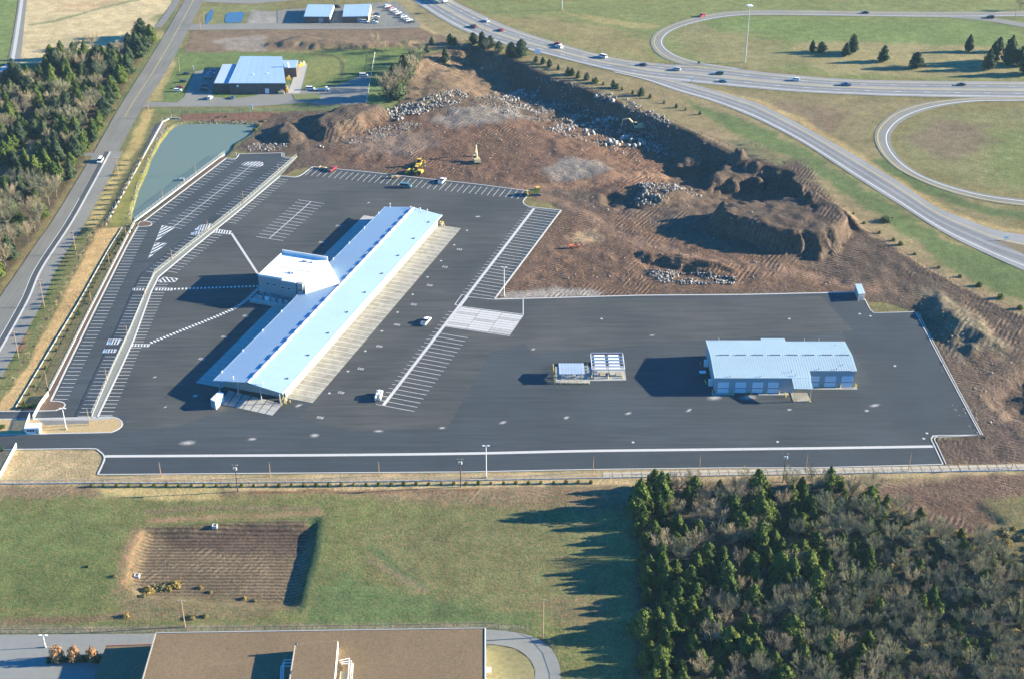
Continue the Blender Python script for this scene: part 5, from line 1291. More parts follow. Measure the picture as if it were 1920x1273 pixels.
# drives round it
struct('near_drive', sheet(PL([(-60, 1190), (292, 1187), (285, 1206), (200, 1209), (190, 1232), (90, 1238), (80, 1228), (-60, 1238)]), 0.05), M['concrete'].copy() if False else mat('drive_grey', (0.205, 0.208, 0.19), 0.9, var=0.08, scale=0.4, var2=0.06))
struct('near_drive', sheet(PL([(-60, 1230), (80, 1228), (190, 1245), (182, 1265), (170, 1330), (-60, 1330)]), 0.046), M['drive_grey'])
RD = [(905, 1179), (955, 1183), (1000, 1193), (1030, 1212), (1047, 1240), (1052, 1273), (1054, 1330), (1000, 1330), (1002, 1275), (1003, 1255), (990, 1232), (965, 1215), (930, 1208), (905, 1207)]
struct('near_drive', sheet([tuple(q) for q in resample(PL(RD[:7]), 30)] + [tuple(q) for q in resample(PL(RD[7:]), 30)], 0.05), M['drive_grey'])
struct('near_lawn', sheet(PL([(900, 1208), (930, 1209), (965, 1216), (990, 1233), (1002, 1255), (1001, 1330), (900, 1330)]), 0.045), mat('lawn_dry', (0.20, 0.18, 0.085), 0.95, var=0.3, scale=0.7, var2=0.2))
# hut on the lawn
p = P(915, 1262); ht = empty('meter_cabinet', (p[0], p[1], 0.05), 0, 'pale cabinet on the lawn against the near building', 'cabinet')
mb = MB(); mb.box(0, 0, 0, 2.0, 2.2, 1.4); mb.build('body', M['machine_tan'], ht); mb = MB(); mb.box(0, 0, 1.4, 2.2, 2.4, 0.12); mb.build('lid', M['concrete'], ht)

# ------------------------------------------------------------------ fences and walls
def fence(name, label, pts, h, spacing, wall=0.0, mesh='chain_link', postm='steel', postr=0.07, extra_top=0.0, posth=None, wallm='concrete_white', z0=0.0, cat='fence', zfun=None):
    l = PL(pts); root = empty(name, (l[0][0], l[0][1], z0), 0, label, cat)
    o = np.array(l[0])
    postme = None
    for i in range(len(l) - 1):
        a, b = np.array(l[i]) - o, np.array(l[i + 1]) - o; L2 = np.linalg.norm(b - a); n = max(1, round(L2 / spacing))
        ang = math.atan2(*(b - a)[::-1])
        st = L2 / n
        pm = MB()
        if wall:
            pm.box(0, 0, -1.6, st - 0.04, 0.3, wall + 1.6)
            wm = pm.mesh('wall_segment', M[wallm])
        pm = MB()
        pm.add([(-st / 2, 0.02, wall), (st / 2, 0.02, wall), (st / 2, 0.02, h), (-st / 2, 0.02, h)], [(0, 1, 2, 3)])
        fm = pm.mesh('fence_panel', M[mesh])
        pm = MB(); pm.tube((0, 0, -0.3), (0, 0, (posth or h) + extra_top), postr, n=5); po = pm.mesh('post', M[postm])
        rm = MB(); rm.box(0, 0, h - 0.04, st, 0.06, 0.07); rl = rm.mesh('rail', M[postm])
        for k in range(n):
            c = a + (b - a) * (k + .5) / n
            if wall: link('wall_segment', wm, root, (c[0], c[1], 0), ang)
            if h > wall + .05:
                link('fence_panel', fm, root, (c[0], c[1], 0), ang); link('rail', rl, root, (c[0], c[1], 0), ang)
            q = a + (b - a) * k / n; link('post', po, root, (q[0], q[1], 0), ang)
    return root
fence('pond_fence', 'mesh fence on low wall between the pond and the car park', [(421, 289.5), (252, 416)], 1.7, 3.0, wall=0.3, posth=2.3, wallm='concrete')
fence('car_park_fence', 'long pale mesh fence along the left edge of the car park', [(252, 419), (232, 458), (212, 497), (165, 589), (118, 683), (92, 733)], 1.5, 3.0, wall=0.35, posth=1.6)
fence('median_fence', 'pale mesh fence along the median between car park and dock court', [(556, 296), (457, 382), (356, 462), (291, 514), (276, 546), (243, 625), (214.5, 685), (172, 780)], 2.0, 3.0, wall=0.0, posth=2.1)
fence('roadside_wall', 'low pale wall with tall posts between the county road and the pond', [(322, 222), (305, 230), (198, 424)], 0.8, 3.2, wall=0.55, posth=3.0, wallm='concrete')
fence('white_kerb_wall', 'thin low white wall running down beside the straw strip', [(229, 427), (202, 470), (146, 570), (100, 645), (27, 767)], 0.3, 4.0, wall=0.22, posth=0.2, wallm='concrete')
fence('boundary_fence', 'long pale panelled fence along the near edge of the site', [(-40, 907), (180, 905), (400, 905), (640, 903), (880, 900), (1110, 896), (1360, 891), (1560, 888), (1767, 884), (1960, 880)], 1.5, 3.3, wall=0.25, mesh='chain_link', posth=1.6)
fence('plot_fence', 'thin wire fence behind the pond on the grass verge', [(318, 212), (470, 212), (560, 206), (700, 202)], 1.6, 6, mesh='chain_link_fine')
fence('lawn_fence', 'white fence line between truck court and tree belt', [(703, 102), (687, 196)], 1.4, 5, wall=0.0, mesh='chain_link', postr=0.12, postm='lamp_white')
fence('field_fence', 'thin wire fence behind the near building', [(-40, 1186), (290, 1184), (910, 1174), (985, 1178), (1020, 1194), (1045, 1222), (1058, 1260), (1060, 1300)], 1.4, 5, mesh='chain_link_fine', postm='wood_dark')
fence('ramp_fence', 'thin right-of-way fence along the edge of the stripped ground', [(960, 106), (1040, 141), (1200, 203), (1300, 246), (1400, 290), (1480, 320), (1560, 388), (1640, 443), (1720, 493), (1800, 537), (1940, 600)], 1.3, 7, mesh='chain_link_fine', postm='wood_dark')

# ------------------------------------------------------------------ poles, lamps, signs
def pole(u, v, vtop, kind, label, name=None, terrain=False):
    x, y, z = PT(u, v) if terrain else P(u, v)
    h = max(2.5, height_to(u, v, vtop) - z)
    cat = {'utility': 'utility pole', 'wood': 'pole', 'lamp': 'lamp post', 'mast': 'light mast'}[kind]
    nm = name or {'utility': 'utility_pole', 'wood': 'fence_light_pole', 'lamp': 'lamp_post', 'mast': 'light_mast'}[kind]
    o = empty(nm, (x, y, z), 0, label, cat)
    if kind in ('utility', 'darkutility'):
        mb = MB(); mb.tube((0, 0, -.3), (0, 0, h), 0.22, 0.15, 8); mb.build('shaft', M['wood_pole'], o)
        mb = MB(); mb.box(0, 0.15, h - 0.9, 2.2, 0.14, 0.16); ca = mb.build('crossarm', M['wood_pole'], o)
        for s_ in (-0.95, -0.4, 0.4, 0.95):
            mb = MB(); mb.tube((s_, 0.15, h - 0.75), (s_, 0.15, h - 0.45), 0.08, n=6); mb.build('insulator', M['insulator'], ca)
    elif kind == 'wood':
        mb = MB(); mb.tube((0, 0, -.3), (0, 0, h), 0.16, 0.12, 6); mb.build('shaft', M['wood_pole'], o)
        mb = MB(); mb.box(0, -0.15, h - 0.35, 0.35, 0.45, 0.3); mb.build('floodlight', M['steel_dark'], o)
    elif kind == 'lamp':
        mb = MB(); mb.tube((0, 0, 0), (0, 0, h), 0.16, 0.11, 8); mb.build('shaft', M['lamp_white'], o)
        mb = MB(); mb.tube((0, 0, 0), (0, 0, 0.8), 0.32, n=8); mb.build('footing', M['concrete'], o)
        for s_ in (-1, 1):
            mb = MB(); mb.box(s_ * 0.9, 0, h - 0.15, 0.8, 0.55, 0.22); mb.build('lamp_head', M['lamp_white'], o)
            mb = MB(); mb.tube((0, 0, h - 0.05), (s_ * 0.6, 0, h - 0.05), 0.06); mb.build('arm', M['lamp_white'], o)
    else:
        mb = MB(); mb.tube((0, 0, 0), (0, 0, h), 0.38, 0.2, 8); mb.build('shaft', M['steel'], o)
        mb = MB(); mb.tube((0, 0, h - 0.4), (0, 0, h - 0.1), 1.5, n=12); mb.build('ring', M['lamp_white'], o)
        for k in range(6):
            t = k * math.pi / 3; mb = MB(); mb.box(1.9 * math.cos(t), 1.9 * math.sin(t), h - 0.7, 0.9, 0.9, 0.45); mb.build('lamp_head', M['lamp_white'], o)
    return o
for (u, v, vt, lab) in ((35, 669, 621, 'wooden utility pole standing lowest on the left roadside'), (83, 575, 524, 'wooden utility pole beside the road above the lowest one'), (143, 477, 434, 'wooden utility pole beside the lower end of the roadside wall'), (222, 331, 295, 'wooden utility pole beside the roadside wall and pond'),
                      (280, 222, 192, 'wooden utility pole at the warehouse driveway mouth'), (337, 136, 108, 'wooden utility pole opposite the warehouse car park'), (376, 57, 32, 'wooden utility pole at the upper access drive'), (383, 46, 24, 'wooden utility pole beside the narrow blue pond'),
                      (347, 1174, 1124, 'pale utility pole in the near field beside the ploughed basin'), (1018, 1194, 1122, 'tall pale utility pole by the curved drive')):
    pole(u, v, vt, 'utility', lab)
for (u, v, vt, lab) in ((446, 921, 869, 'dark utility pole left of centre in front of the boundary fence'), (864, 912, 858, 'dark utility pole with pale transformer near the middle of the boundary fence'), (1468, 903, 848, 'dark utility pole with two transformers above the wood')):
    o = pole(u, v, vt, 'utility', lab)
    h = height_to(u, v, vt)
    for ch in o.children:
        if ch.name.startswith('shaft'): ch.data.materials[0] = M['wood_dark']
    for s_ in (-0.4, 0.4):
        mb = MB(); mb.tube((s_, -0.3, h - 2.4), (s_, -0.3, h - 1.4), 0.28, n=8); mb.build('transformer', M['insulator'], o)
for u, v, vt, w in ((302, 893, 866, 'leftmost'), (507, 893, 866, 'second'), (711, 891, 865, 'third'), (1112, 885, 856, 'fourth'), (1311, 883, 853, 'fifth'), (1511, 880, 851, 'sixth'), (1703, 883, 848, 'seventh'), (1897, 878, 841, 'rightmost')):
    pole(u, v, vt, 'wood', 'slim brown floodlight pole on the boundary fence, %s counting from the left' % w)
for u, v, vt, w in ((457, 384, 358, 'near the head of the median fence'), (522, 322, 305, 'at the top end of the median fence'), (390, 434, 413, 'beside the upper crosswalk on the median'), (323, 490, 467, 'above the bend of the median fence'), (272, 558, 537, 'just below the bend of the median fence'), (239, 630, 609, 'beside the lower crosswalk on the median'),
                    (201, 716, 690, 'on the lower stretch of the median'), (168, 797, 766, 'at the rounded tip of the entrance island'), (367, 326, 305, 'on the pond fence, upper one'), (305, 372, 356, 'on the pond fence, lower one'), (237, 446, 425, 'by the bend of the car park fence'), (205, 496, 474, 'in the shrubs left of the car park, upper'), (171, 566, 545, 'in the shrubs left of the car park, middle'), (89, 725, 695, 'in the shrubs left of the car park, lower')):
    pole(u, v, vt, 'wood', 'slim brown light pole ' + w)
pole(945.5, 557, 501, 'lamp', 'white twin-headed lamp post at the inner corner of the yard')
pole(912, 895, 835, 'lamp', 'white twin-headed lamp post by the near boundary fence')
pole(124.5, 805, 765, 'lamp', 'white lamp post on the straw of the entrance island')
pole(85.5, 1213, 1190, 'lamp', 'white lamp post with twin floodlights on the near drive')
pole(1397, 118, 10, 'mast', 'very tall light mast inside the upper loop ramp')
pole(1053.5, 19, -60, 'mast', 'tall light mast in the grass cut off by the top edge')
pole(1903, 35, 0, 'wood', 'dark pole beside the far ramp at top right', name='ramp_pole')
# power line along the county road
rd = [(383, 46, 24), (337, 136, 108), (280, 222, 192), (222, 331, 295), (143, 477, 434), (83, 575, 524), (35, 669, 621)]
for s_ in (-0.95, 0.95):
    mb = MB()
    for k in range(len(rd) - 1):
        a = P(*rd[k][:2]); b = P(*rd[k + 1][:2]); ha = height_to(*rd[k]) - .5; hb = height_to(*rd[k + 1]) - .5
        prev = None
        for t in np.linspace(0, 1, 9):
            q = (a[0] + (b[0] - a[0]) * t + s_, a[1] + (b[1] - a[1]) * t, ha + (hb - ha) * t - 1.2 * 4 * t * (1 - t))
            if prev: mb.tube(prev, q, 0.018, n=3, cap=False)
            prev = q
    tag(mb.build('power_line', M['steel_dark']), 'thin power line strung between the roadside poles, %s wire' % ('left' if s_ < 0 else 'right'), 'wire')
# billboard and road signs
def board(name, label, u, v, w, h, leg, face, cat='sign'):
    x, y, z = PT(u, v); o = empty(name, (x, y, z), 0, label, cat)
    mb = MB(); mb.box(0, 0, leg, w, 0.18, h); mb.build('panel', M[face], o)
    for s_ in (-w * .3, w * .3):
        mb = MB(); mb.tube((s_, 0.15, -0.3), (s_, 0.15, leg + h * .8), 0.1, n=6); mb.build('leg', M['wood_pole'], o)
board('billboard', 'blank white billboard between the quarry edge and highway', 1008, 108, 3.6, 3.2, 2.2, 'sign_white', 'billboard')
board('exit_sign', 'small green exit sign at the loop ramp nose', 1310, 124, 1.8, 1.4, 1.6, 'sign_green')
board('exit_sign', 'small pale exit sign in the fork of the quarry-side ramp', 1297, 156, 1.2, 1.6, 1.8, 'sign_white')
board('gore_sign', 'white sign standing in the fork at the far right edge', 1886, 452, 1.8, 1.6, 1.2, 'sign_white')
board('plot_sign', 'small white sign panel on the grass above the warehouse car park', 363, 133, 0.6, 3.2, 0.2, 'sign_white')
board('verge_sign', 'white board sign on the verge right of the warehouse drive', 472, 205, 1.0, 2.4, 0.3, 'sign_white')
board('lot_sign', 'white marker board at the top left corner of the car park', 443, 294, 0.7, 1.9, 0.2, 'sign_white')
board('lot_sign', 'white marker board at the top right corner of the car park', 532.5, 294, 0.7, 1.9, 0.2, 'sign_white')
for u, v, w in ((403, 988, 'at the top edge of the ploughed basin'), (257, 1081, 'on the left bank of the ploughed basin')):
    x, y, z = PT(u, v); o = empty('drain_box', (x, y, z), 0, 'white open concrete drain box ' + w, 'drain box')
    for dx, dy, sx, sy in ((0, .7, 1.7, .25), (0, -.7, 1.7, .25), (.72, 0, .25, 1.15), (-.72, 0, .25, 1.15)):
        mb = MB(); mb.box(dx, dy, -.2, sx, sy, 1.2); mb.build('side', M['concrete_white'], o)
# headwall and outlet by the pond
x, y, z = PT(328, 224); o = empty('outlet_headwall', (x, y, 0), 0, 'concrete outlet headwall with dark pipe at the pond corner', 'headwall')
mb = MB(); mb.box(0, 0, -1, 6, 0.5, 1.9); mb.build('wall', M['concrete'], o); mb = MB(); mb.tube((0, -0.6, 0.1), (0, 0.6, 0.1), 0.7, n=10); mb.build('pipe', M['steel_dark'], o)
p = P(341, 336); o = empty('pond_intake', (p[0] - 0, p[1], -0.8), 0, 'small grey intake box in the water by the pond fence', 'intake')
mb = MB(); mb.box(0, 0, 0, 2.2, 1.6, 1.0); mb.build('box', M['concrete'], o); mb = MB(); mb.box(0, 0, 1.0, 2.4, 1.8, 0.12); mb.build('grate', M['steel'], o)

# ------------------------------------------------------------------ vehicles
VP = {}
def extrude(mb, prof, w, mi=0, wtop=None):
    """side profile (x forward, z) swept across the width; narrower where given"""
    n = len(prof); vs = []
    for s_ in (-1, 1):
        for i, (x, z) in enumerate(prof):
            k = (wtop[i] if wtop else 1.0); vs.append((x, s_ * w / 2 * k, z))
    fs = [tuple(range(n - 1, -1, -1)), tuple(range(n, 2 * n))] + [(i, (i + 1) % n, n + (i + 1) % n, n + i) for i in range(n)]
    mb.add(vs, fs, mi)
def proto_vehicle(kind):
    parts = []
    if kind in ('sedan', 'suv', 'van', 'pickup'):
        L_, W_ = {'sedan': (4.8, 1.85), 'suv': (4.9, 1.95), 'van': (5.4, 2.05), 'pickup': (5.7, 2.0)}[kind]
        h = L_ / 2
        hood = {'sedan': .88, 'suv': 1.05, 'van': 1.1, 'pickup': 1.08}[kind]
        mb = MB(); extrude(mb, [(-h, .35), (h - .05, .35), (h, .62), (h - .2, hood - .08), (h - 1.2, hood), (-h + .15, hood + .02), (-h, .8)], W_); parts.append(('body', mb, None))
        roof = {'sedan': (1.42, -1.5, -.9, .35, 1.05), 'suv': (1.75, -2.3, -2.1, .45, 1.2), 'van': (2.1, -2.65, -2.55, 1.2, 1.9), 'pickup': (1.8, -.65, -.5, .75, 1.35)}[kind]
        z1, x0, x1, x2, x3 = roof
        mb = MB(); extrude(mb, [(x0, hood), (x3, hood), (x2, z1 - .06), (x1, z1 - .06)], W_ * .93, wtop=[1, 1, .82, .82]); parts.append(('windows', mb, 'glass'))
        mb = MB(); mb.box((x1 + x2) / 2, 0, z1 - .06, x2 - x1 + .1, W_ * .78, .07); parts.append(('roof', mb, None))
        if kind == 'pickup':
            mb = MB(); mb.box(-1.8, 0, hood + .025, 2.0, W_ * .8, .02); parts.append(('bed', mb, 'steel_dark'))
        wx = (h - .95, -h + 1.0); r = .34
    elif kind == 'semi':
        W_ = 2.5
        mb = MB(); mb.box(-2.2, 0, 1.1, 12.5, 2.5, 2.9); parts.append(('trailer', mb, None))
        mb = MB(); extrude(mb, [(4.3, .6), (7.6, .6), (7.6, 1.7), (6.4, 1.9), (6.1, 3.2), (4.3, 3.3)], 2.4); parts.append(('cab', mb, None))
        mb = MB(); mb.box(6.3, 0, 2.0, .25, 2.0, .9); parts.append(('windscreen', mb, 'glass'))
        wx = (6.6, 3.6, -6.2, -7.4); r = .5
    elif kind == 'utility_truck':
        W_ = 2.2
        mb = MB(); extrude(mb, [(.6, .5), (3.1, .5), (3.2, 1.2), (2.2, 1.35), (1.8, 2.2), (.6, 2.25)], 2.1); parts.append(('cab', mb, None))
        mb = MB(); extrude(mb, [(1.95, 1.45), (2.25, 1.4), (1.85, 2.1)], 1.8); parts.append(('windows', mb, 'glass'))
        for s_ in (-.85, .85):
            mb = MB(); mb.box(-1.4, s_, .6, 3.8, .5, 1.3); parts.append(('tool_box', mb, None))
        mb = MB(); mb.box(-1.4, 0, .7, 3.7, 1.2, .35); parts.append(('deck', mb, 'machine_tan'))
        mb = MB(); mb.box(-1.0, 0, 1.05, .6, .6, 1.6); mb.tube((-1, 0, 2.4), (1.4, 0, 2.6), .18); parts.append(('boom', mb, None))
        wx = (2.3, -2.0); r = .42
    elif kind == 'flatbed':
        W_ = 2.3
        mb = MB(); mb.box(-1.6, 0, .8, 7.0, 2.3, .25); parts.append(('deck', mb, 'steel'))
        mb = MB(); extrude(mb, [(2.1, .5), (4.3, .5), (4.4, 1.3), (3.6, 1.5), (3.2, 2.5), (2.1, 2.5)], 2.2); parts.append(('cab', mb, None))
        mb = MB(); mb.box(3.5, 0, 1.6, .3, 1.9, .7); parts.append(('windscreen', mb, 'glass'))
        wx = (3.5, -3.4); r = .45
    elif kind == 'trailer':
        W_ = 1.9
        mb = MB(); mb.box(0, 0, .5, 5.0, 1.9, .2); mb.box(-2.4, 0, .7, .15, 1.9, .9); mb.tube((2.5, 0, .6), (3.9, 0, .5), .1); parts.append(('deck', mb, 'wood_pole'))
        mb = MB(); mb.box(-.4, .4, .7, 3.2, .7, .35); mb.box(.6, -.4, .7, 1.2, .8, .5); parts.append(('load', mb, 'machine_tan'))
        wx = (-.2, -1.0); r = .33
    root = bpy.data.objects.new(kind, None); root.empty_display_size = .3
    for nm, mb, m in parts:
        o = bpy.data.objects.new(nm, mb.mesh(kind + '_' + nm, M[m] if m else M['car_white'])); o.parent = root; o['_paint'] = m is None
    tm = MB(); tm.tube((0, -.12, 0), (0, .12, 0), r, n=10); tme = tm.mesh('wheel', M['rubber'])
    for x in wx:
        for s_ in (-1, 1):
            o = bpy.data.objects.new('wheel', tme); o.parent = root; o.location = (x, s_ * (W_ / 2 - .1), r)
    VP[kind] = root
NAMES = dict(sedan='car', suv='car', van='van', pickup='pickup_truck', semi='lorry', utility_truck='utility_truck', flatbed='flatbed_truck', trailer='utility_trailer')
CATS = dict(sedan='car', suv='car', van='van', pickup='pickup', semi='lorry', utility_truck='truck', flatbed='truck', trailer='trailer')
def vehicle(kind, u, v, col, label, u2=None, v2=None, rz=None, group=None, z=0.07, scale=1.0):
    if kind not in VP: proto_vehicle(kind)
    p = P(u, v)
    if z is None: p = PT(u, v); z = p[2] + .02
    if rz is None:
        q = P(u2, v2); rz = math.atan2(q[1] - p[1], q[0] - p[0])
    r = bpy.data.objects.new(NAMES[kind], None); r.empty_display_size = .3; COL.objects.link(r)
    r.location = (p[0], p[1], z); r.rotation_euler = (0, 0, rz); r.scale = (scale,) * 3
    tag(r, label, CATS[kind], group)
    for ch in VP[kind].children:
        c = ch.copy(); c.parent = r; COL.objects.link(c)
        if c.get('_paint'):
            c.material_slots[0].link = 'OBJECT'; c.material_slots[0].material = M['car_' + col]
        if '_paint' in c: del c['_paint']
    return r
G1 = 'vehicles on the highway'
for k, u, v, col, u2, v2, lab in (
    ('semi', 823, 1.5, 'white', 760, -30, 'white lorry on the highway cut by the top edge'), ('pickup', 889, 52, 'maroon', 930, 72, 'dark red pickup on the highway beside the wooded bank'), ('sedan', 912, 41, 'white', 870, 18, 'white car leading the red ones at the upper highway'),
    ('sedan', 939, 58.5, 'red', 900, 40, 'bright red car alone on the upper highway'), ('suv', 1046, 85, 'red', 1010, 73, 'red car running beside a white one on the highway'), ('suv', 1048, 90, 'white', 1010, 78, 'white car running beside a red one on the highway'),
    ('van', 1130, 108.5, 'white', 1090, 98, 'white van on the highway left of the loop ramp'), ('sedan', 1206, 123.5, 'dark', 1160, 115, 'dark car on the highway just before the loop ramp'), ('suv', 1268, 132.5, 'silver', 1220, 126, 'silver car on the highway at the ramp nose'),
    ('suv', 1349, 140, 'green', 1300, 135, 'dark green car on the highway below the light mast'), ('sedan', 1356, 154.5, 'teal', 1400, 158, 'teal car on the near lanes of the highway'), ('suv', 1491, 152, 'white', 1450, 149, 'white car on the highway under the lone tree group'),
    ('pickup', 1586, 161, 'blue', 1540, 158, 'blue pickup on the highway right of the white car'), ('sedan', 1802, 161, 'dark', 1760, 160.5, 'black car on the highway near the right edge'), ('suv', 1316, 32, 'red', 1290, 39, 'red car climbing the upper loop ramp'),
    ('sedan', 1622, 26, 'dark', 1580, 25.5, 'black car on the far straight ramp'), ('suv', 1857, 34.5, 'maroon', 1820, 31, 'dark red car on the far ramp at the right edge')):
    vehicle(k, u, v, col, lab, u2, v2, group=G1, z=0.075, scale=1.12)
vehicle('van', 188.5, 304, 'white', 'white van driving down the county road by the pond', 175, 325, scale=1.1)
vehicle('pickup', 799, 605, 'white', 'white pickup driving across the court between dock and staging pad', 812, 590, scale=1.15)
vehicle('utility_truck', 711, 745, 'white', 'white utility truck at the lower end of the trailer row', 716, 728, scale=1.05)
vehicle('pickup', 829, 342, 'white', 'white pickup parked nose-in along the upper stall row', 836, 334, scale=1.15)
vehicle('van', 761, 352, 'teal', 'dark teal van standing in the lane under the upper stall row', 790, 354, scale=1.15)
vehicle('trailer', 742, 334, 'white', 'small flat trailer parked in the upper stall row', 760, 332)
vehicle('pickup', 623, 320, 'red', 'red pickup parked at the left end of the upper stall row', 632, 314, z=0.075, scale=1.1)
vehicle('trailer', 608, 318, 'white', 'flat trailer behind the red pickup', 622, 320, z=0.075)
G2 = 'cars parked at the warehouse'
for k, u, v, col, rz, lab in (('sedan', 350, 140, 'dark', 0.1, 'dark car parked topmost in the left row at the warehouse'), ('sedan', 343.5, 154.5, 'dark', 0.1, 'dark car parked alone in the left row at the warehouse'), ('sedan', 337, 165.5, 'red', 0.1, 'red car parked beside a white one at the warehouse'), ('suv', 333.5, 172, 'white', 0.1, 'white car parked beside a red one at the warehouse'),
                        ('sedan', 399, 134, 'blue', .1, 'blue car parked topmost against the warehouse annex'), ('sedan', 396, 139.5, 'silver', .1, 'silver car parked second against the warehouse annex'), ('sedan', 392, 145, 'blue', .1, 'blue car parked third against the warehouse annex'), ('suv', 390, 149, 'grey', .1, 'grey car parked fourth against the warehouse annex'), ('sedan', 384, 162, 'maroon', .1, 'maroon car parked against the warehouse annex'), ('suv', 382, 170, 'dark', .1, 'black car parked lowest against the warehouse annex'),
                        ('suv', 394, 186, 'white', 1.4, 'white car parked left in front of the warehouse'), ('sedan', 437, 185, 'blue', 1.5, 'dark blue car parked in front of the warehouse wall')):
    vehicle(k, u, v, col, lab, rz=rz, group=G2)
vehicle('flatbed', 604, 171, 'white', 'white flatbed truck in the truck court', rz=0.0, scale=1.0); vehicle('van', 582, 169, 'white', 'white van behind the flatbed truck in the truck court', rz=0.0)
vehicle('van', 682, 144, 'white', 'white van at the top end of the truck court', rz=0.05)
G3 = 'cars parked near the top edge'
cols = ['white', 'red', 'white', 'silver', 'white', 'dark', 'white', 'silver', 'white', 'dark']
wds = ['first', 'second', 'third', 'fourth', 'fifth', 'sixth', 'seventh', 'eighth', 'ninth', 'tenth']
for k in range(10):
    vehicle('sedan' if k % 2 else 'suv', 727 + k * 5.0, 13.5 + k * 3.3, cols[k], '%s car, %s from the top in the slanting row by the highway bank' % (cols[k], wds[k]), rz=0.55, group=G3)
for k, (u, v, c) in enumerate(((706, 28, 'blue'), (705, 34, 'white'), (703, 39, 'dark'))): vehicle('sedan', u, v, c, '%s car parked beside the right brick unit' % c, rz=0.0, group=G3)
for u, v, c, w in ((683, 43, 'white', 'white van parked before the right brick unit'), (701, 44, 'white', 'white pickup parked at the corner of the right brick unit'), (632, 15, 'dark', 'dark van parked between the two brick units')): vehicle('pickup' if 'pickup' in w else 'van', u, v, c, w, rz=0.0, group=G3)

# ---- earth-moving machines
def excavator(u, v, rz, label, boom_up=True, mt='machine_yellow', s=1.0):
    x, y, z = PT(u, v); o = empty('excavator', (x, y, z), rz, label, 'excavator'); o.scale = (s,) * 3
    for sd in (-1, 1):
        mb = MB(); extrude(mb, [(-2.0, .1), (-1.6, 0), (1.6, 0), (2.0, .1), (2.2, .5), (1.8, .95), (-1.8, .95), (-2.2, .5)], .6); mb.v = [(a, b + sd * 1.2, c) for a, b, c in mb.v]; mb.build('track', M['steel_dark'], o)
    mb = MB(); mb.box(-.4, 0, 1.0, 3.6, 2.7, 1.1, tx=.95); mb.build('body', M[mt], o)
    mb = MB(); mb.box(-1.9, 0, 1.1, 1.0, 2.7, 1.4, tx=.8); mb.build('counterweight', M[mt], o)
    mb = MB(); mb.box(.9, .85, 2.1, 1.4, .95, 1.3, tx=.85); cb_ = mb.build('cab', M[mt], o); mb = MB(); mb.box(.9, .85, 2.3, 1.46, 1.0, .8, tx=.87); mb.build('window', M['glass'], cb_)
    if boom_up: a, b, c = (1.0, 1.9), (4.0, 6.6), (6.4, 4.0)
    else: a, b, c = (1.0, 1.9), (3.6, 4.6), (6.0, 4.2)
    mb = MB(); mb.tube((a[0], -.3, a[1]), (b[0], -.3, b[1]), .42, .32, 4); mb.build('boom', M[mt], o)
    d = (c[0] + .3, .9 if boom_up else .7)
    mb = MB(); mb.tube((b[0], -.3, b[1]), (c[0], -.3, c[1]), .32, .25, 4); mb.tube((c[0], -.3, c[1]), (d[0], -.3, d[1] + 1), .25, .2, 4); mb.build('stick', M[mt], o)
    mb = MB(); extrude(mb, [(d[0] - .7, d[1]), (d[0] + .3, d[1] - .3), (d[0] + .5, d[1] + .9), (d[0] - .1, d[1] + 1.1)], 1.2); mb.v = [(p, q - .3, r) for p, q, r in mb.v]; mb.build('bucket', M['steel_dark'], o)
    return o
excavator(894, 306, math.radians(100), 'tan excavator with raised boom above the upper stall row', True, 'machine_tan', 1.25)
excavator(1195, 243, math.radians(185), 'tan excavator working among the boulders below the highway', False, 'machine_tan', 1.45)
def loader(u, v, rz, label, s=1.0, mt='machine_yellow'):
    x, y, z = PT(u, v); o = empty('wheel_loader', (x, y, z + .05), rz, label, 'loader'); o.scale = (s,) * 3
    mb = MB(); extrude(mb, [(-3.2, .8), (-.3, .8), (-.3, 2.0), (-3.0, 1.9), (-3.3, 1.5)], 2.0); mb.build('engine_hood', M[mt], o)
    mb = MB(); extrude(mb, [(-.2, .8), (2.0, .7), (2.0, 1.4), (-.2, 1.7)], 1.8); mb.build('front_frame', M[mt], o)
    mb = MB(); mb.box(-.7, 0, 1.9, 1.4, 1.5, 1.5, tx=.85); c = mb.build('cab', M['glass'], o); mb = MB(); mb.box(-.7, 0, 3.4, 1.4, 1.6, .12); mb.build('cab_roof', M[mt], c)
    for sd in (-.6, .6):
        mb = MB(); mb.tube((1.0, sd, 1.8), (3.4, sd, .8), .2, n=4); mb.build('lift_arm', M[mt], o)
    mb = MB(); extrude(mb, [(3.2, .1), (4.6, .1), (3.6, .3), (3.3, 1.4), (3.0, 1.2)], 3.0); mb.build('bucket', M[mt], o)
    for xx in (-2.2, 1.2):
        for sd in (-1.15, 1.15):
            mb = MB(); mb.tube((xx, sd - .3, .85), (xx, sd + .3, .85), .85, n=12); mb.build('wheel', M['rubber'], o)
    return o
loader(787, 312, math.radians(80), 'upper of two yellow wheel loaders by the upper stall row', 1.3)
loader(779, 326, math.radians(160), 'lower of two yellow wheel loaders by the upper stall row', 1.25)
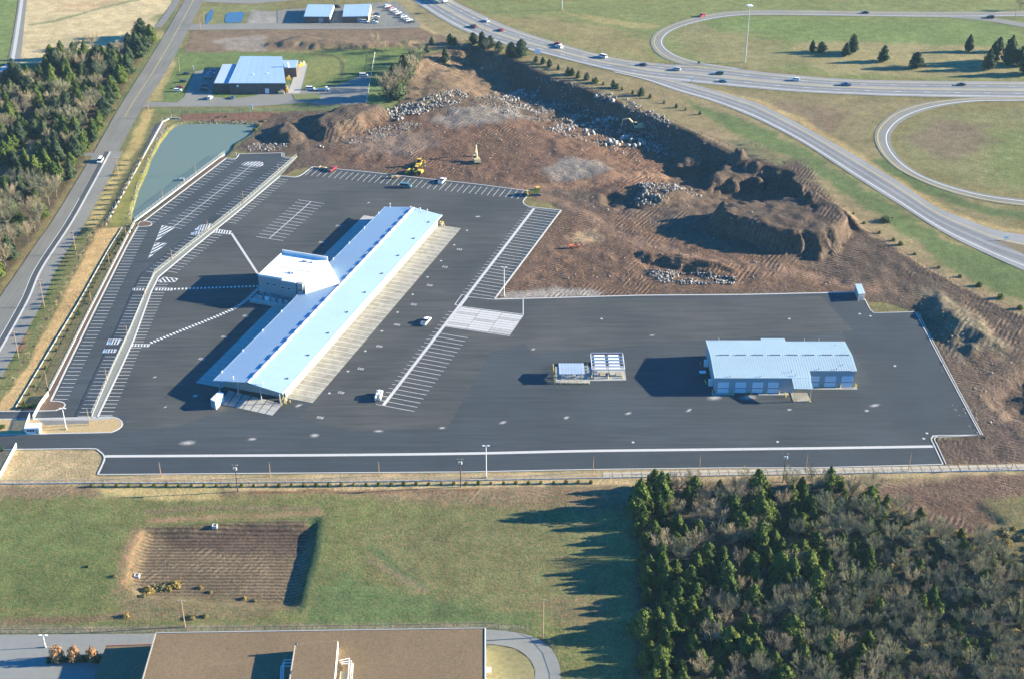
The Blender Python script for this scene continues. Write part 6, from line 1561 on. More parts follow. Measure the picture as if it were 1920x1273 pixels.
def dozer(u, v, rz, label, mt='machine_tan', s=1.0):
    x, y, z = PT(u, v); o = empty('bulldozer', (x, y, z), rz, label, 'bulldozer'); o.scale = (s,) * 3
    for sd in (-1, 1):
        mb = MB(); extrude(mb, [(-1.9, .1), (-1.5, 0), (1.5, 0), (1.9, .1), (2.1, .5), (1.3, 1.0), (-1.3, 1.0), (-2.1, .6)], .6); mb.v = [(a, b + sd * 1.05, c) for a, b, c in mb.v]; mb.build('track', M['steel_dark'], o)
    mb = MB(); mb.box(.6, 0, .6, 2.6, 1.4, 1.3, tx=.95); mb.build('engine_hood', M[mt], o); mb = MB(); mb.box(-.9, 0, .8, 1.5, 1.6, 2.1, tx=.85); c = mb.build('cab', M[mt], o)
    mb = MB(); mb.box(-.9, 0, 2.0, 1.45, 1.6, .6); mb.build('window', M['glass'], c)
    mb = MB(); extrude(mb, [(2.5, 0), (2.8, 0), (2.6, .7), (2.9, 1.3), (2.6, 1.3), (2.35, .7)], 3.4); mb.build('blade', M[mt], o)
    return o
dozer(1003, 366, math.radians(185), 'pale yellow bulldozer at the right end of the upper stall row', 'machine_yellow', 1.5)
x, y, z = PT(1072, 466); o = empty('water_bowser', (x, y, z), 0.15, 'small orange tank trailer standing on the bare soil', 'tank trailer')
mb = MB(); mb.tube((-1.4, 0, 1.3), (1.0, 0, 1.3), .85, n=10); mb.build('tank', M['machine_orange'], o); mb = MB(); mb.tube((1.0, 0, .7), (3.2, 0, .6), .1); mb.box(3.6, 0, .4, 1.0, 1.2, 1.1); mb.build('pump', M['machine_orange'], o)
for sd in (-.9, .9): mb = MB(); mb.tube((-.3, sd - .12, .4), (-.3, sd + .12, .4), .42, n=10); mb.build('wheel', M['rubber'], o)
# machinery and pallets behind the warehouse
for i, (u, v, w, h) in enumerate(((528, 176, 5, 2.4), (536, 172, 4, 3.0), (541, 150, 3.5, 2.2), (546, 140, 4, 2.8), (551, 134, 3.5, 2.0), (563, 125, 4, 2.4), (569, 122, 3, 2))):
    p = P(u, v); o = empty('machine_crate', (p[0], p[1], .07), .1 * i, 'stack of yellow machine parts, %s along the right wall of the warehouse' % wds[i], 'crate', 'stacked goods behind the warehouse')
    mb = MB(); mb.box(0, 0, .2, w * .7, w * .55, h * .6); mb.build('crate', M['machine_yellow' if i % 3 else 'machine_tan'], o); mb = MB(); mb.box(.4, .2, .2 + h * .6, w * .35, w * .3, h * .4); mb.build('crate_top', M['machine_tan'], o); mb = MB(); mb.box(0, 0, 0, w * .75, w * .6, .2); mb.build('pallet', M['wood_pole'], o)

# ------------------------------------------------------------------ trees and shrubs
def quad_cloud(pts, nrm, size, rng):
    """small leaf sprays: two crossed-ish triangles per point"""
    n = len(pts)
    a = rng.normal(size=(n, 3)); a -= nrm * np.sum(a * nrm, 1)[:, None] * 0.55; a /= np.linalg.norm(a, axis=1)[:, None] + 1e-9
    b = np.cross(nrm + rng.normal(size=(n, 3)) * 0.35, a); b /= np.linalg.norm(b, axis=1)[:, None] + 1e-9
    s = size[:, None]
    v = np.stack([pts - a * s - b * s * .55, pts + a * s * .9 - b * s * .4, pts + b * s * .9 + a * s * rng.uniform(-.5, .5, (n, 1)), pts - a * s * .7 + b * s * .5], 1)
    return v.reshape(-1, 3), np.arange(n * 4).reshape(-1, 4)
def np_mesh(name, v, f, material, smooth=False):
    me = bpy.data.meshes.new(name)
    me.vertices.add(len(v)); me.vertices.foreach_set('co', np.asarray(v, np.float32).ravel())
    k = f.shape[1]; me.loops.add(f.size); me.loops.foreach_set('vertex_index', f.astype(np.int32).ravel())
    me.polygons.add(len(f)); me.polygons.foreach_set('loop_start', np.arange(len(f), dtype=np.int32) * k)
    me.update(calc_edges=True); me.materials.append(material)
    return me
def cedar_crown(seed, h, r, material, n=1900, wide=0.75, base=0.06):
    rng = np.random.default_rng(seed)
    t = rng.beta(1.15, 1.35, n)
    ph = rng.uniform(0, 2 * np.pi, n)
    lobes = 1 + 0.26 * np.sin(ph * 3 + seed + 3 * t) + 0.2 * np.sin(ph * 4 + 2.1 * seed + t * 11) + 0.2 * np.sin(t * 17 + ph * 2 + seed)
    R = r * np.minimum(1, (t * 5 + .35)) * (1 - t) ** wide * lobes
    q = np.sqrt(rng.uniform(0.2, 1.15, n))
    z = h * (base + (1 - base) * t) + rng.normal(0, .02 * h, n)
    lean = rng.normal(0, .03, 2)
    pts = np.c_[R * q * np.cos(ph) + lean[0] * z, R * q * np.sin(ph) + lean[1] * z, z]
    nrm = np.c_[np.cos(ph), np.sin(ph), np.full(n, .5)]; nrm /= np.linalg.norm(nrm, axis=1)[:, None]
    v, f = quad_cloud(pts, nrm, rng.uniform(.024, .052, n) * h * (1.15 - .4 * t), rng)
    return np_mesh('cedar_crown', v, f, material)
def shrub_crown(seed, h, r, material, n=420):
    rng = np.random.default_rng(seed)
    d = rng.normal(size=(n, 3)); d[:, 2] = np.abs(d[:, 2]); d /= np.linalg.norm(d, axis=1)[:, None]
    q = rng.uniform(.45, 1, n) ** .5 * (1 + .25 * np.sin(d[:, 0] * 5 + seed) * np.cos(d[:, 1] * 4))
    pts = d * np.array([r, r, h]) * q[:, None]
    v, f = quad_cloud(pts, d, rng.uniform(.08, .17, n) * min(r, h), rng)
    return np_mesh('shrub_crown', v, f, material)
def stem_mesh(h, r, m='bark'):
    mb = MB(); mb.tube((0, 0, -.4), (0, 0, h * .5), r, r * .7, 6, cap=False); mb.tube((0, 0, h * .5), (0.02 * h, 0, h), r * .7, r * .3, 5); return mb.mesh('trunk', M[m])
def bare_tree(seed, h, spread, m, depth=3, twig=0.029):
    """trunk mesh and crown mesh of limbs and twigs"""
    rng = random.Random(seed)
    tr = MB(); cr = MB()
    th = h * rng.uniform(.22, .34)
    tr.tube((0, 0, -.4), (0, 0, th), .02 * h, .015 * h, 6, cap=False)
    def grow(p, d, L, r, lev):
        segs = 2
        for s_ in range(segs):
            d2 = (d + Vector((rng.gauss(0, .10), rng.gauss(0, .10), .10 + rng.gauss(0, .06)))).normalized()
            q = p + d2 * L / segs
            cr.tube(p, q, r, r * .75, 3, cap=False); p = q; d = d2; r *= .75
            if lev > 0:
                for _ in range(2 if lev > 1 else 3):
                    a = Vector((rng.gauss(0, 1), rng.gauss(0, 1), rng.gauss(.35, .6))).normalized()
                    grow(p, (d * 1.0 + a * .85).normalized(), L * rng.uniform(.45, .65), max(twig, r * .62), lev - 1)
        if lev > 0: grow(p, d, L * .6, max(twig, r * .8), lev - 1)
    n = rng.randint(7, 9)
    for k in range(n):
        t = 2 * math.pi * (k + rng.random() * .6) / n
        grow(Vector((0, 0, th * rng.uniform(.75, 1))), Vector((math.cos(t) * spread, math.sin(t) * spread, 1.0)).normalized(), h * rng.uniform(.33, .42), .011 * h, depth)
    return tr.mesh('trunk', M['bark']), cr.mesh('bare_crown', M[m])
CED = [(cedar_crown(100 + k, 10, r, M[m], 2000, w), stem_mesh(6, .2)) for k, (r, m, w) in enumerate(((2.9, 'cedar', .6), (2.6, 'cedar', .65), (3.3, 'cedar', .5), (2.9, 'cedar', .45), (2.5, 'cedar', .6), (3.2, 'cedar', .55)))]
CDK = [(cedar_crown(200 + k, 10, r, M['cedar_dark'], 2000, w), stem_mesh(6, .2)) for k, (r, w) in enumerate(((3.0, .5), (3.4, .45), (2.7, .6), (3.2, .4)))]
BAR = [bare_tree(300 + k, 10, s_, m) for k, (s_, m) in enumerate(((.75, 'twig'), (.6, 'twig'), (.85, 'twig_grey'), (.55, 'twig_grey'), (.7, 'twig'), (.9, 'twig_grey')))]
for tr_, cr_2 in BAR: cr_2.name = 'bare_crown'
SHB = {m: [(shrub_crown(400 + k + 10 * i, 1.0, 1.0, M[m]), stem_mesh(.6, .05)) for k in range(3)] for i, m in enumerate(('shrub_green', 'shrub_olive', 'shrub_gold', 'cedar'))}
def plant(name, pair, x, y, z, sx, sz, label, cat, group=None, rz=None):
    r = empty(name, (x, y, z - .05), random.uniform(0, 6.28) if rz is None else rz, label, cat, group)
    r.scale = (sx, sx * random.uniform(.9, 1.1), sz)
    link('trunk', pair[1] if isinstance(pair[1], bpy.types.Mesh) and 'trunk' in pair[1].name else pair[0], r)
    link('crown', pair[0] if 'trunk' not in pair[0].name else pair[1], r)
    return r
def scatter(poly, mind, tries, rng, varmind=None):
    p = np.array(PL(poly)); x0, y0 = p.min(0); x1, y1 = p.max(0)
    cand = np.c_[rng.uniform(x0, x1, tries), rng.uniform(y0, y1, tries)]
    cand = cand[sdist(p, cand[:, 0], cand[:, 1]) > 0.3]
    out = []; cell = {}
    for q in cand:
        k = (int(q[0] // mind), int(q[1] // mind))
        if all((q[0] - o[0]) ** 2 + (q[1] - o[1]) ** 2 > mind * mind for dx in (-1, 0, 1) for dy in (-1, 0, 1) for o in cell.get((k[0] + dx, k[1] + dy), ())):
            cell.setdefault(k, []).append(q); out.append(q)
    return np.array(out)
def inview(x, y, z=0, m=60):
    zz = z - CAM_H; d = y * _c - zz * _s; up = y * _s + zz * _c
    u = 960 + FPX * x / d; v = 636.5 - FPX * up / d
    return -m < u < 1920 + m and -m < v < 1273 + m, u, v
rng = np.random.default_rng(3)
# near wood, lower right: cedars thick on the left, bare hardwoods on the right
TALL = [(1196, 962, 14), (1215, 955, 12), (1238, 950, 15), (1205, 985, 9), (1290, 945, 8), (1375, 975, 11), (1422, 935, 13), (1428, 985, 13), (1425, 1030, 13), (1362, 1125, 14), (1238, 1065, 11), (1270, 1140, 9), (1245, 1085, 10), (1462, 1090, 12), (1482, 1095, 12), (1530, 1120, 13), (1345, 1200, 9), (1395, 1190, 9)]
def wood_label(kind, h, u, v):
    size = 'tall' if h > 9 else 'mid-sized' if h > 6.8 else 'small'
    if kind == 'c': what = size + ' green cedar'
    else: what = size + ' leafless hardwood'
    place = ('on the field edge' if u < 1235 else 'behind the field edge' if u < 1330 else 'in the left middle' if u < 1450 else 'in the middle' if u < 1600 else 'in the right middle' if u < 1760 else 'near the right edge')
    row = ('top fringe' if v < 960 else 'upper part' if v < 1040 else 'centre' if v < 1120 else 'lower part' if v < 1200 else 'bottom edge')
    return '%s %s of the near wood, %s' % (what, place, row)
taken = []
for u, v, h in TALL:
    x, y, z = P(u, v); taken.append((x, y))
    plant('cedar_tree', random.choice(CED), x, y, 0, h / 10 * 1.0, h / 10, wood_label('c', h, u, v), 'tree', 'cedars of the near wood')
pts = np.vstack([scatter(WOODS_R, 4.6, 6000, rng), scatter([(1560, 945), (1690, 985), (1850, 1040), (1960, 1130), (1960, 1330), (1540, 1330)], 7.5, 800, rng)])
for x, y in pts:
    ok, u, v = inview(x, y, 5)
    if not ok or any((x - a) ** 2 + (y - b) ** 2 < 9 for a, b in taken): continue
    pc_ = np.clip(0.86 - (u - 1350) / 700 + 0.5 * float(fbm(np.array([x]), np.array([y]), 18, 2, 51)[0]), .16, .93)
    if v < 1030 and 1260 < u < 1420: pc_ *= .4
    if random.random() < pc_:
        h = random.uniform(5.0, 10.5) if u < 1560 else random.uniform(4, 8)
        plant('cedar_tree', random.choice(CED), x, y, 0, h / 10 * random.uniform(.95, 1.4), h / 10, wood_label('c', h, u, v), 'tree', 'cedars of the near wood')
    else:
        h = random.uniform(6.5, 10.0) if u < 1650 else random.uniform(5, 8)
        plant('bare_tree', BAR[random.choice((0, 1, 4, 3)) if u < 1500 else random.choice((2, 3, 5, 0, 2))], x, y, 0, h / 10 * random.uniform(.85, 1.15), h / 10, wood_label('b', h, u, v), 'tree', 'bare hardwoods of the near wood')
# understorey and brush on the right of the wood
for x, y in scatter([(1640, 935), (1760, 992), (1850, 1005), (1900, 990), (1960, 980), (1960, 1330), (1500, 1330), (1520, 1150), (1600, 1020)], 3.6, 2600, rng):
    ok, u, v = inview(x, y)
    if not ok: continue
    k = random.choice(('shrub_olive', 'shrub_green', 'shrub_olive', 'shrub_green', 'shrub_gold'))
    s_ = random.uniform(1.0, 2.3)
    plant('brush_shrub', random.choice(SHB[k]), x, y, 0, s_, s_ * random.uniform(.7, 1.1), '%s tangled %s brush shrub %s beside the near wood' % ('broad' if s_ > 1.7 else 'small', {'shrub_olive': 'olive', 'shrub_green': 'green', 'shrub_gold': 'yellow'}[k], 'at the bottom edge' if v > 1180 else 'halfway down' if v > 1080 else 'near the churned soil'), 'shrub', 'brush beside the near wood')
# wood left of the county road
def roadside_label(kind, h, u, v, d):
    return '%s %s %s of the roadside wood, %s' % ('tall' if h > 11 else 'mid-sized' if h > 9 else 'small', 'dark evergreen' if kind == 'c' else 'leafless tree', 'on the rim' if d < 12 else 'inside', 'by the pale field' if v < 150 else 'beside the warehouse drive' if v < 250 else 'beside the pond' if v < 360 else 'at the lower end')
for x, y in scatter([(-60, 165), (60, 140), (110, 112), (170, 104), (232, 100), (258, 70), (290, 66), (282, 92), (258, 118), (228, 175), (205, 215), (180, 262), (142, 330), (92, 400), (30, 490), (-60, 600)], 6.6, 6000, rng):
    ok, u, v = inview(x, y, 6)
    if not ok: continue
    d = float(sdist(np.array(PL(WOODS_L)), np.array([x]), np.array([y]))[0])
    g = float(fbm(np.array([x]), np.array([y]), 30, 2, 61)[0])
    pcd = .62 + .35 * g - (.4 if v > 330 else 0) + (.3 if d < 12 and v < 330 else 0) + (.2 if v < 160 else 0)
    if 255 < v < 335 and u < 70 and random.random() < .7: continue
    if random.random() < pcd:
        h = random.uniform(7, 13.5); plant('evergreen_tree', random.choice(CDK if random.random() < .5 else CED), x, y, 0, h / 10 * random.uniform(.9, 1.25), h / 10, roadside_label('c', h, u, v, d), 'tree', 'evergreens of the roadside wood')
    else:
        h = random.uniform(8, 14); plant('bare_tree', random.choice(BAR), x, y, 0, h / 10 * random.uniform(.9, 1.1), h / 10, roadside_label('b', h, u, v, d), 'tree', 'bare trees of the roadside wood')
# single trees at the interchange
for i, (u, v, vt, w, lab) in enumerate(((1522, 98, 76, .8, 'narrow dark cedar beside a bush inside the upper loop'), (1540, 98, 79, 1.5, 'broad bushy evergreen at the left end of the loop tree line'), (1586, 105, 81, 1.2, 'round dark cedar in front of a taller pair inside the loop'), (1599, 99, 65, .9, 'taller of the cedar pair inside the loop'), (1655, 116, 86, 1.15, 'lone round cedar left of centre inside the loop'), (1717, 128, 99, 1.35, 'lone broad cedar nearest the highway inside the loop'),
                                        (1815, 97, 65, .9, 'lone upright cedar right of centre inside the loop'), (1853, 131, 93, .9, 'front cedar of the cluster at the right edge'), (1862, 116, 78, .9, 'tall cedar of the cluster at the right edge'), (1872, 98, 70, .9, 'rear cedar of the cluster at the right edge'), (1893, 120, 68, 1.1, 'broad cedar with visible trunk in the right edge cluster'), (1915, 124, 88, 1.0, 'cedar cut by the right edge in the loop cluster'), (1925, 140, 98, 1.0, 'lowest cedar cut by the right edge in the loop cluster'))):
    x, y, z = P(u, v); h = height_to(u, v, vt); plant('cedar_tree', CDK[i % 4], x, y, 0, h / 10 * w, h / 10, lab, 'tree', 'trees inside the upper loop')
x, y, z = P(1912, 20); plant('bare_tree', BAR[2], x, y, 0, .8, .8, 'leafless tree in the top right corner', 'tree')
x, y, z = P(174, 93); plant('bare_tree', BAR[0], x, y, 0, 1.15, 1.05, 'lone leafless tree on the pale field behind the wood', 'tree')
x, y, z = P(145, 95); plant('bare_tree', BAR[3], x, y, 0, .7, .7, 'small leafless tree left of the lone one on the pale field', 'tree')
# tree belt along the quarry edge
for i, (u, v, vt) in enumerate(((958, 107, 80), (976, 106, 75), (905, 88, 60), (888, 84, 62), (920, 90, 68), (845, 82, 64), (852, 84, 70), (810, 85, 70), (935, 98, 78), (800, 100, 86), (835, 118, 102), (745, 140, 118), (740, 158, 120), (758, 152, 112), (770, 136, 98), (742, 185, 140), (755, 120, 104), (775, 120, 96), (1065, 140, 126), (1073, 142, 128), (1084, 147, 133), (1100, 151, 137), (1112, 155, 147), (1118, 157, 145), (1131, 160, 155), (1150, 165, 150), (1157, 167, 157), (1166, 170, 163), (1186, 177, 170), (1202, 180, 165), (1219, 185, 176), (1245, 195, 190), (1268, 203, 195), (1285, 208, 202), (1312, 216, 210), (1047, 132, 122), (1030, 126, 112), (1018, 121, 108), (1005, 117, 106))):
    x, y, z = PT(u, v); h = max(2.2, height_to(u, v, vt) - z)
    plant('cedar_tree', random.choice(CDK + CED[:2]), x, y, z, h / 10 * random.uniform(1.0, 1.4), h / 10, 'dark cedar along the upper quarry edge, %s in the belt' % nth(i + 1), 'tree', 'cedars along the quarry edge')
for i, (u, v, vt) in enumerate(((735, 188, 130), (728, 190, 142), (752, 170, 120), (768, 150, 104), (785, 130, 100), (770, 110, 84), (720, 100, 76), (760, 95, 74), (866, 92, 72), (912, 96, 76), (705, 92, 62), (790, 105, 80), (930, 110, 96))):
    x, y, z = PT(u, v); h = max(3, height_to(u, v, vt) - z)
    plant('bare_tree', random.choice(BAR), x, y, z, h / 10, h / 10, 'leafless tree in the belt left of the quarry, %s of thirteen' % nth(i + 1), 'tree', 'bare trees beside the quarry')
for i, (u, v, s_) in enumerate(((1436, 292, 3.0), (1448, 300, 2.8), (1420, 280, 2.6), (1470, 312, 2.6), (1408, 272, 2.2), (1460, 330, 2.2), (1490, 345, 2.4), (800, 205, 4.5), (820, 165, 3.8), (795, 185, 3.6), (870, 150, 3), (850, 135, 2.8), (780, 160, 3), (905, 135, 2.5))):
    x, y, z = PT(u, v); plant('bare_shrub', BAR[i % 6], x, y, z, s_ / 6, s_ / 8, 'brown leafless thicket shrub %s' % ('on the bank beside the ramp verge' if u > 1300 else 'on the left bank of the quarry'), 'shrub', 'thickets on the quarry bank')
x, y, z = P(1662, 415); plant('evergreen_shrub', SHB['shrub_green'][0], x, y, 0, 3.2, 2.2, 'broad dark green bush on the verge beside the ramp', 'shrub')
x, y, z = P(1570, 903); plant('evergreen_shrub', SHB['cedar'][0], x, y, 0, 2.6, 2.4, 'dark evergreen bush at the top of the near wood by the fence', 'shrub')
for u, v, s_ in ((1620, 420, .9), (1649, 438, .9), (1675, 452, 1.0), (1688, 460, 1.3), (1835, 537, 1.4), (1875, 560, 1.6), (1912, 580, 1.4), (1600, 402, .7), (1715, 478, .8), (1760, 503, .9), (1800, 520, 1.0)):
    x, y, z = PT(u, v); plant('cedar_shrub', random.choice(SHB['cedar']), x, y, z, s_, s_ * 1.5, 'small cedar bush on the right-of-way fence below the ramp', 'shrub', 'cedar bushes along the ramp fence')
# planted rows
for k in range(41):
    u = 172 + k * 23.4; v = 911.5 - max(0, (u - 500)) * .0105
    x, y, z = P(u, v); s_ = random.uniform(.62, .85)
    plant('young_evergreen', random.choice(SHB['cedar'] + SHB['shrub_green'][:1]), x, y, 0, s_, s_ * 1.9, 'small young evergreen before the boundary fence, %s from the left in its row' % nth(k + 1), 'shrub', 'evergreens along the boundary fence')
for k in range(34):
    t = k / 33
    u = np.interp(t, [0, .25, .6, .8, 1], [238, 210, 156, 112, 45]); v = np.interp(t, [0, .25, .6, .8, 1], [432, 474, 572, 648, 756])
    x, y, z = P(u, v); s_ = random.uniform(.4, .6)
    plant('young_evergreen', random.choice(SHB['cedar']), x, y, 0, s_, s_ * 2.4, 'slim young evergreen beside the thin white wall, %s from the top in its row' % nth(k + 1), 'shrub', 'evergreens along the white wall')
SAP = bare_tree(501, 10, .35, 'twig', 2, .11)
for k in range(46):
    t = k / 45
    u = np.interp(t, [0, .3, .42, .6, .8, 1], [268, 205, 180, 150, 108, 28]); v = np.interp(t, [0, .3, .42, .6, .8, 1], [300, 425, 440, 497, 578, 722])
    x, y, z = P(u, v); x += random.uniform(-.4, .4); s_ = random.uniform(.32, .44)
    plant('sapling', SAP, x, y, 0, s_ * 1.0, s_, 'thin leafless sapling left of the straw strip, %s from the top in its row' % nth(k + 1), 'tree', 'saplings along the straw strip')
for u, v, s_ in ((245, 425, 1.2), (250, 432, 1.0), (240, 440, 1.1), (226, 458, 1.2), (220, 475, 1.0), (210, 490, 1.3), (200, 505, 1.0), (232, 450, 1.3), (150, 590, .9), (165, 570, .9), (455, 240, 1.0), (470, 250, 1.5), (478, 245, 1.8), (485, 235, 1.6), (495, 228, 1.4), (440, 227, .9), (400, 226, .8), (410, 221, 1.0), (425, 220, 1.0)):
    x, y, z = PT(u, v); plant('scrub_bush', random.choice(SHB['shrub_green'] + SHB['shrub_olive']), x, y, z, s_, s_ * .8, 'low scrubby bush on the bank beside the pond', 'shrub', 'scrub on the pond banks')
for u, v, s_, k in ((278, 1108, 2.0, 'shrub_gold'), (290, 1104, 1.6, 'shrub_olive'), (305, 1102, 1.8, 'shrub_olive'), (328, 1098, 2.2, 'shrub_gold'), (316, 1103, 1.6, 'shrub_gold'), (376, 1102, 1.0, 'shrub_gold'), (395, 1110, .9, 'shrub_olive'), (458, 1122, 1.0, 'shrub_gold'), (478, 1126, .8, 'shrub_olive'), (236, 1155, 1.3, 'shrub_gold'), (360, 1158, 1.3, 'shrub_olive'), (385, 1155, 1.0, 'shrub_olive'), (270, 1118, 1.2, 'shrub_olive'), (215, 1080, .9, 'shrub_olive'), (165, 1062, .8, 'shrub_green')):
    x, y, z = PT(u, v); plant('golden_bush', random.choice(SHB[k]), x, y, z, s_, s_ * .95, 'yellowing bush at the lower rim of the ploughed basin', 'shrub', 'bushes by the ploughed basin')
# gate hedge and the front garden of the near building
RST = [(shrub_crown(520 + k, 5.5, 3.6, M['rust_leaf'], 700), stem_mesh(5, .2)) for k in range(3)]
for k, (u, v, vt, w) in enumerate(((108, 1238, 1206, 'left'), (141, 1237, 1206, 'middle'), (174, 1237, 1209, 'right'))):
    x, y, z = P(u, v); h = height_to(u, v, vt); plant('ornamental_tree', RST[k], x, y, 1.0, h / 9 * .78, h / 8, '%s of three round rust-brown ornamental trees by the near drive' % w, 'tree', 'ornamental trees by the near drive')
def hedge(a, b, w, h, label, n):
    p, q = V2(P(*a)), V2(P(*b)); L2 = np.linalg.norm(q - p); c = (p + q) / 2
    o = empty('hedge', (*c, .05), math.atan2(*(q - p)[::-1]), label, 'hedge')
    r_ = np.random.default_rng(9)
    pts = np.c_[r_.uniform(-L2 / 2, L2 / 2, n), r_.uniform(-w / 2, w / 2, n), r_.uniform(.1, 1, n) ** .5 * h]
    v, f = quad_cloud(pts, np.tile([0, 0, 1.0], (n, 1)), r_.uniform(.2, .4, n), r_)
    link('foliage', np_mesh('hedge_foliage', v, f, M['cedar']), o)
    mb = MB()
    for k in range(int(L2)): mb.tube((-L2 / 2 + k + .5, 0, -.2), (-L2 / 2 + k + .5, 0, h * .7), .05, n=4)
    t = mb.build('stems', M['bark'], o); t['kind'] = 'stuff'
hedge((88, 1241), (192, 1237), 2.2, 1.3, 'low dark green hedge under the three ornamental trees', 900)
hedge((38, 765), (72, 763), 1.6, 1.1, 'low dark hedge in the island beside the gate', 500)
hedge((-30, 806), (10, 803), 2.2, 1.2, 'low dark hedge on the entrance island at the left edge', 500)
hedge((-40, 862), (8, 846), 2.0, 1.8, 'dark bush hedge cut by the left edge below the entrance lane', 400)

# ------------------------------------------------------------------ rock
def rock_pts(rng, s):
    g = (1 + 5 ** .5) / 2
    v = np.array([(-1, g, 0), (1, g, 0), (-1, -g, 0), (1, -g, 0), (0, -1, g), (0, 1, g), (0, -1, -g), (0, 1, -g), (g, 0, -1), (g, 0, 1), (-g, 0, -1), (-g, 0, 1)]) / 1.9
    return v * rng.uniform(.6, 1.25, (12, 1)) * s * rng.uniform(.65, 1.2, 3)
RF = np.array([(0, 11, 5), (0, 5, 1), (0, 1, 7), (0, 7, 10), (0, 10, 11), (1, 5, 9), (5, 11, 4), (11, 10, 2), (10, 7, 6), (7, 1, 8), (3, 9, 4), (3, 4, 2), (3, 2, 6), (3, 6, 8), (3, 8, 9), (4, 9, 5), (2, 4, 11), (6, 2, 10), (8, 6, 7), (9, 8, 1)])
def rubble(name, label, poly, n, s0, s1, m='rubble', lift=0.0):
    if m == 'rubble': n = int(n * 1.8); s0 *= .6; s1 *= .75; lift *= .6
    r_ = np.random.default_rng(n); p = np.array(PL(poly)); x0, y0 = p.min(0); x1, y1 = p.max(0)
    c = np.c_[r_.uniform(x0, x1, n * 4), r_.uniform(y0, y1, n * 4)]; d = sdist(p, c[:, 0], c[:, 1])
    w = fbm(c[:, 0], c[:, 1], 7, 2, 13)
    c = c[(d > 0) & (w > -.25)][:n]
    V = []; Fc = []
    for i, (x, y) in enumerate(c):
        s = s0 + (s1 - s0) * r_.random() ** 3
        z = hgt(x, y); V.append(rock_pts(r_, s) + np.array((x, y, z + s * .2 + lift * r_.random()))); Fc.append(RF + 12 * i)
    o = link(name, np_mesh(name, np.vstack(V), np.vstack(Fc), M[m])); o['kind'] = 'stuff'; o['label'] = label; o['category'] = 'rubble'
rubble('rock_rubble', 'heap of pale blasted rock along the left lip of the quarry', [(722, 216), (745, 200), (790, 188), (850, 165), (885, 166), (862, 192), (800, 213), (745, 228)], 520, .45, 1.5, lift=.8)
rubble('rock_rubble', 'arc of pale rubble high in the quarry', [(930, 172), (950, 150), (985, 140), (1012, 146), (1000, 158), (965, 168), (950, 180)], 200, .5, 1.6, lift=.6)
rubble('rock_rubble', 'broad sheet of grey rubble in the middle of the quarry', [(945, 202), (955, 180), (1000, 165), (1050, 160), (1060, 175), (1000, 195), (965, 206)], 420, .35, 1.0)
rubble('rock_rubble', 'rubble tongue running down into the red quarry floor', [(1025, 232), (1055, 205), (1075, 185), (1095, 188), (1085, 210), (1050, 235)], 260, .4, 1.3, lift=.4)
rubble('rock_rubble', 'scattered rubble below the shaded quarry wall', [(1090, 170), (1160, 180), (1240, 215), (1270, 240), (1230, 262), (1170, 230), (1100, 215)], 480, .35, 1.3)
rubble('rock_rubble', 'fine grey rubble strewn over the upper quarry', [(880, 180), (920, 150), (1000, 138), (1090, 160), (1180, 195), (1270, 235), (1290, 262), (1220, 272), (1120, 255), (1040, 240), (960, 215)], 1300, .25, 1.0)
rubble('rock_rubble', 'tan rubble mound near the centre of the stripped ground', [(1188, 372), (1205, 340), (1250, 328), (1300, 332), (1315, 345), (1270, 362), (1235, 385), (1195, 386)], 420, .35, 1.2, lift=.5)
rubble('rock_rubble', 'white rubble spread in the pit just above the yard', [(1212, 508), (1250, 500), (1310, 508), (1380, 520), (1378, 533), (1300, 535), (1225, 532)], 520, .3, 1.0, lift=.3)
rubble('rock_rubble', 'brown stony band left of the quarry floor', [(636, 262), (700, 242), (770, 228), (800, 235), (740, 255), (660, 272)], 300, .3, .9)
rubble('rock_rubble', 'white stones beside the top of the car park', [(460, 277), (480, 268), (520, 270), (545, 272), (520, 284), (470, 286)], 110, .35, 1.0)
rubble('rip_rap', 'pale riprap stones lining the left bank of the pond', [(318, 238), (300, 262), (283, 294), (268, 330), (254, 372), (245, 406), (238, 412), (246, 380), (262, 328), (280, 288), (300, 248)], 420, .25, .6)
rubble('rip_rap', 'pale riprap stones lining the far bank of the pond', [(330, 231), (420, 227), (484, 229), (484, 233), (420, 231), (332, 235)], 160, .25, .6)
rubble('loose_stones', 'loose stones strewn over the stripped ground', [(640, 300), (860, 220), (1100, 200), (1250, 300), (1350, 400), (1500, 480), (1600, 535), (1100, 545), (980, 480), (1080, 390), (1000, 350), (700, 315)], 700, .2, .55, 'rock_brown')
rubble('loose_stones', 'loose stones on the brown bank right of the yard', [(1660, 540), (1760, 560), (1900, 680), (1910, 860), (1800, 800), (1720, 600)], 220, .2, .6, 'rock_brown')
rng2 = np.random.default_rng(5)
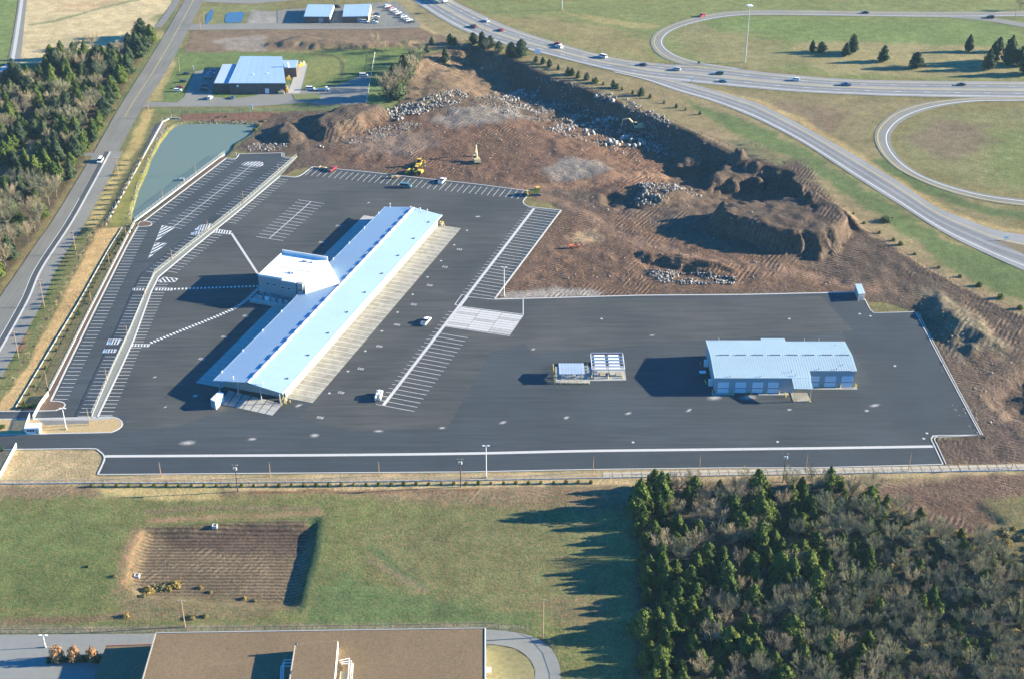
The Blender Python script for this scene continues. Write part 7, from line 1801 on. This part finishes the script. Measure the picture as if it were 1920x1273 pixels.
for bi, (u, v, s_) in enumerate(((1066, 245, 1.6), (1093, 237, 1.8), (1098, 248, 2.2), (1102, 254, 1.8), (1112, 252, 2.2), (1107, 240, 1.6), (1113, 232, 2.0), (1122, 228, 2.2), (1130, 226, 1.8), (1137, 228, 2.0), (1143, 224, 2.2), (1150, 225, 1.8), (1158, 227, 1.6), (1135, 274, 2.0), (1142, 268, 2.2), (1150, 264, 2.0), (1153, 272, 2.4), (1160, 274, 1.8), (1168, 262, 2.2), (1175, 259, 2.4), (1182, 266, 2.2), (1178, 275, 2.0), (1190, 276, 2.2), (1198, 274, 2.2), (1206, 272, 2.6), (1202, 265, 2.0), (1165, 268, 1.6), (605, 278, 1.3), (600, 276, 1.0), (1118, 182, 1.6), (1148, 192, 1.8), (1147, 178, 1.3))):
    x, y, z = PT(u, v)
    me = np_mesh('boulder', rock_pts(rng2, s_ * .8), RF, M['rock'])
    o = link('boulder', me, None, (x, y, z + s_ * .35)); tag(o, 'lone pale boulder left of the boulder groups on the quarry floor' if bi == 0 else '%s pale boulder in the %s of the quarry, %s in its group' % ('large' if s_ > 1.9 else 'small', 'upper boulder line' if bi < 13 else 'lower boulder pile' if bi < 27 else 'left floor' if bi < 29 else 'shaded top', nth(bi if bi < 13 else bi - 12 if bi < 27 else bi - 26 if bi < 29 else bi - 28)), 'boulder', 'boulders in the quarry')

# ------------------------------------------------------------------ the air
def haze():
    mb = MB(); mb.box(0, 520, -12.5, 2600, 2600, 12.5 + CAM_H + 12)
    m = bpy.data.materials.new('haze'); m.use_nodes = True
    nt = m.node_tree; nt.nodes.remove(nt.nodes['Principled BSDF'])
    v = nt.nodes.new('ShaderNodeVolumePrincipled')
    v.inputs['Color'].default_value = (0.5, 0.8, 1.0, 1); v.inputs['Density'].default_value = 0.000032; v.inputs['Anisotropy'].default_value = 0.0
    nt.links.new(v.outputs['Volume'], nt.nodes['Material Output'].inputs['Volume'])
    o = mb.build('haze', m); o['kind'] = 'stuff'
haze()
